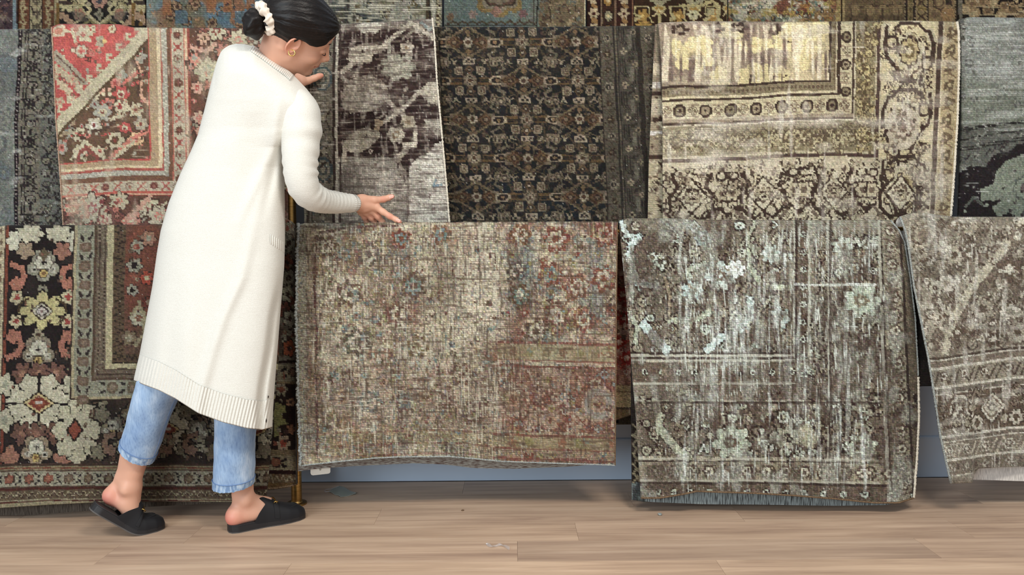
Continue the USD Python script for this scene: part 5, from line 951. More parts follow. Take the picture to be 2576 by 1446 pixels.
for y, c, a in ((889, FD, .5), (895, (184, 182, 172), .6), (906, (184, 182, 172), .5), (964, (184, 182, 172), .5), (1012, FD, .5), (1154, (184, 180, 168), .6), (1160, FD, .5), (1209, (180, 176, 164), .6), (1215, FD, .5)):
    s.blend(np.clip(1.5 - abs(s.py - y) / 2.4, 0, 1) * (s.X < (2000 if y < 1000 else 2212)) * np.clip((s.fld(50, 14, 142) - .2) / .3, 0, 1), c, a)
s.c = 112 + (s.c * np.array([.985, 1.0, 1.0]) - 112) * 1.12
f3f = lambda X, Y: ridge(X, Y, [(550, 1640), (800, 1668), (1000, 1690), (1240, 1730)], 22, .016) + ridge(X, Y, [(550, 1700), (800, 1716), (1240, 1772)], 20, -.012) + .012 * np.sin((X - 1760) / 100.) * np.clip((Y - 600) / 500, 0, 1) - .05 * np.clip((X - 2262) / 50, 0, 1) ** 1.5 + ridge(X, Y, [(550, 2170), (1250, 2240)], 30, .010)
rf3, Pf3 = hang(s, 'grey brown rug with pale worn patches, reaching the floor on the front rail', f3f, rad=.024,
               back_drop=[(1590, 1256), (1620, 1262), (1760, 1268), (1900, 1269), (2100, 1272), (2240, 1270), (2310, 1240)], back_mat=cloth_mat('rug_back_blue_striped', (64, 66, 68), (150, 162, 164), (380., 60., 30.)), back_dx=(10, -4))
edge_cord(rf3, Pf3, 'right', .009, cord_cream, k0=int(Pf3.shape[0] * .55)); edge_cord(rf3, Pf3, 'right', .006, cord_grey, k0=0, k1=int(Pf3.shape[0] * .55)); edge_cord(rf3, Pf3, 'bottom', .006, cord_brown, bumps=False)
# dark rug layered behind it, left edge showing
s = Rug([(0, 1586), (1050, 1588), (1262, 1590)], [(0, 1760), (1300, 1760)], [(1560, 562), (1770, 562)], [(1580, 1256), (1620, 1262), (1770, 1262)], 2.505, seed=12, knot=3.3, cell=2.8)
s.fill((44, 36, 34)); s.worn((66, 56, 50), 30, 40, .5, .1, .7, 1)
for k in range(9): s.line([(1592, 1070 + k * 24), (1604, 1080 + k * 24), (1596, 1092 + k * 24)], 5, (140, 128, 104)); s.dia(1608, 1086 + k * 24, 6, 8, (120, 106, 86))
s.rect(1580, 1770, 1216, 1270, (124, 134, 134)); s.worn((60, 62, 64), 8, 40, .5, .1, .8, 3, region=(s.py > 1216).astype(float)); s.weave(rib=.16, knot=.14, hth=.05, vth=.05)
hang(s, 'dark brown rug layered behind the grey brown one, its edge showing near the floor', None, rad=.018, back=False, back_mat=backing_dark)

s = Rug([(0, 2235), (1300, 2235)], [(0, 2440), (1300, 2440)], [(2230, 566), (2450, 560)], [(2230, 974), (2450, 968)], 2.500, seed=14, knot=3.3, cell=3.0)
s.fill((34, 29, 28)); s.worn((52, 44, 40), 30, 40, .5, .1, .7, 1); s.weave(rib=.14, knot=.14)
hang(s, 'near black rug in the gap between the grey brown rug and the sand grey rug', None, rad=.016, back=False)

# sand grey rug at the far right, lower end rolled
s = f4 = Rug([(0, 2258), (540, 2262), (580, 2277), (620, 2285), (720, 2299), (800, 2315), (900, 2335), (1000, 2351), (1100, 2366), (1215, 2392)], [(0, 2950), (1300, 2950)],
             [(2255, 552), (2270, 543), (2295, 535), (2330, 536), (2400, 545), (2620, 545), (2960, 545)], [(2380, 1212), (2398, 1216), (2446, 1214), (2452, 1184), (2462, 1178), (2520, 1175), (2620, 1172), (2960, 1172)], 2.43, seed=13, knot=3.2,
             wx=lambda X, Y: .17 * (Y - 700) * np.clip((2480 - X) / 190, 0, 1) * (Y > 700), wy=lambda X, Y: np.clip((2450 - X) / 90, -1, 1) * 10 * np.clip((Y - 700) / 150, 0, 1) - .03 * (X - 2450))
SG, SB, SP = (144, 136, 122), (90, 76, 65), (184, 179, 166)
s.fill(SG); s.worn((112, 102, 90), 60, 60, .5, .15, .7, 1, 3); s.worn((156, 150, 138), 60, 60, .55, .15, .6, 2, 3)
s.poly([(2620, 500), (2960, 500), (2960, 880), (2360, 880), (2400, 800), (2440, 740), (2560, 620)], (112, 100, 88), .7)
dense(s, 2290, 2940, 556, 880, 38, [(166, 160, 146), (140, 132, 118), (120, 108, 96)], (86, 74, 65), 121, vine=(104, 92, 82))
s.line([(2620, 500), (2540, 610), (2440, 730), (2390, 800), (2364, 872)], 20, (172, 166, 148)); s.line([(2628, 512), (2548, 622), (2450, 740), (2400, 808), (2376, 876)], 5, (104, 92, 82))
for k in range(8): s.line([(2560 - k * 26, 590 + k * 34), (2536 - k * 26, 576 + k * 34)], 9, (170, 164, 148))
s.hexa(2326, 580, 30, 42, (110, 100, 88), .4); s.hexa(2326, 580, 25, 36, (150, 142, 126), .4); s.hexa(2326, 580, 16, 26, (124, 112, 98), .4); s.line([(2300, 626), (2312, 600), (2330, 640)], 8, (168, 160, 142))
for (x, y, r, c, c2) in ((2540, 680, 34, (96, 82, 72), SP), (2400, 640, 26, (160, 152, 136), SB), (2380, 710, 24, SP, SG), (2440, 640, 20, (104, 92, 80), SP), (2350, 720, 20, (172, 168, 152), SB), (2470, 780, 34, (150, 142, 128), (92, 80, 70)), (2540, 790, 26, SP, SB), (2440, 820, 30, (90, 76, 66), (150, 140, 124)), (2560, 850, 28, (146, 138, 124), SB), (2500, 860, 22, SB, SP), (2400, 830, 16, SB, SP), (2340, 660, 18, (110, 100, 88), SP), (2350, 790, 20, (160, 152, 138), SB), (2560, 600, 24, (120, 108, 96), SP), (2440, 570, 20, (160, 150, 132), SG), (2400, 560, 18, (112, 100, 86), SP)): s.flw(x, y, r * 1.1, 6, .38, [(1, (84, 72, 64))], rot=r); s.flw(x, y, r, 6, .38, [(1, c), (.42, c2)], rot=r)
s.line([(2520, 770), (2550, 800), (2610, 790)], 12, (150, 144, 130), jag=8, jw=3)
for y0, y1, c in ((886, 892, (80, 68, 60)), (892, 896, SP), (896, 912, (118, 106, 94)), (912, 917, SP), (917, 960, (134, 126, 112)), (960, 966, SP), (966, 978, (110, 102, 92)), (978, 983, SP), (983, 1086, (98, 84, 72)), (1086, 1092, SP), (1092, 1100, (112, 102, 92)), (1100, 1105, SP), (1105, 1146, (120, 110, 98)), (1146, 1151, SP), (1151, 1186, (116, 106, 94)), (1186, 1192, SP), (1192, 1230, (140, 134, 122))): s.rect(2240, 3000, y0, y1, c)
for k in range(11):
    x = 2290 + k * 62
    s.line([(x - 31, 956), (x - 16, 924), (x + 14, 954), (x + 31, 924)], 5, (84, 72, 64)); s.flw(x, 936, 13, 6, .3, [(1, (84, 72, 64)), (.75, SP), (.4, SB)]); s.line([(x - 31, 1142), (x - 14, 1110), (x + 16, 1140), (x + 31, 1110)], 5, (168, 160, 144)); s.flw(x, 1126, 15, 6, .3, [(1, SP), (.75, (100, 88, 78)), (.4, SP)])
    s.flw(x, 1168, 10, 4, .4, [(1, (160, 154, 142)), (.4, SB)]); s.dia(x + 30, 1168, 8, 8, (90, 78, 70))
def fpal(x, y):
    s.dia(x, y, 38, 44, (76, 64, 56)); s.dia(x, y, 33, 38, SP); s.dia(x, y, 27, 31, (104, 92, 80)); s.flw(x, y, 21, 4, .3, [(1, (168, 162, 148)), (.55, (110, 104, 96)), (.28, SP)])
fpal(2496, 1030); fpal(2640, 1030); s.ell(2400, 1040, 40, 52, SP); s.ell(2400, 1040, 33, 45, (130, 122, 112)); s.flw(2400, 1040, 30, 6, .35, [(1, SP), (.5, (104, 92, 82)), (.25, SP)])
for x, y in ((2452, 1064), (2556, 1062)): ros(s, x, y, 25, (76, 64, 56), (170, 164, 150), SB, k=8)
for x, y in ((2450, 1004), (2550, 1004)): s.flw(x, y, 13, 3, .4, [(1, (164, 156, 142))])
scat(s, 130, 2280, 2600, 560, 880, [SB, SP, (120, 110, 98), (150, 142, 128)], 4, 9, 3, kinds='fdxv'); dense(s, 2290, 2940, 988, 1084, 34, [(150, 142, 126), (124, 110, 96)], (72, 60, 52), 122)
fpal(2496, 1030); ros(s, 2452, 1064, 25, (76, 64, 56), (170, 164, 150), SB); ros(s, 2556, 1062, 25, (76, 64, 56), (170, 164, 150), SB)
scat(s, 14, 2300, 2600, 985, 1084, [(74, 62, 54), (150, 142, 126), (120, 108, 96)], 3, 7, 4, kinds='fdx')
s.worn((198, 196, 188), 12, 90, .62, .08, .55, 9); s.worn((186, 184, 176), 60, 20, .66, .08, .4, 10)
s.weave(rib=.15, tint=8, knot=.17, vth=.26, hth=.18, thread=(210, 207, 198), spark=.0012, vrib=.06)
s.c *= 1.08
f4f = lambda X, Y: .022 * np.sin((X - 2330) / 62.) * np.clip((Y - 560) / 450, 0, 1) + ridge(X, Y, [(540, 2300), (900, 2372), (1215, 2420)], 30, .030) - .02 * np.clip((Y - 1195) / 20, 0, 1) ** 2 * (X < 2452)
rf4, Pf4 = hang(s, 'sand grey rug with a rolled lower corner at the right edge, front rail', f4f, rad=.024, back_drop=[(2380, 1205), (2440, 1206), (2600, 1211), (2960, 1214)], back_mat=backing_white, back_dx=(6, 0))
edge_cord(rf4, Pf4, 'left', .007, cord_grey)
# ------------------------------------------------------------------ top row: only the lower ends are in view, tucked behind the middle row
def top_rug(x0, x1, y0, y1, seed, knot=3.0): return Rug([(-300, x0), (700, x0)], [(-300, x1), (700, x1)], [(x0 - 1, -150), (x1 + 1, -150)], [(x0 - 1, y1), (x1 + 1, y1)], 2.74 + .012 * (seed % 2), seed=seed, knot=knot, cell=2.6, wob=1.2)
def top_hang(s, label, bm=None): return hang(s, label, lambda X, Y: .005 * np.sin(X / 60.), rad=.02, back_mat=bm or backing_dark)
s = top_rug(-20, 42, -150, 190, 20); s.fill((58, 44, 48)); s.worn((90, 76, 70), 30, 40, .5, .1, .7, 1); s.rect(33, 42, -200, 300, (96, 108, 114)); scat(s, 24, -14, 32, -40, 90, [(112, 96, 82), (40, 30, 36), (84, 60, 56)], 4, 8, 2, kinds='fdx'); s.weave(rib=.12, knot=.14, hth=.14, spark=.0024); top_hang(s, 'plum dark rug end at the top left edge of the wall of rugs')
s = top_rug(43, 366, -150, 180, 21); s.fill((34, 30, 28))
for x0, x1, c in ((43, 72, (92, 56, 40)), (72, 75, (46, 34, 30)), (75, 106, (134, 122, 94)), (106, 109, (46, 34, 30)), (109, 134, (88, 56, 40)), (134, 146, (116, 106, 80)), (146, 149, (40, 32, 28))): s.rect(x0, x1, -200, 300, c)
for k in range(9):
    y = -120 + k * 34
    s.line([(78, y), (84, y + 14), (98, y + 14), (104, y)], 3.5, (50, 40, 36)); s.flw(91, y + 20, 11, 4, .45, [(1, (84, 74, 60)), (.4, (140, 128, 100))]); s.line([(91, y + 8), (91, y + 30)], 3, (70, 58, 48))
    for x in (57, 121): s.flw(x, y + 4, 11, 3, .45, [(1, (140, 124, 92)), (.35, (84, 50, 38))], rot=k); s.flw(x, y + 22, 9, 3, .45, [(1, (128, 112, 84))], rot=k + 2)
def t2m(x):
    OLG = (62, 60, 40); CRL = (150, 138, 104)
    for fx in (-1, 1):
        s.line([(x + fx * 8, -60), (x + fx * 72, 4 - 8), (x + fx * 34, 32), (x, 62), (x + fx * 40, 90)], 7, CRL); s.line([(x + fx * 70, -20), (x + fx * 22, 24), (x + fx * 68, 64)], 6, CRL)
        s.line([(x + fx * 100, 10), (x + fx * 60, 20), (x + fx * 44, 0)], 22, CRL, jag=8, jw=3); s.line([(x + fx * 100, 6), (x + fx * 62, 10)], 8, (60, 48, 42)); s.flw(x + fx * 58, 18, 15, 3, .4, [(1.15, (30, 24, 22)), (1, (130, 120, 88)), (.4, (150, 140, 110))]); s.flw(x + fx * 50, 36, 15, 5, .3, [(1, (140, 100, 80)), (.5, (150, 128, 100)), (.25, (110, 50, 44))])
        s.line([(x + fx * 66, 64), (x + fx * 84, 44), (x + fx * 108, 30)], 12, (140, 112, 90), jag=7, jw=3); s.line([(x + fx * 104, 12), (x + fx * 106, 60)], 10, (104, 78, 44)); s.poly([(x + fx * 40, 30), (x + fx * 74, 26), (x + fx * 60, 52), (x + fx * 30, 54)], (84, 78, 70), .6)
    s.flw(x, 2, 20, 6, .3, [(1.1, (24, 20, 20)), (1, (140, 104, 90)), (.4, (60, 60, 64))]); s.flw(x, 36, 12, 4, .35, [(1.2, (22, 22, 20)), (1, (110, 104, 88)), (.4, (80, 74, 60))], sy=1.3)
    for fx in (-1, 1): s.dia(x + fx * 26, 44, 8, 8, (130, 120, 96)); s.dia(x + fx * 26, 10, 7, 8, (130, 120, 96)); s.line([(x + fx * 10, 62), (x + fx * 24, 50), (x + fx * 40, 62)], 6, (104, 96, 66))
t2m(250); t2m(440); s.weave(rib=.12, tint=8, knot=.12, hth=.05, spark=.0012); top_hang(s, 'black field rug with olive and pink lattice and a rust border, top row')
s = top_rug(368, 698, -150, 190, 22); s.fill((88, 104, 112)); s.worn((126, 84, 58), 46, 46, .48, .06, .85, 1, 2); s.worn((106, 98, 74), 46, 50, .56, .1, .6, 2); s.blend(s.soft(360, 400, -160, 200, 30), (120, 122, 110), .6)
for (x, y) in ((446, 18), (492, 12), (576, 10), (470, 54), (534, 58), (604, 54), (430, 40), (556, 30), (640, 20)): ros(s, x, y, 15, (60, 46, 38), (130, 104, 80), (70, 50, 42), k=6)
for x in (410, 520, 560, 620): s.rect(x, x + 22, -40, 30 + x % 20, (132, 86, 58), .8); s.rect(x + 30, x + 60, 28, 60, (74, 96, 110), .8)
scat(s, 40, 380, 680, -30, 80, [(64, 50, 44), (140, 110, 84), (80, 104, 118)], 3, 6, 5, kinds='dx'); s.weave(rib=.18, tint=10, knot=.14, hth=.16, thread=(164, 152, 132), spark=.0012); top_hang(s, 'blue and terracotta rug end behind the woman\'s hair bun, top row')
s = top_rug(700, 1112, -150, 185, 23); s.fill((134, 130, 116)); s.worn((52, 56, 56), 50, 24, .47, .08, .8, 1, 3); s.worn((98, 88, 66), 40, 30, .58, .1, .6, 2, 2)
for x0, x1, c in ((866, 870, (60, 56, 50)), (874, 880, (60, 56, 50)), (1070, 1080, (70, 60, 44)), (1080, 1084, (40, 34, 30)), (1086, 1096, (150, 144, 128)), (1098, 1108, (60, 46, 32))): s.rect(x0, x1, -200, 300, c)
ros(s, 890, 46, 18, (50, 46, 42), (140, 134, 118), (60, 56, 50)); ros(s, 968, 30, 16, (60, 56, 50), (130, 124, 100), (50, 46, 42)); s.zig(1098, 1108, -150, 190, 10, 4, (150, 140, 112), hor=False)
scat(s, 60, 880, 1070, -30, 80, [(44, 48, 50), (150, 144, 130), (96, 84, 60)], 4, 9, 5, kinds='fdx'); s.weave(rib=.30, tint=12, knot=.16, hth=.42, thread=(186, 178, 158), spark=.0016); top_hang(s, 'dark and cream thread-worn rug end right above the cream and brown rug, top row')
s = top_rug(1117, 1474, -150, 190, 24); s.fill((86, 96, 92)); s.worn((72, 82, 90), 60, 40, .5, .15, .6, 1); s.worn((104, 98, 82), 60, 40, .55, .15, .5, 2)
s.flw(1258, -20, 66, 8, .2, [(1, (112, 92, 58)), (.8, (110, 100, 84)), (.62, (76, 58, 48)), (.5, (104, 92, 76))], sx=1.1); s.line([(1216, -10), (1232, 14), (1288, 14), (1304, -10)], 4, (54, 46, 36)); s.flw(1248, 30, 14, 4, .4, [(1, (120, 90, 78))]); s.flw(1190, 36, 12, 6, .3, [(1, (116, 98, 90))]); s.flw(1316, 36, 12, 6, .3, [(1, (96, 70, 68))]); s.flw(1134, 42, 10, 6, .3, [(1, (96, 76, 60))])
s.zig(1125, 1350, 52, 63, 24, 5, (66, 56, 44)); s.rect(1120, 1354, 64, 67, (40, 36, 32)); s.rect(1341, 1344, -200, 66, (60, 54, 46)); s.rect(1351, 1354, -200, 300, (36, 32, 28))
s.rect(1356, 1474, -200, 300, (96, 82, 62)); s.rect(1383, 1386, -200, 300, (54, 42, 32)); s.rect(1447, 1450, -200, 300, (54, 42, 32)); s.rect(1470, 1474, -200, 300, (160, 146, 116)); scat(s, 60, 1358, 1468, -30, 80, [(70, 56, 44), (120, 104, 80), (86, 86, 76)], 4, 9, 6, kinds='fdx')
s.weave(rib=.12, tint=10, knot=.14, hth=.08, thread=(150, 146, 132), spark=.0024); top_hang(s, 'dusty teal rug end with a scalloped edge and brown border, top row')
s = top_rug(1476, 1830, -150, 185, 25); s.fill((50, 34, 22)); 
for x0, x1, c in ((1476, 1511, (40, 22, 18)), (1511, 1515, (110, 90, 70)), (1517, 1543, (54, 34, 26)), (1546, 1550, (104, 80, 62)), (1550, 1590, (48, 26, 20)), (1590, 1594, (110, 78, 58)), (1594, 1597, (44, 26, 20))): s.rect(x0, x1, -200, 300, c)
for k in range(9):
    y = -118 + k * 38
    for x in (1493, 1570): s.flw(x, y, 15, 6, .5, [(1, (150, 132, 104)), (.35, (60, 30, 24))]); s.flw(x + 2, y + 19, 9, 2, .5, [(1, (120, 90, 56))], rot=.6)
    s.hexa(1530, y + 6, 13, 17, (40, 26, 22), .4); s.hexa(1530, y + 6, 10, 13, [(120, 112, 88), (134, 100, 54)][k % 2], .4); s.flw(1530, y + 6, 6, 6, .3, [(1, (170, 150, 110))])
GO, CG2 = (138, 106, 56), (150, 136, 96); dense(s, 1605, 1825, -150, -16, 40, [GO, CG2, (120, 108, 84)], (44, 30, 20), 66)
for x in (1618, 1706, 1794):
    s.line([(x - 20, 30), (x - 20, 16), (x + 12, 16), (x + 16, 24), (x + 16, 46), (x + 24, 56)], 4, CG2); s.flw(x, 40, 17, 5, .45, [(1, GO), (.3, (180, 150, 90))]); s.line([(x - 20, 34), (x - 8, 44), (x - 20, 50)], 5, CG2, jag=5, jw=2); s.flw(x + 40, 22, 18, 4, .45, [(1, CG2), (.6, GO)]); s.line([(x + 26, 40), (x + 40, 24), (x + 58, 40)], 4, (170, 150, 110)); s.line([(x + 40, 40), (x + 40, 60)], 6, CG2); s.line([(x + 16, -4), (x + 40, 10), (x + 64, -4)], 9, (130, 122, 96), jag=6, jw=2); s.flw(x + 2, 62, 17, 6, .35, [(1, GO)], sx=1.3, sy=.6)
s.line([(1710, 14), (1756, 16), (1790, 4), (1806, 16), (1806, 52)], 7, CG2, jag=6, jw=2); s.flw(1744, 36, 14, 6, .3, [(1, (160, 150, 118)), (.3, (60, 46, 30))], sx=1.2, sy=.9); s.rect(1780, 1798, 22, 40, (140, 130, 96)); s.weave(rib=.10, tint=8, knot=.10, hth=.02, spark=.0008); top_hang(s, 'chocolate brown rug with gold flowers and a rosette border, top row')
s = top_rug(1833, 2116, -150, 180, 26); s.fill((126, 116, 96)); s.worn((84, 90, 78), 26, 18, .5, .05, .8, 1, 2); s.worn((94, 52, 38), 26, 14, .55, .05, .8, 2, 2); s.worn((172, 164, 144), 34, 20, .58, .05, .7, 3, 2); s.worn((136, 116, 62), 20, 18, .62, .05, .8, 4)
s.blend(s.soft(2010, 2110, -200, 200, 20) * np.clip((s.fld(50, 14, 9, 2) - .42) / .06, 0, 1), (122, 84, 48), .7); s.rect(2102, 2116, -200, 300, (128, 108, 70)); scat(s, 120, 1836, 2100, -30, 80, [(90, 50, 40), (160, 152, 132), (80, 92, 84), (136, 116, 66), (60, 50, 44)], 3, 7, 7, kinds='fdx'); s.weave(rib=.14, tint=14, knot=.2, hth=.2, thread=(186, 178, 158), spark=.0016); top_hang(s, 'speckled green, cream and rust rug end, top row above the beige rug')
s = top_rug(2118, 2409, -150, 180, 27); s.fill((94, 78, 56)); s.worn((76, 62, 46), 40, 24, .5, .1, .7, 1, 2); s.rect(2118, 2124, -200, 300, (130, 112, 78))
for k in range(5): s.line([(2130 + k * 40, 60), (2160 + k * 30, 20), (2200 + k * 22, 10)], 5, (64, 50, 38)); s.hexa(2150 + k * 36, 26, 12, 14, (108, 90, 64), .5); s.line([(2140 + k * 40, 24), (2140 + k * 40, 56)], 3, (66, 52, 40))
for x in (2277, 2299, 2331, 2402): 
    s.rect(x, x + 6, -200, 300, (44, 34, 28)); [s.rect(x + 1.5, x + 4.5, -60 + k * 8, -56 + k * 8, (120, 104, 80)) for k in range(22)]
s.rect(2283, 2299, -200, 300, (106, 90, 62)); s.rect(2305, 2331, -200, 300, (116, 98, 68)); s.rect(2337, 2402, -200, 300, (112, 92, 66))
for k in range(5): cross(s, 2318, -30 + k * 36, 10, (60, 46, 36), 4); s.zig(2306, 2330, -20 + k * 36, -8 + k * 36, 8, 4, (96, 80, 44)); s.dia(2291, -20 + k * 22, 5, 7, (74, 62, 40))
s.line([(2346, -10), (2348, 16), (2366, 26), (2372, 20)], 5, (60, 46, 36)); s.ell(2362, 6, 13, 12, (84, 66, 50)); s.ell(2362, 6, 8, 8, (118, 98, 70)); s.poly([(2378, 12), (2380, -6), (2392, 0), (2396, 14)], (50, 40, 34)); s.ell(2384, 36, 18, 16, (124, 96, 66)); s.ell(2352, 38, 12, 10, (90, 72, 54)); s.weave(rib=.12, tint=8, knot=.14, hth=.06, spark=.0012); top_hang(s, 'tawny brown rug with a beaded striped border, top row near the right')
s = top_rug(2412, 2600, -150, 180, 28); s.fill((34, 26, 22)); dense(s, 2428, 2596, -150, -8, 34, [(124, 102, 74), (150, 130, 98)], (30, 22, 20), 67)
for k, (x, y) in enumerate(((2444, 10), (2450, 34), (2486, 26), (2500, 8), (2530, 14), (2560, 4), (2564, 34), (2520, 36), (2470, 4), (2430, 22), (2548, 24))): s.hexa(x, y, 15, 12, (124, 102, 74), .5); s.hexa(x, y, 9, 7, (150, 130, 98) if k % 2 else (96, 76, 56), .5); s.line([(x - 16, y + 12), (x + 16, y + 12)], 4, (140, 122, 94))
s.rect(2412, 2422, -200, 300, (96, 88, 76)); scat(s, 40, 2425, 2590, -20, 60, [(140, 124, 96), (30, 22, 20), (110, 90, 66)], 3, 7, 6, kinds='fdx'); s.weave(rib=.12, knot=.14, spark=.0020); top_hang(s, 'black and tan rug end at the top right corner')
s = top_rug(-420, -24, -150, 190, 29); s.fill((74, 62, 52)); dense(s, -410, -30, -140, 190, 40, [(130, 112, 88), (104, 84, 66)], (44, 34, 30), 64); s.weave(); top_hang(s, 'brown rug end at the far left of the top row')
s = top_rug(2604, 2960, -150, 180, 31); s.fill((84, 78, 66)); dense(s, 2610, 2950, -140, 180, 40, [(140, 130, 108), (110, 98, 80)], (50, 44, 38), 65); s.weave(); top_hang(s, 'olive grey rug end at the far right of the top row')
# ---- PERSON
# ------------------------------------------------------------------ the woman
def surfnet(f, lo, hi, h):
    """closed surface f < 0 on a grid (naive surface nets)"""
    ax = [np.arange(a, b + h, h) for a, b in zip(lo, hi)]
    G = np.stack(np.meshgrid(*ax, indexing='ij'), -1)
    v = f(G); nx, ny, nz = v.shape; s = v < 0
    cnt = np.zeros((nx - 1, ny - 1, nz - 1)); pos = np.zeros((nx - 1, ny - 1, nz - 1, 3))
    for d in range(3):
        for a in (0, 1):
            for b in (0, 1):
                o = [0, 0, 0]; q = [k for k in range(3) if k != d]; o[q[0]], o[q[1]] = a, b
                o2 = list(o); o2[d] += 1
                A = v[o[0]:o[0] + nx - 1, o[1]:o[1] + ny - 1, o[2]:o[2] + nz - 1]; B = v[o2[0]:o2[0] + nx - 1, o2[1]:o2[1] + ny - 1, o2[2]:o2[2] + nz - 1]
                m = (A < 0) != (B < 0); t = np.where(m, A / np.where(m, A - B, 1), 0)
                cnt += m
                for k in range(3): pos[..., k] += np.where(m, (t if k == d else o[k]), 0)
    act = cnt > 0; idx = -np.ones(act.shape, int); idx[act] = np.arange(act.sum())
    base = np.stack(np.meshgrid(np.arange(nx - 1), np.arange(ny - 1), np.arange(nz - 1), indexing='ij'), -1)
    V = (base[act] + pos[act] / cnt[act][:, None]) * h + np.array([a[0] for a in ax])
    Fs = []
    for d in range(3):
        q = [(d + 1) % 3, (d + 2) % 3]
        sl0, sl1 = [slice(None)] * 3, [slice(None)] * 3; sl0[d], sl1[d] = slice(0, -1), slice(1, None)
        A, B = s[tuple(sl0)], s[tuple(sl1)]; m = A != B
        ii = np.argwhere(m); ii = ii[(ii[:, q[0]] > 0) & (ii[:, q[1]] > 0) & (ii[:, q[0]] < v.shape[q[0]] - 1) & (ii[:, q[1]] < v.shape[q[1]] - 1)]
        e0, e1 = np.eye(3, dtype=int)[q[0]], np.eye(3, dtype=int)[q[1]]
        g = lambda I: idx[I[:, 0], I[:, 1], I[:, 2]]
        quad = np.stack([g(ii - e0 - e1), g(ii - e1), g(ii), g(ii - e0)], -1); fl = A[tuple(ii.T)]
        quad[~fl] = quad[~fl][:, ::-1]; Fs.append(quad)
    Q = np.vstack(Fs); Q = Q[(Q >= 0).all(1)]
    return V, np.vstack([Q[:, [0, 1, 2]], Q[:, [0, 2, 3]]])
def smin(a, b, k): h = np.clip(.5 + .5 * (b - a) / k, 0, 1); return b * (1 - h) + a * h - k * h * (1 - h)
def smax(a, b, k): return -smin(-a, -b, k)
def sd_ell(P, c, r): q = (P - c) / r; l = np.linalg.norm(q, axis=-1); g = np.linalg.norm(q / np.asarray(r), axis=-1); return l * (l - 1) / np.maximum(g, 1e-6)
def sd_cap(P, a, b, ra, rb=None):
    rb = ra if rb is None else rb; a, b = np.asarray(a, float), np.asarray(b, float); ab = b - a
    t = np.clip(((P - a) @ ab) / (ab @ ab), 0, 1); return np.linalg.norm(P - a - t[..., None] * ab, axis=-1) - (ra + (rb - ra) * t)
SPH = manifold3d.Manifold.sphere(1.0, 20)
def ball(c, r): return SPH.scale([r, r, r] if np.ndim(r) == 0 else list(r)).translate(list(map(float, c)))
def bone(a, b, ra, rb): return manifold3d.Manifold.batch_hull([ball(a, ra), ball(b, rb)])
def chain(pts, rs): return manifold3d.Manifold.batch_boolean([bone(pts[i], pts[i + 1], rs[i], rs[i + 1]) for i in range(len(pts) - 1)], manifold3d.OpType.Add)
def soften(m, edge=0.004, it=12):
    m = m.refine_to_length(edge); t = tm(m); t = trimesh.Trimesh(t.vertices, t.faces, process=True)
    trimesh.smoothing.filter_taubin(t, lamb=.5, nu=.52, iterations=it)
    return t
def to_man(t): return manifold3d.Manifold(manifold3d.Mesh(np.asarray(t.vertices, np.float32), np.asarray(t.faces, np.uint32)))

person = thing('person', 'dark haired woman in long cream knitted coat and light blue jeans reaching between the rugs', 'person', loc=at(590, 1335, 2.335) * [1, 1, 0])
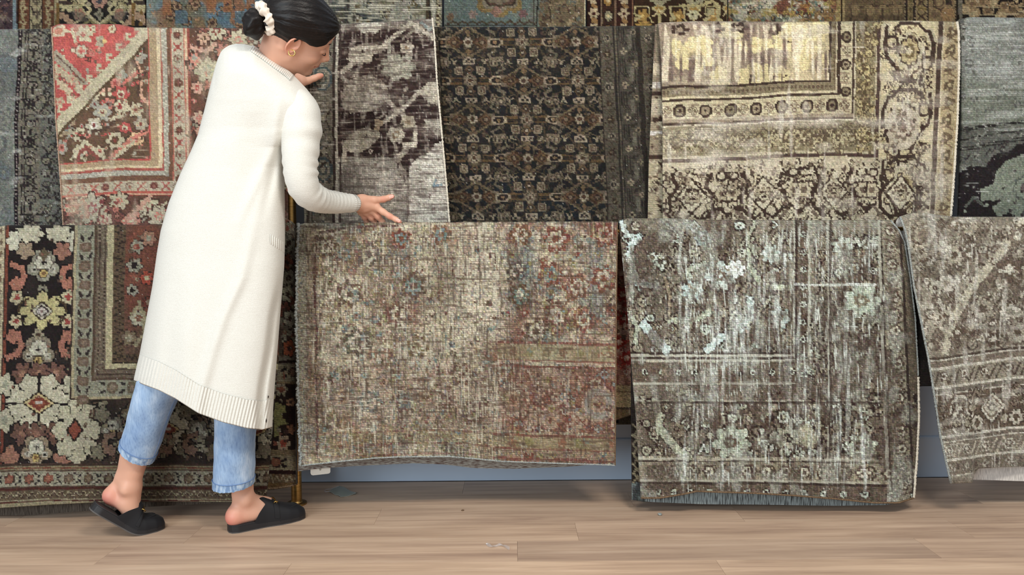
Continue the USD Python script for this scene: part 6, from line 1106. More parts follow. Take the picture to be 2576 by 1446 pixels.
# --- head pose: f = the way the face looks, u = up, s = her right side
hf, hu, hs = np.array([.7915, .5106, -.3358]), np.array([.5859, -.4778, .6546]), np.array([.1738, -.7149, -.6773])
HO, HS = np.array([-.6359, 2.22, 1.5349]), .97
AX = np.stack([hf, hu, hs])
def loc(P): return (P - HO) @ AX.T / HS
def wor(p): return np.asarray(p, float) @ AX * HS + HO
NB = at(684, 198, 2.310)                     # root of the neck
def head_sdf(P):
    p = loc(P); q = p.copy(); q[..., 2] = np.abs(q[..., 2])
    d = sd_ell(p, (-.012, .052, 0), (.097, .083, .074))
    d = smin(d, sd_ell(p, (.040, -.012, 0), (.058, .078, .059)), .03)
    d = smin(d, sd_ell(p, (.046, .062, 0), (.055, .046, .060)), .02)
    d = smin(d, sd_cap(q, (.004, -.050, .050), (.070, -.088, .012), .014, .014), .025)
    d = smin(d, sd_ell(p, (.080, -.087, 0), (.016, .014, .018)), .014)
    d = smin(d, sd_ell(q, (.060, -.018, .043), (.022, .018, .018)), .02)
    d = smin(d, sd_cap(q, (.087, .034, 0), (.072, .034, .040), .013, .012), .014)
    d = smax(d, -sd_ell(q, (.099, .014, .031), (.016, .012, .017)), .012)
    d = smin(d, sd_ell(q, (.0815, .012, .032), (.0135, .0115, .0140)), .003)
    d = smin(d, sd_cap(p, (.092, .026, 0), (.111, -.020, 0), .0075, .0095), .010)
    d = smin(d, sd_ell(p, (.1125, -.0225, 0), (.0105, .0095, .0100)), .006)
    d = smin(d, sd_ell(q, (.102, -.0265, .0115), (.0105, .0078, .0062)), .005)
    d = smax(d, -sd_ell(q, (.1055, -.0335, .0075), (.0052, .0032, .0034)), .002)
    d = smin(d, sd_ell(p, (.086, -.048, 0), (.017, .022, .024)), .014)
    d = smin(d, sd_cap(q, (.1015, -.0475, 0), (.0865, -.0525, .024), .0052, .0022), .004)
    d = smin(d, sd_cap(q, (.0995, -.0575, 0), (.0860, -.0540, .023), .0062, .0022), .004)
    d = smax(d, -sd_cap(q, (.1075, -.0525, 0), (.0885, -.0533, .025), .0016, .0012), .0015)
    # ear: a tilted shell with a rim and a lobe
    e = p - np.array([-.008, .002, .073]); c_, s_ = math.cos(.25), math.sin(.25)
    e = np.stack([e[..., 0] * c_ - e[..., 1] * s_, e[..., 0] * s_ + e[..., 1] * c_, e[..., 2] - .32 * np.clip(-(e[..., 0]), -.03, .03)], -1)
    ear = sd_ell(e, (0, .004, .003), (.0185, .0300, .0060)); rim = np.hypot(np.hypot(e[..., 0] / .58, e[..., 1] - .004) - .0275, (e[..., 2] - .007) * 1.0) - .0042
    ear = smax(ear, -sd_ell(e, (.003, .003, .010), (.0115, .0195, .0068)), .004); ear = smin(ear, rim * .8, .003)
    ear = smin(ear, sd_ell(e, (.006, -.025, .004), (.0085, .0095, .0042)), .006); ear = smin(ear, sd_ell(e, (.012, -.004, .006), (.0045, .0075, .0045)), .003)
    d = smin(d, ear, .004)
    # neck with the band of muscle that runs from behind the ear to the collar
    nb = loc(NB)
    d = smin(d, sd_cap(p, (-.030, -.010, 0), nb, .054, .064), .03)
    d = smin(d, sd_cap(p, (-.028, -.030, .046), nb + [.062, -.004, .022], .016, .013), .016)
    return d * HS
lo, hi = HO - .17, HO + .19; lo[2] -= .06; lo[0] -= .04
Vh, Fh = surfnet(head_sdf, lo, hi, .0026)
headm = trimesh.Trimesh(Vh, Fh, process=False)
# --- the rest of the body
hip, chest = at(565, 640, 2.31), at(610, 330, 2.29)
shR, shL = at(745, 292, 2.245), at(606, 196, 2.33)
elR, wrR = at(764, 486, 2.23), at(897, 511, 2.425); mdR = at(822, 509, 2.315)
elL, wrL = at(690, 300, 2.46), at(742, 212, 2.50)
hR, hL = at(600, 700, 2.30), at(500, 690, 2.32)
knR, anR = at(594, 990, 2.29), at(598, 1175, 2.33)
knL, anL = at(415, 960, 2.275), at(348, 1125, 2.32)
torso = manifold3d.Manifold.batch_boolean([
    manifold3d.Manifold.batch_hull([ball(shR, .036), ball(shL, .036), ball(at(668, 222, 2.30), .045), ball(at(570, 420, 2.30), .062), ball(at(640, 420, 2.30), .062)]),
    manifold3d.Manifold.batch_hull([ball(at(570, 420, 2.30), .062), ball(at(640, 420, 2.30), .062), ball(hR, .085), ball(hL, .085)]),
    chain([hR, knR, anR], [.088, .055, .036]), chain([hL, knL, anL], [.088, .055, .036]), chain([shR, elR, mdR, wrR], [.036, .032, .028, .0235]), chain([shL, at(640, 270, 2.43), elL, at(715, 262, 2.48), wrL], [.034, .033, .032, .027, .0235])], manifold3d.OpType.Add)
def blob(prims, k, h=.0042):
    P_ = np.array([p for q in prims for p in (q[0] - q[2], q[0] + q[2], q[1] - q[3], q[1] + q[3])])
    def f(G):
        d = None
        for (a, b, ra, rb) in prims:
            e = sd_cap(G, a, b, ra, rb); d = e if d is None else smin(d, e, k)
        return d
    v, q = surfnet(f, P_.min(0) - .02, P_.max(0) + .02, h); return trimesh.Trimesh(v, q, process=False)
def hand(wr, palm, fingers):
    """palm: (point, radius) list joined to the wrist; fingers: chains of (point, radius)"""
    pr = [(np.asarray(wr), c, .0225, r) for c, r in palm] + [(palm[i][0], palm[i + 1][0], palm[i][1], palm[i + 1][1]) for i in range(len(palm) - 1)]
    mid = sum(c for c, _ in palm) / len(palm); pr += [(np.asarray(wr), mid, .022, .015)]
    for fg in fingers: pr += [(fg[i][0], fg[i + 1][0], fg[i][1], fg[i + 1][1]) for i in range(len(fg) - 1)]
    return blob(pr, .0055, .0022)
A = lambda x, y, D: at(x, y, D)
handR = hand(A(898, 511, 2.428), [(A(913, 502, 2.438), .016), (A(916, 522, 2.448), .015), (A(946, 520, 2.462), .0125), (A(934, 528, 2.468), .0120), (A(921, 533, 2.474), .0115), (A(908, 533, 2.478), .0105)], [
    [(A(908, 501, 2.432), .0165), (A(941, 503, 2.452), .0122), (A(965, 501, 2.468), .0102), (A(979, 496.5, 2.474), .0092), (A(987, 494, 2.476), .0074)],
    [(A(946, 521, 2.462), .0118), (A(964, 533, 2.462), .0104), (A(981, 544, 2.462), .0094), (A(996, 552, 2.463), .0082), (A(1006, 558, 2.465), .0066)],
    [(A(934, 529, 2.468), .0115), (A(951, 545, 2.480), .0102), (A(962, 558, 2.494), .0092), (A(968, 571, 2.512), .0078)],
    [(A(921, 533, 2.474), .0110), (A(934, 548, 2.486), .0098), (A(942, 560, 2.500), .0088), (A(946, 572, 2.516), .0074)],
    [(A(908, 533, 2.478), .0100), (A(917, 547, 2.490), .0088), (A(923, 560, 2.502), .0078), (A(926, 571, 2.516), .0066)]])
handL = hand(A(742, 214, 2.500), [(A(757, 203, 2.515), .017), (A(757, 190, 2.532), .0125), (A(752, 186, 2.545), .012), (A(746, 190, 2.560), .0115), (A(742, 196, 2.570), .0105)], [
    [(A(757, 207, 2.512), .0155), (A(774, 203, 2.528), .0118), (A(790, 197, 2.540), .0104), (A(802, 192, 2.544), .0094), (A(809, 189.5, 2.546), .0074)],
    [(A(757, 190, 2.532), .0115), (A(765, 183, 2.566), .0095), (A(780, 184, 2.592), .0085), (A(796, 187, 2.592), .007)],
    [(A(752, 187, 2.545), .0115), (A(760, 180, 2.578), .0095), (A(778, 176, 2.592), .0085), (A(796, 178, 2.592), .007)],
    [(A(746, 191, 2.560), .011), (A(754, 192, 2.590), .009), (A(776, 196, 2.594), .008), (A(794, 198, 2.594), .007)],
    [(A(742, 197, 2.570), .010), (A(752, 202, 2.592), .0085), (A(774, 206, 2.594), .0078), (A(790, 207, 2.594), .0065)]])
# feet: heel, ankle knob, instep, ball, toes
fRd = on_floor(742, 1306) - on_floor(578, 1340); fRd = fRd / np.linalg.norm(fRd); fRn = np.array([fRd[1], -fRd[0], 0])   # towards the camera
fR0 = on_floor(574, 1338)
def FR(a, n, z): return fR0 + fRd * a + fRn * n + [0, 0, z]
footR = blob([(FR(.024, -.004, .052), FR(.024, .004, .050), .0275, .0275), (FR(.020, 0, .042), FR(.070, 0, .046), .0235, .024), (FR(.030, 0, .070), FR(.036, -.001, .120), .0190, .0150), (FR(.034, -.001, .120), FR(.038, -.002, .235), .0165, .028),
    (FR(.054, -.003, .105), FR(.050, -.003, .24), .0285, .0340), (FR(.052, .020, .098), FR(.052, .020, .104), .0120, .0105), (FR(.050, -.020, .104), FR(.050, -.020, .110), .0120, .0105), (FR(.058, -.003, .088), FR(.125, -.008, .062), .029, .023), (FR(.060, .004, .050), FR(.150, .016, .038), .022, .015), (FR(.120, -.008, .062), FR(.175, -.016, .040), .022, .014), (FR(.150, .016, .038), FR(.205, .010, .030), .014, .010), (FR(.175, -.016, .040), FR(.212, -.008, .030), .014, .010)], .018)
# left foot: heel lifted, toes on the floor
fLt, fLb = on_floor(408, 1326), on_floor(345, 1339)
fLd = fLt - fLb; fLd = fLd / np.linalg.norm(fLd); fLn = np.array([fLd[1], -fLd[0], 0])
TH = math.radians(41)
class SP:
    A = np.linspace(-.02, .27, 120); ang = np.interp(A, [-.02, .125, .150, .175, .190, .27], [TH, TH, TH * .72, TH * .22, 0, 0]); X = np.cumsum(np.cos(ang)) * (A[1] - A[0]); Z = -np.cumsum(np.sin(ang)) * (A[1] - A[0]); Z -= Z.min(); X -= np.interp(.18, A, X)
    @staticmethod
    def at(a, n, z):
        x, zz, g = np.interp(a, SP.A, SP.X), np.interp(a, SP.A, SP.Z), np.interp(a, SP.A, SP.ang)
        return fLb + fLd * (x + .012 + z * math.sin(g)) + fLn * n + np.array([0, 0, zz + z * math.cos(g)])
FL = SP.at
heelL = at(283, 1243, 2.325); ankL = at(326, 1205, 2.325)
footL = blob([(heelL + [0, -.004, 0], heelL + [.004, .004, -.004], .0275, .0275), (heelL + [.006, 0, -.010], at(318, 1266, 2.325), .024, .026), (at(292, 1222, 2.325), at(308, 1196, 2.325), .0165, .0155), (at(308, 1196, 2.325), at(330, 1140, 2.32), .018, .032),
    (at(326, 1222, 2.325), at(348, 1140, 2.32), .0295, .0345), (at(316, 1233, 2.298), at(317, 1229, 2.298), .0125, .0115), (at(330, 1226, 2.325), FL(.118, -.004, .046), .031, .022), (at(318, 1262, 2.325), FL(.150, .014, .036), .024, .015), (FL(.118, -.004, .046), FL(.168, -.014, .036), .022, .014), (FL(.166, .010, .034), FL(.212, .006, .026), .014, .009)], .018)
bodym = None
try:
    bodym = manifold3d.Manifold.batch_boolean([to_man(trimesh.Trimesh(headm.vertices, headm.faces, process=True))] + [torso] + [to_man(x) for x in (handR, handL, footR, footL)], manifold3d.OpType.Add)
    if bodym.num_tri() < 1000: bodym = None
except Exception: bodym = None
bodym = cat(headm, torso, handR, handL, footR, footL) if bodym is None else tm(bodym)
skin = mat('skin', {'a': ('attribute', {'attribute': 'Col'}), 'g': ('geometry', {}), 'n': ('noise_texture', {'scale': 420.0, 'detail': 2.0}), 'b': ('bump', {'strength': 0.10, 'distance': 0.0006}),
    'p': ('principled_bsdf', {'roughness': 0.48, 'specular_ior_level': 0.4, 'subsurface_weight': 0.12, 'subsurface_radius': (1.0, .35, .2), 'subsurface_scale': 0.006})},
    [('a.color', 'p.base_color'), ('g.position', 'n.vector'), ('n.fac', 'b.height'), ('b.normal', 'p.normal')])
bodyp = obj('body', bodym, skin, person, smooth=True)
Vb = np.array(meshkit.arrays(bodym, True)[0]); cb = np.tile(lin((216, 166, 142)), (len(Vb), 1))
def dab(c, col, r, a):
    global cb
    w = a * np.exp(-(np.linalg.norm((Vb - c) / np.asarray(r), axis=1)) ** 2); cb = cb * (1 - w[:, None]) + lin(col) * w[:, None]
pl = loc(Vb); ql = pl.copy(); ql[:, 2] = abs(ql[:, 2])
w = np.clip(1 - np.linalg.norm((ql - [.066, -.016, .040]) / [.03, .022, .026], axis=1), 0, 1)[:, None] * .5; cb = cb * (1 - w) + lin((206, 122, 102)) * w
w = np.clip(1 - np.linalg.norm((pl - [.112, -.022, 0]) / [.016, .014, .016], axis=1), 0, 1)[:, None] * .4; cb = cb * (1 - w) + lin((206, 124, 108)) * w
lip = np.minimum(sd_cap(ql, (.1015, -.0475, 0), (.0865, -.0525, .024), .0062, .0026), sd_cap(ql, (.0995, -.0575, 0), (.0860, -.0540, .023), .0070, .0026)) < .0012
cb[lip] = lin((178, 98, 88))
w = np.clip(1 - np.linalg.norm((ql - [.090, .014, .032]) / [.014, .014, .019], axis=1), 0, 1)[:, None] * .55; cb = cb * (1 - w) + lin((150, 100, 84)) * w
w = (np.clip((pl[:, 2] - .070) / .012, 0, 1) * (abs(pl[:, 1]) < .05) * (abs(pl[:, 0]) < .05))[:, None] * .4; cb = cb * (1 - w) + lin((206, 120, 100)) * w
dab(FR(.0, 0, .03), (214, 112, 104), (.045, .05, .04), .75); dab(heelL + [-.01, -.01, -.012], (210, 112, 104), (.036, .05, .036), .75)
for c in (A(987, 494, 2.474), A(1006, 558, 2.463), A(965, 501, 2.46), A(981, 544, 2.455), A(809, 189.5, 2.54)): dab(c, (200, 112, 98), (.011, .014, .011), .5)
for c in (A(951, 545, 2.48), A(934, 548, 2.486), A(917, 547, 2.49)): dab(c, (186, 112, 92), (.013, .02, .013), .5)
vcol(bodyp, cb)
# nails
nail = plain('nail', (226, 172, 158), 0.25)
for (x, y, D, x2, y2, D2, r) in ((986, 494, 2.4675, 980, 496, 2.4655, .0062), (1003.5, 555.5, 2.4565, 998, 552.5, 2.4555, .0056)):
    b_ = tm(manifold3d.Manifold.batch_hull([ball(A(x, y, D), (r, .002, r)), ball(A(x2, y2, D2), (r * .95, .002, r * .95))])); obj('fingernail', b_, nail, person, smooth=40)
# --- hair: drawn back over the crown into a low bun
BUN = at(642, 60, 2.150); bl = loc(BUN)
def hair_sdf(P):
    p = loc(P); q = p.copy(); q[..., 2] = np.abs(q[..., 2])
    d = smin(sd_ell(p, (-.014, .056, 0), (.104, .090, .082)), sd_ell(p, (.046, .070, 0), (.062, .048, .066)), .02)
    d = smin(d, sd_cap(p, (-.070, .020, .0), bl * .85, .046, .021), .040)
    d = smin(d, sd_ell(q, (.020, .050, .064), (.055, .040, .014)), .03)
    # hairline: forehead, temple, over the ear, nape
    line = np.interp(p[..., 0], [-.20, -.105, -.075, -.040, -.022, .000, .018, .035, .055, .075, .092, .12], [-.10, -.088, -.072, -.050, -.024, .030, .031, .026, .029, .046, .072, .092])
    d = smax(d, (line - p[..., 1]) * .8, .010)
    return d * HS
Vx, Fx = surfnet(hair_sdf, HO - [.20, .16, .12], HO + [.19, .15, .19], .0030)
hairm = trimesh.Trimesh(Vx, Fx, process=False)
pv = loc(Vx); ax_ = bl - np.array([.10, .055, 0.]); ax_ /= np.linalg.norm(ax_); rel = pv - np.array([-.01, .05, 0]); e1 = np.cross(ax_, [0, 0, 1.0]); e1 /= np.linalg.norm(e1); e2 = np.cross(ax_, e1)
az = np.arctan2(rel @ e2, rel @ e1)
Vx2 = Vx + (np.sin(az * 70 + 9 * meshkit.noise(pv * 40)) * .0004 + np.sin(az * 23 + 2.0) * .0007)[:, None] * (Vx - HO) / np.linalg.norm(Vx - HO, axis=1, keepdims=True)
hair_mat = mat('hair', {'u': ('uvmap', {'attribute': 'st'}), 'm': ('mapping', {'scale': (46.0, 5.0, 1.0)}), 'n': ('noise_texture', {'scale': 3.0, 'detail': 4.0}),
    'r': ('rgb_ramp', {'ramp': [(.3, lin((9, 7, 8))), (.55, lin((17, 12, 12))), (.75, lin((32, 22, 20)))]}), 'b': ('bump', {'strength': 0.35, 'distance': 0.002}),
    'p': ('principled_bsdf', {'roughness': 0.42, 'specular_ior_level': 0.28})},
    [('u.UV', 'm.vector'), ('m.vector', 'n.vector'), ('n.fac', 'r.fac'), ('r.color', 'p.base_color'), ('n.fac', 'b.height'), ('b.normal', 'p.normal')])
hp = obj('hair', trimesh.Trimesh(Vx2, Fx, process=False), hair_mat, person, smooth=True, uv=np.stack([az / 6.28, rel @ ax_ * 6], -1), label='black hair drawn back over the head')
# bun: a coil of hair
def bun_sdf(P):
    e = P - BUN; wv = np.stack([e @ np.array([.95, 0, -.30]), e[..., 1], e @ np.array([.30, 0, .95])], -1)
    a = np.arctan2(wv[..., 2], wv[..., 1]); r = np.linalg.norm(wv[..., 1:], axis=-1)
    d = sd_ell(wv, (0, 0, 0), (.033, .042, .043))
    return d + .0028 * np.sin(3 * a + wv[..., 0] * 150) - .001 * np.sin(9 * a - r * 300)
Vn, Fn = surfnet(bun_sdf, BUN - .056, BUN + .056, .0028); an = np.arctan2((Vn - BUN)[:, 2], (Vn - BUN)[:, 0])
obj('hair_bun', trimesh.Trimesh(Vn, Fn, process=False), hair_mat, person, smooth=True, uv=np.stack([np.linalg.norm(Vn - BUN, axis=1) * 14, an / 6.28], -1))
# scrunchie
SC = at(668, 47, 2.146); axs = BUN - wor((-.08, .015, .0)); axs /= np.linalg.norm(axs)
b1 = np.cross(axs, [0, 1, 0]); b1 /= np.linalg.norm(b1); b2 = np.cross(axs, b1)
n, m = 150, 22; T_, P_ = np.meshgrid(np.arange(n) / n * 2 * np.pi, np.arange(m) / m * 2 * np.pi, indexing='ij')
rr = .0128 + .0024 * np.sin(T_ * 9 + 1.2 * np.sin(T_ * 3)) + .0016 * np.sin(T_ * 17 + 2 * P_) + .0012 * np.sin(5 * P_ + T_ * 4)
R_ = .033 + .003 * np.sin(T_ * 7) + rr * np.cos(P_)
Vs = SC + (R_ * np.cos(T_))[..., None] * b1 + (R_ * np.sin(T_))[..., None] * b2 + (rr * 1.0 * np.sin(P_) + .003 * np.sin(T_ * 8))[..., None] * axs
Fs_ = grid_faces(n + 1, m, True); Fs_ = np.where(Fs_ >= n * m, Fs_ - n * m, Fs_)
velvet = mat('scrunchie', {'g': ('geometry', {}), 'n': ('noise_texture', {'scale': 500.0}), 'b': ('bump', {'strength': .3, 'distance': .001}), 'p': ('principled_bsdf', {'base_color': tuple(lin((226, 214, 200))), 'roughness': .85, 'sheen_weight': .2})}, [('g.position', 'n.vector'), ('n.fac', 'b.height'), ('b.normal', 'p.normal')])
obj('scrunchie', trimesh.Trimesh(Vs.reshape(-1, 3), Fs_, process=False), velvet, person, smooth=True, label='cream ruffled hair tie')
# earring, brow, lashes
gold = plain('gold', (226, 186, 110), 0.25, 1.0)
EC = at(734, 133, 2.132); t = np.linspace(-.45, 5.2, 40)
obj('earring', tube([EC + .0084 * np.array([math.sin(x + .2), .25 * math.sin(x), math.cos(x + .2)]) for x in t], .0016, 12), gold, person, smooth=True, label='small gold hoop earring')
dark = plain('brow_hair', (46, 32, 28), 0.6)
obj('eyebrow', tube(smooth_curve([wor((.0985, .034, .012)), wor((.0955, .0385, .024)), wor((.0875, .041, .037)), wor((.0765, .037, .047))], 14), np.r_[np.linspace(.0022, .0030, 7), np.linspace(.0028, .001, 7)], 8), dark, person, smooth=True)
obj('eyelashes', tube(smooth_curve([wor((.0945, .0065, .0225)), wor((.0975, .0035, .032)), wor((.0925, .0035, .041)), wor((.0850, .0060, .0475))], 14), np.r_[np.linspace(.0008, .0017, 7), np.linspace(.0017, .0008, 7)], 8), dark, person, smooth=True)

# --- coat
knit = mat('cream_knit', {'g': ('geometry', {}), 'm': ('mapping', {'scale': (420., 420., 520.)}), 'n': ('noise_texture', {'scale': 1.0, 'detail': 3.0}),
    'm2': ('mapping', {'scale': (40., 40., 420.)}), 'n2': ('noise_texture', {'scale': 1.0, 'detail': 2.0}), 'x': ('math', {'math_type': 'add'}), 'b': ('bump', {'strength': .28, 'distance': .0016}),
    'r': ('rgb_ramp', {'ramp': [(.25, lin((208, 206, 198))), (.7, lin((224, 223, 217)))]}),
    'p': ('principled_bsdf', {'roughness': .95, 'specular_ior_level': .15, 'sheen_weight': .12, 'sheen_roughness': .5})},
    [('g.position', 'm.vector'), ('m.vector', 'n.vector'), ('g.position', 'm2.vector'), ('m2.vector', 'n2.vector'), ('n.fac', 'x.value1'), ('n2.fac', 'x.value2'), ('x.value', 'b.height'), ('n.fac', 'r.fac'), ('r.color', 'p.base_color'), ('b.normal', 'p.normal')])
coat = thing('cardigan', parent=person, label='long cream knitted coat with ribbed edges')
cl = np.array([(100, 590), (112, 577), (118, 567), (128, 557), (144, 549), (165, 542), (215, 529), (280, 513), (340, 497), (380, 480), (440, 452), (510, 424), (580, 404), (640, 394), (720, 383), (800, 368), (890, 351), (950, 337), (1100, 322)], float)
cr = np.array([(100, 640), (120, 650), (150, 690), (183, 735), (228, 778), (262, 800), (330, 770), (370, 722), (420, 714), (520, 717), (600, 717), (640, 716), (672, 715), (780, 706), (870, 699), (960, 692), (1031, 687), (1100, 684)], float)
ct = np.array([(540, 165), (546, 148), (553, 134), (563, 122), (576, 114), (594, 110), (615, 111), (640, 117), (690, 152), (735, 184), (780, 226), (812, 262)], float)
ch = np.array([(330, 956), (345, 960), (360, 967), (400, 982), (440, 1002), (490, 1034), (500, 1040), (560, 1062), (620, 1077), (660, 1081), (688, 1074)], float)
def coat_depth(X, Y):
    """depth of the middle of the coat, and its half thickness"""
    Dc = np.interp(Y, [100, 180, 320, 640, 1080], [2.232, 2.240, 2.275, 2.305, 2.31]); hd = np.interp(Y, [100, 250, 420, 640, 900, 1090], [.085, .105, .105, .130, .150, .165]); return Dc, hd
def coat_bump(X, Y):
    z = ridge(X, Y, [(445, 661), (560, 640), (700, 607), (800, 562), (880, 535), (970, 510), (1040, 497)], 16, .010) * np.clip((Y - 480) / 250, 0, 1)
    z = z + ridge(X, Y, [(640, 480), (800, 470), (1000, 470)], 34, .010) * np.clip((Y - 620) / 250, 0, 1) + ridge(X, Y, [(640, 420), (1000, 385)], 20, .006) * np.clip((Y - 650) / 250, 0, 1)
    z = z - ridge(X, Y, [(690, 712), (720, 706), (800, 689), (870, 681), (960, 664), (1015, 657), (1090, 654)], 9, .022) * np.clip((Y - 690) / 70, 0, 1)
    z = z - ridge(X, Y, [(360, 706), (420, 692), (520, 668), (600, 650)], 13, .010) * np.clip((Y - 350) / 30, 0, 1) * np.clip((560 - Y) / 120, 0, 1)
    z = z + ridge(X, Y, [(300, 640), (420, 640), (520, 610)], 36, -.010) * np.clip((Y - 280) / 80, 0, 1) * np.clip((560 - Y) / 120, 0, 1) + ridge(X, Y, [(250, 700), (340, 690), (440, 704)], 16, .010) * np.clip((Y - 240) / 60, 0, 1) * np.clip((460 - Y) / 80, 0, 1)
    z = z + ridge(X, Y, [(360, 690), (470, 640), (560, 600)], 14, .006) * np.clip((Y - 350) / 60, 0, 1) * np.clip((600 - Y) / 100, 0, 1) + .002 * (meshkit.fbm(np.stack([X / 60., Y / 60., 0 * X], -1), 3, 4) - .5)
    return z
fL = lambda Y: np.interp(Y, cl[:, 0], cl[:, 1]); fRr = lambda Y: np.interp(Y, cr[:, 0], cr[:, 1]); fT = lambda X: np.interp(X, ct[:, 0], ct[:, 1]); fB = lambda X: np.interp(X, ch[:, 0], ch[:, 1])
def coat_grid(ns, nt, t0=0.0, t1=None, hem=0.0, s0=0., s1=1.):
    """px grid of the coat's back; hem: leave that many px above the lower edge"""
    S, Tt = np.meshgrid(np.linspace(s0, s1, ns), np.linspace(0, 1, nt)); X = 520 + 0 * S + (S - .5) * 300; Y = 120 + Tt * 900
    for _ in range(40):
        X = .5 * X + .5 * (fL(Y) + (fRr(Y) - fL(Y)) * S); a = fT(X) if t0 == 0 else fB(X) - t0; Y = .5 * Y + .5 * (a + (fB(X) - hem - a) * Tt)
    return X, Y, S
def coat_surf(X, Y, side=-1, extra=0.0):
    S = np.clip((X - fL(Y)) / np.maximum(fRr(Y) - fL(Y), 1), 0, 1); Dc, hd = coat_depth(X, Y)
    g = (1 - np.abs(2 * S - 1) ** 2.5) ** (1 / 2.5); dtop = np.maximum(Y - fT(X), 0) / 80.; k = np.sqrt(1 - (1 - np.clip(dtop, 0, 1)) ** 2)
    D = Dc + side * (hd * g * k + (coat_bump(X, Y) * g ** .5 if side < 0 else 0) + extra)
    return at(X, Y, D)
Xa, Ya, Sa = coat_grid(130, 240, hem=70.)
from scipy.ndimage import gaussian_filter as gf
Xc, Yc = gf(Xa, 1.5, mode='nearest'), gf(Ya, 1.5, mode='nearest'); e_ = np.minimum.reduce([np.indices(Xa.shape)[1], Xa.shape[1] - 1 - np.indices(Xa.shape)[1], np.indices(Xa.shape)[0], Xa.shape[0] - 1 - np.indices(Xa.shape)[0]]); e_ = np.clip(e_ / 6., 0, 1); Xc, Yc = Xa + (Xc - Xa) * e_, Ya + (Yc - Ya) * e_
back, front = coat_surf(Xc, Yc, -1), coat_surf(Xc, Yc, +1)
n, m = Xc.shape
Vc = np.vstack([back.reshape(-1, 3), front.reshape(-1, 3)]); Fc = np.vstack([grid_faces(n, m), grid_faces(n, m)[:, ::-1] + n * m])
tmerge = trimesh.Trimesh(Vc, Fc, process=False); tmerge.merge_vertices(digits_vertex=4)
obj('coat_body', tmerge, knit, coat, smooth=True)
# ribbed hem
Xr, Yr, Sr = coat_grid(620, 26, t0=72.); 
arc = np.cumsum(np.hypot(np.diff(Xr, axis=1, prepend=Xr[:, :1]), np.diff(Yr, axis=1, prepend=Yr[:, :1])), axis=1)
rib = .0014 * np.sin(arc / 8.2 * 2 * np.pi); roll = .004 * np.sin(np.clip((fB(Xr) - Yr) / 72, 0, 1) * np.pi) * 0 + .003
bk, fr = coat_surf(Xr, Yr, -1, rib + roll), coat_surf(Xr, Yr, +1, rib + roll)
ins = coat_surf(Xr[-1:], Yr[-1:] - 6, -1, -.012), coat_surf(Xr[-1:], Yr[-1:] - 6, +1, -.012)
n, m = Xr.shape; nb = n + 1
Vr = np.vstack([np.vstack([bk, ins[0]]).reshape(-1, 3), np.vstack([fr, ins[1]]).reshape(-1, 3)]); Fr = np.vstack([grid_faces(nb, m), grid_faces(nb, m)[:, ::-1] + nb * m])
obj('hem_rib', trimesh.Trimesh(Vr, Fr, process=False), knit, coat, smooth=True)
# ribbed collar along the neckline
t = np.linspace(0, 1, 240); nx = np.interp(t, np.linspace(0, 1, 8), [636, 652, 668, 684, 700, 716, 728, 738]); ny = np.interp(t, np.linspace(0, 1, 8), [112, 123, 134, 146, 158, 169, 178, 188])
rows = []
for q in np.linspace(0, 1, 12):
    w = q * 17; P_ = coat_surf(nx - .58 * w, ny + .82 * w + 1, -1, .005 + .005 * math.sin(q * np.pi) - .008 * (q > .95) + .0013 * np.sin(t * 150) * (q > .12)); rows.append(P_)
back_in = coat_surf(nx + 3, ny + 2, +1, .02)
rows.insert(0, back_in + [0, .02, 0]); Rw = np.array(rows)
obj('collar_rib', trimesh.Trimesh(Rw.reshape(-1, 3), grid_faces(Rw.shape[0], Rw.shape[1]), process=False), knit, coat, smooth=True)
# pocket top, buttonholes
S_, T_ = np.meshgrid(np.linspace(0, 1, 60), np.linspace(0, 1, 12)); X_ = 680 + S_ * 36; Y_ = 588 + S_ * 22 + T_ * 26
Pk = coat_surf(X_, Y_, -1, .0035 * np.sin(np.clip(T_ * 1.0, 0, 1) * np.pi) ** .5 + .0010 * np.sin(S_ * 44)); obj('pocket_rib', trimesh.Trimesh(Pk.reshape(-1, 3), grid_faces(12, 60), process=False), knit, coat, smooth=True)
hole = plain('buttonhole', (58, 50, 44), .9)
for x, y, l in ((675, 998, 4), (670, 1058, 6)):
    c = coat_surf(np.array([x, x + 1.6, x, x - 1.6]) * 1., np.array([y - l, y, y + l, y]) * 1., -1, .0062); obj('buttonhole', (np.vstack([c, c + [0, .001, 0]]), [[0, 1, 2], [0, 2, 3], [4, 6, 5], [4, 7, 6]]), hole, coat, smooth=False)
# sleeves
def sleeve(name, pth, wr, seed, nseg=64):
    """pth: (x px, y px, depth, radius m)"""
    P = np.array(pth, float); C = np.array([at(a, b, c) for a, b, c, _ in P]); C = smooth_curve(C, 90)
    tt = np.linspace(0, 1, 90); R = np.interp(tt, np.linspace(0, 1, len(P)), P[:, 3])
    from scipy.ndimage import gaussian_filter1d
    R = gaussian_filter1d(R, 3, mode='nearest'); C = gaussian_filter1d(C, 2.0, axis=0, mode='nearest')
    tb = tube(C, R, nseg); V = np.array(tb.vertices)
    for k in range(90):
        for (pos, wd, amp, ph) in wr:
            th = np.arange(nseg) * 2 * np.pi / nseg; rad = V[k * nseg:(k + 1) * nseg] - C[k]; rl = np.linalg.norm(rad, axis=1, keepdims=True)
            V[k * nseg:(k + 1) * nseg] += rad / rl * (amp * np.cos((tt[k] - pos + .012 * np.sin(th + ph)) / wd * 2 * np.pi) * np.exp(-((tt[k] - pos) / .10) ** 2) * (.5 + .5 * np.cos(th - ph)))[:, None]
    tb.vertices = V; obj(name, tb, knit, coat, smooth=True); return C, R
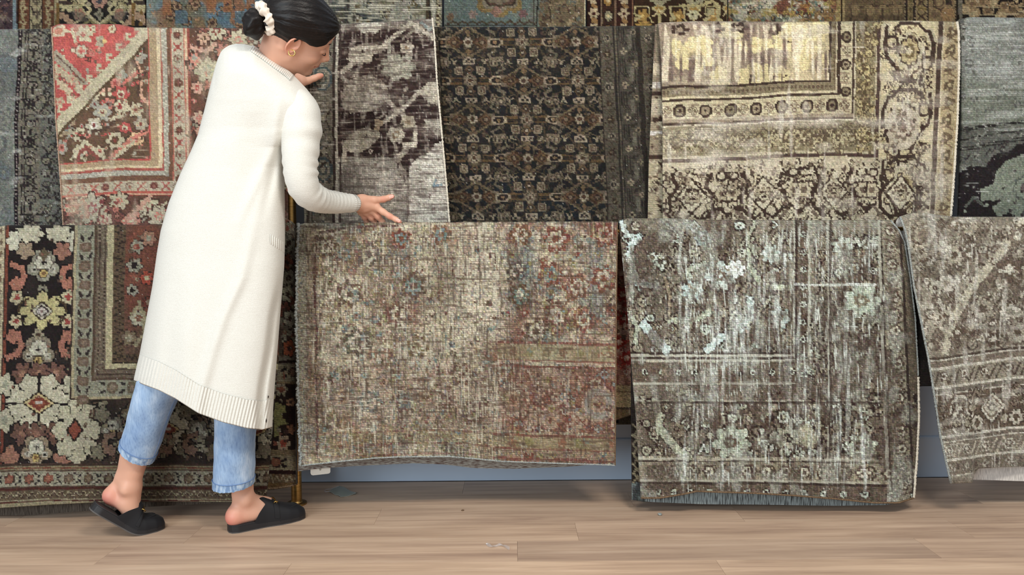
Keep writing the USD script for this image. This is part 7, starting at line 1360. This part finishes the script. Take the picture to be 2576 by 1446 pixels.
def cuff(C, R, rr=.0245):
    a, b = C[-1], C[-1] - C[-6]; b /= np.linalg.norm(b); P = [a - b * .022, a - b * .012, a - b * .002, a + b * .012, a + b * .016, a + b * .010]
    tb = tube(P, [rr * 1.1, rr * 1.14, rr * 1.12, rr * 1.06, rr * .98, rr * .8], 120); V = np.array(tb.vertices)[:720].reshape(6, 120, 3); c = V.mean(1, keepdims=True)
    V += (V - c) * (.03 * np.sin(np.arange(120) * 2 * np.pi / 120 * 30))[None, :, None]; v = np.array(tb.vertices); v[:720] = V.reshape(-1, 3); tb.vertices = v
    obj('cuff_rib', tb, knit, coat, smooth=True)
sc = 1 / 820.
Cs, Rs = sleeve('sleeve', [(722, 236, 2.275, .022), (734, 248, 2.250, .042), (752, 270, 2.224, .0585), (758, 308, 2.218, .0605), (757, 355, 2.215, .0575), (755, 400, 2.21, .0525), (757, 440, 2.212, .0500), (766, 476, 2.225, .0475), (790, 499, 2.26, .0415), (815, 507, 2.305, .0375), (845, 511, 2.352, .0345), (872, 511, 2.39, .0315), (888, 511, 2.412, .0290)],
    [(.52, .060, .0050, 2.4), (.60, .048, .0060, 2.2), (.70, .040, .0055, 2.6), (.80, .036, .0050, 2.3), (.90, .032, .0040, 2.5), (.30, .11, .003, 4.0)], 1)
cuff(Cs, Rs, .0262)
Cl, Rl = sleeve('sleeve', [(585, 165, 2.34, .048), (600, 200, 2.38, .054), (640, 270, 2.43, .052), (690, 300, 2.46, .046), (715, 262, 2.48, .036), (732, 228, 2.495, .029)], [(.5, .03, .002, 1.)], 2)
cuff(Cl, Rl, .0262)

# --- jeans
denim = mat('light_denim', {'g': ('geometry', {}), 'm': ('mapping', {'scale': (900., 900., 160.)}), 'n': ('noise_texture', {'scale': 1.0, 'detail': 2.0}), 'm2': ('mapping', {'scale': (14., 14., 7.)}), 'n2': ('noise_texture', {'scale': 1.0, 'detail': 5.0, 'roughness': .65}),
    'm3': ('mapping', {'scale': (260., 260., 40.)}), 'n3': ('noise_texture', {'scale': 1.0, 'detail': 3.0}),
    'r': ('rgb_ramp', {'ramp': [(.3, lin((122, 150, 190))), (.5, lin((152, 178, 210))), (.7, lin((188, 206, 228)))]}), 'r3': ('rgb_ramp', {'ramp': [(.35, (.78, .80, .84)), (.5, (1, 1, 1)), (.7, (1.12, 1.1, 1.06))]}), 'x': ('mix', {'mix_type': 'multiply', 'fac': .8}),
    'b': ('bump', {'strength': .25, 'distance': .001}), 'p': ('principled_bsdf', {'roughness': .85, 'specular_ior_level': .2, 'sheen_weight': .05})},
    [('g.position', 'm.vector'), ('m.vector', 'n.vector'), ('g.position', 'm2.vector'), ('m2.vector', 'n2.vector'), ('g.position', 'm3.vector'), ('m3.vector', 'n3.vector'), ('n2.fac', 'r.fac'), ('n3.fac', 'r3.fac'), ('r.color', 'x.color1'), ('r3.color', 'x.color2'), ('x.color', 'p.base_color'), ('n.fac', 'b.height'), ('b.normal', 'p.normal')])
seam = plain('denim_seam', (108, 138, 184), .85); thread = plain('denim_thread', (190, 206, 226), .8)
jeans = thing('jeans', parent=person, label='light blue cropped jeans with frayed hems')
def leg(pth, tilt, seam_ang):
    P = np.array(pth, float); C = np.array([at(a, b, c) for a, b, c, _ in P]); n, m = 70, 72; C = smooth_curve(C, n); tt = np.linspace(0, 1, n); R = np.interp(tt, np.linspace(0, 1, len(P)), P[:, 3])
    th = np.arange(m) * 2 * np.pi / m; ax = np.gradient(C, axis=0); ax /= np.linalg.norm(ax, axis=1, keepdims=True)
    e = np.cross(ax, [0, 1.0, 0]); e /= np.linalg.norm(e, axis=1, keepdims=True); d = np.cross(ax, e)
    wr = 1 + .018 * np.sin(th[None] * 2 + tt[:, None] * 9) + .012 * np.sin(th[None] * 3 - tt[:, None] * 21 + 1) + .014 * np.sin(tt[:, None] * 40 + th[None] * 2) * np.clip(tt[:, None] - .2, 0, 1)
    V = C[:, None] + (R[:, None] * wr)[..., None] * (np.cos(th)[None, :, None] * e[:, None] + 1.02 * np.sin(th)[None, :, None] * d[:, None])
    V += (tt ** 8)[:, None, None] * tilt * np.cos(th + .0)[None, :, None] * ax[-1]
    inn = C[:, None] + (V - C[:, None]) * .955
    A_ = np.vstack([V, inn[::-1]]); obj('trouser_leg', trimesh.Trimesh(A_.reshape(-1, 3), grid_faces(2 * n, m, True), process=False), denim, jeans, smooth=50)
    # frayed hem: a turned band with scallops
    k0 = n - 5; H_ = C[k0:, None] + (V[k0:] - C[k0:, None]) * (1.014 + .006 * np.sin(th * 26 + 2 * np.sin(th * 5)))[None, :, None]
    H_[-1] += ax[-1] * (.0012 * np.sin(th * 26 + 1.5) + .0008 * np.sin(th * 11))[:, None]
    Hi = C[k0:, None] + (V[k0:] - C[k0:, None]) * .95; B_ = np.vstack([H_, Hi[::-1]])
    obj('hem', trimesh.Trimesh(B_.reshape(-1, 3), grid_faces(len(B_), m, True), process=False), mat_hem, jeans, smooth=50)
    ring = C[k0, None] + (V[k0] - C[k0, None]) * 1.03; obj('hem_stitch', tube(ring, .0011, 6, closed=True), seam, jeans, smooth=True)
    for sa in seam_ang:
        j = int(sa / (2 * np.pi) * m) % m; obj('side_seam', tube(C + (V[:, j] - C) * 1.004, .0013, 6), seam, jeans, smooth=True)
mat_hem = mat('frayed_denim', {'g': ('geometry', {}), 'm': ('mapping', {'scale': (120., 120., 40.)}), 'n': ('noise_texture', {'scale': 1.0, 'detail': 2.0}), 'r': ('rgb_ramp', {'ramp': [(.38, lin((112, 140, 178))), (.5, lin((150, 176, 206))), (.72, lin((190, 206, 222)))]}), 'p': ('principled_bsdf', {'roughness': .9})},
    [('g.position', 'm.vector'), ('m.vector', 'n.vector'), ('n.fac', 'r.fac'), ('r.color', 'p.base_color')])
leg([(450, 860, 2.285, .070), (416, 940, 2.28, .069), (389, 1003, 2.285, .0665), (374, 1050, 2.295, .062), (360, 1095, 2.305, .0580), (345, 1139, 2.315, .0555)], .012, (.25,))
leg([(594, 900, 2.29, .070), (593, 1000, 2.295, .066), (592, 1083, 2.305, .0632), (590, 1150, 2.315, .0622), (588.5, 1219, 2.325, .0612)], -.008, (5.75,))

# --- backless loafers
leather = mat('black_suede', {'g': ('geometry', {}), 'n': ('noise_texture', {'scale': 700.0, 'detail': 2.0}), 'b': ('bump', {'strength': .15, 'distance': .0006}), 'p': ('principled_bsdf', {'base_color': tuple(lin((22, 22, 26))), 'roughness': .62, 'specular_ior_level': .35, 'sheen_weight': .05})}, [('g.position', 'n.vector'), ('n.fac', 'b.height'), ('b.normal', 'p.normal')])
rubber = plain('sole_rubber', (30, 29, 32), .55); under = plain('sole_under', (84, 80, 78), .7); lining = plain('shoe_lining', (38, 36, 38), .7)
def shoe(FN, L, label, bit):
    """FN(a, n, z): point a along the sole, n across, z above it"""
    sh = thing('loafer', parent=person, label=label)
    def half(a):
        u = a / L; return .0385 * np.interp(u, [0, .03, .10, .30, .45, .62, .75, .88, .95, .985, 1.0], [.25, .60, .80, .80, .82, 1.0, 1.04, .90, .66, .42, .12])
    A_ = np.r_[np.linspace(0, .03, 5), np.linspace(.04, .90, 40), np.linspace(.91, 1, 12)] * L; m = 13
    def slab(z0, z1, grow, name, mt):
        rows = []
        for a in A_:
            h = half(a) + grow; ns = np.linspace(-h, h, m)
            za, zb = (z0(a) if callable(z0) else z0), (z1(a) if callable(z1) else z1)
            rows.append(np.array([FN(a, q, zb) for q in ns] + [FN(a, q, za) for q in ns[::-1]]))
        R_ = np.array(rows); c0, c1 = R_[0].mean(0), R_[-1].mean(0); k = R_.shape[1]; V = np.vstack([R_.reshape(-1, 3), c0, c1]); Fz = grid_faces(len(rows), k, True); j = np.arange(k); N = len(rows) * k
        Fz = np.vstack([Fz, np.stack([np.full(k, N), j, (j + 1) % k], -1), np.stack([np.full(k, N + 1), (len(rows) - 1) * k + (j + 1) % k, (len(rows) - 1) * k + j], -1)])
        return obj(name, trimesh.Trimesh(V, Fz, process=False), mt, sh, smooth=45)
    heel = lambda a: .022 if a < .30 * L else np.interp(a / L, [.30, .34, 1], [.022, .018, .013])
    slab(0.0, .004, .001, 'outsole', under); slab(.004, heel, .002, 'sole', rubber); slab(heel, lambda a: heel(a) + .004, .0, 'footbed', lining)
    # upper: a vamp shell from the opening to the toe
    th = np.linspace(0, np.pi, 41); rows, rin = [], []
    s0 = .30 + .22 * np.sin(th * 1.0) ** 1.2; s0 = np.where(np.abs(th - np.pi / 2) < .75, s0 - .15 * np.cos((th - np.pi / 2) / .75 * np.pi / 2) ** 1.2, s0)
    for t in np.linspace(0, 1, 44):
        for lst, off in ((rows, 0.), (rin, -.003)):
            r_ = []
            for x, q in zip(th, s0):
                u = q + (1 - q) * (1 - (1 - t) ** 1.3); hgt = np.interp(u, [.25, .36, .45, .52, .62, .75, .86, .93, .98, 1.0], [.060, .082, .078, .070, .056, .045, .038, .031, .021, .006]) + off; hw = half(u * L) + .002 + off
                w_ = math.cos(x); r_.append(FN(u * L, hw * np.sign(w_) * abs(w_) ** .75, heel(u * L) - .002 + hgt * math.sin(x) ** .8))
            lst.append(np.array(r_))
    R1, R2 = np.array(rows), np.array(rin); n, m2 = R1.shape[:2]; V = np.vstack([R1.reshape(-1, 3), R2.reshape(-1, 3)]); N = n * m2; Fz = np.vstack([grid_faces(n, m2), grid_faces(n, m2)[:, ::-1] + N]); j = np.arange(m2 - 1)
    Fz = np.vstack([Fz, np.stack([j, N + j + 1, j + 1], -1), np.stack([j, N + j, N + j + 1], -1)])
    obj('vamp', trimesh.Trimesh(V, Fz, process=False), leather, sh, smooth=60)
    # apron seam and strap with a metal bit
    pth = []
    for x in np.linspace(.62, np.pi - .62, 30):
        u = .62 + .27 * math.sin((x - .62) / (np.pi - 1.24) * np.pi) ** .6; hgt = np.interp(u, [.25, .45, .52, .62, .75, .86, .93, 1.0], [.060, .078, .070, .056, .045, .038, .031, .006]); w_ = math.cos(x); pth.append(FN(u * L, (half(u * L) + .002) * np.sign(w_) * abs(w_) ** .75 * .92, heel(u * L) - .001 + hgt * math.sin(x) ** .8))
    obj('apron_seam', tube(pth, .0016, 6), leather, sh, smooth=True)
    st, st2 = [], []
    for x in np.linspace(.12, np.pi - .12, 26):
        for lst, u in ((st, .555), (st2, .615)):
            hgt = np.interp(u, [.25, .45, .52, .62, .75], [.060, .078, .070, .056, .045]) + .002; w_ = math.cos(x); lst.append(FN(u * L, (half(u * L) + .004) * np.sign(w_) * abs(w_) ** .75, heel(u * L) - .001 + hgt * math.sin(x) ** .8))
    R_ = np.array([st, st2]); mid = R_.mean(0) + [0, 0, .0008]; R_ = np.array([st, mid, st2]); R_ = np.vstack([R_, R_[::-1] - [0, 0, .0015]]); obj('strap', trimesh.Trimesh(R_.reshape(-1, 3), grid_faces(6, 26), process=False), leather, sh, smooth=40)
    bar = [mid[k] + [0, 0, .0035] for k in range(8, 18)]; parts = [tube(bar, .0022, 8)]
    for k in (8, 17):
        c = mid[k] + [0, 0, .003]; d1 = FN(.6 * L, 0, .05) - FN(.5 * L, 0, .05); d1 = d1 / np.linalg.norm(d1); parts.append(tube([c + .0065 * (math.cos(x) * d1 + math.sin(x) * np.array([0, 0, .6]) + math.sin(x) * fRn * .6) for x in np.linspace(0, 2 * np.pi, 24, endpoint=False)], .0014, 8, closed=True))
    obj('metal_bit', cat(*parts), gold, sh, smooth=True, label='gold snaffle bit')
shoe(FR, .250, 'flat black backless loafer standing flat on the floor', None)
shoe(SP.at, .250, 'black backless loafer with its heel lifted off the floor', None)
# ------------------------------------------------------------------ small things
paper = plain('tag_paper', (214, 208, 196), .7)
tg = thing('price_tag', 'small blank cream paper tag hanging below the faded many-coloured rug', 'tag')
def plate_px(pts, D, th):
    P = np.array([at(x, y, D) for x, y in pts]); c = P.mean(0); n = len(P)
    V = np.vstack([P, P + [0, th, 0], c, c + [0, th, 0]]); i = np.arange(n); j = (i + 1) % n
    return trimesh.Trimesh(V, np.vstack([np.stack([np.full(n, 2 * n), i, j], -1), np.stack([np.full(n, 2 * n + 1), n + j, n + i], -1), np.stack([i, n + i, n + j], -1), np.stack([i, n + j, j], -1)]), process=False)
obj('card', plate_px([(781, 1160), (781, 1190), (783, 1194), (787, 1195.5), (824, 1191.5), (829, 1190), (831, 1187), (831, 1158)], 2.512, .0009), paper, tg, smooth=False)
obj('printed_mark', plate_px([(802, 1178), (809, 1177.5), (807, 1183), (804.5, 1184)], 2.5113, .0004), plain('tag_mark', (150, 142, 128), .7), tg, smooth=False)
obj('string', tube([at(805, 1158, 2.5125), at(805.5, 1150, 2.5125), at(806, 1138, 2.511)], .0008, 6), cord_cream, tg, smooth=True)
# plastic sachet with a string loop on the floor
film = mat('grey_plastic', {'p': ('principled_bsdf', {'base_color': tuple(lin((168, 174, 164))), 'roughness': .3, 'specular_ior_level': .6}), 't': ('transparent_bsdf', {}), 'x': ('mix_closure', {'fac': .78})}, [('t.BSDF', 'x.closure1'), ('p.BSDF', 'x.closure2')], surface='x.closure')
sa = thing('plastic_sachet', 'flat grey plastic sachet with a string loop lying on the floor by the baseboard', 'sachet')
q = [on_floor(x, y, .003) for x, y in ((828, 1236), (858, 1249), (897, 1241), (872, 1222), (848, 1219.5))]
S_, T_ = np.meshgrid(np.linspace(0, 1, 14), np.linspace(0, 1, 10)); qa, qb, qc, qd = q[0], q[1], q[2], (q[3] + q[4]) / 2 + [-.01, 0, 0]
G = (qa * (1 - S_[..., None]) + qb * S_[..., None]) * (1 - T_[..., None]) + (qd * (1 - S_[..., None]) + qc * S_[..., None]) * T_[..., None]
G[..., 2] += .006 * np.sin(S_ * np.pi) * np.sin(T_ * np.pi) + .002 * np.sin(S_ * 9 + T_ * 5)
V = np.vstack([G.reshape(-1, 3), G.reshape(-1, 3) * [1, 1, 0] + [0, 0, .001]]); N = G.shape[0] * G.shape[1]; F0 = grid_faces(*G.shape[:2])
obj('pouch', trimesh.Trimesh(V, np.vstack([F0, F0[:, ::-1] + N]), process=False), film, sa, smooth=True)
rim = np.vstack([G[0], G[1:, -1], G[-1, -2::-1], G[-2:0:-1, 0]]); obj('sealed_edge', tube(rim, .0011, 6, closed=True), plain('sealed_edge', (160, 162, 154), .4), sa, smooth=True)
obj('string_loop', tube(smooth_curve([on_floor(x, y, .004) for x, y in ((846, 1231.5), (832, 1234.5), (820, 1237), (817, 1234.5), (820, 1231.5), (832, 1229.5), (844, 1225.5), (852, 1223))], 40), .0011, 6), plain('white_string', (196, 194, 198), .6), sa, smooth=True)
# scraps of lint and film
clear = mat('clear_film', {'p': ('principled_bsdf', {'base_color': tuple(lin((196, 190, 190))), 'roughness': .35}), 't': ('transparent_bsdf', {}), 'x': ('mix_closure', {'fac': .42})}, [('t.BSDF', 'x.closure1'), ('p.BSDF', 'x.closure2')], surface='x.closure')
sf = thing('film_scrap', 'crumpled strip of clear film lying on the floor in front of the faded rug', 'scrap')
t = np.linspace(0, 1, 30); mid = np.array([on_floor(1224 + 58 * u, 1370.5 + 9 * u + 3 * math.sin(u * 7), 0) for u in t]); wv = .006 + .004 * np.sin(t * 9)
R_ = np.array([mid + np.c_[0 * t, q_ * wv, .0012 + (.004 * np.sin(t * 14 + q_ * 2) + .004) * (1 - abs(q_) * .6)] for q_ in np.linspace(-1, 1, 7)])
obj('film', trimesh.Trimesh(R_.reshape(-1, 3), grid_faces(7, 30), process=False), clear, sf, smooth=True)
obj('label_corner', rbox(*(lambda c: (c[0] - .003, c[0] + .003, c[1] - .003, c[1] + .003, .002, .004))(on_floor(1225, 1370)), .0009), plain('white_corner', (236, 236, 236), .5), sf, smooth=40)
rg = np.random.default_rng(12)
for (x, y, r, lb) in ((1660, 1293, .007, 'pale tuft of lint on the floor below the grey brown rug'), (1164, 1283, .0045, 'small brown crumb of lint on the floor below the faded rug')):
    c = on_floor(x, y, r * .5); g_ = trimesh.creation.icosphere(3, r); v = np.array(g_.vertices); v *= (1 + .7 * (meshkit.fbm(v * 420, 3, 5) - .5))[:, None]; v[:, 2] *= .55; g_.vertices = v + c
    obj('lint', g_, cord_grey if r > .005 else cord_brown, None, smooth=True, label=lb, category='lint')
# dark roller with a steel end under the left rug
rl = thing('roller_tube', 'black tube with a steel end lying under the hem of the dark floral rug', 'tube')
a, b = at(-60, 1287, 2.53), at(70, 1284, 2.53); a[2] = b[2] = .019
obj('barrel', tube([a, a * .5 + b * .5, b - [.02, 0, 0]], .0185, 24), plain('black_barrel', (24, 25, 30), .4), rl, smooth=40)
obj('end_cap', tube([b - [.02, 0, 0], b - [.004, 0, 0], b], [.0175, .0175, .013], 24), plain('steel_cap', (120, 124, 130), .35, 1.0), rl, smooth=40)
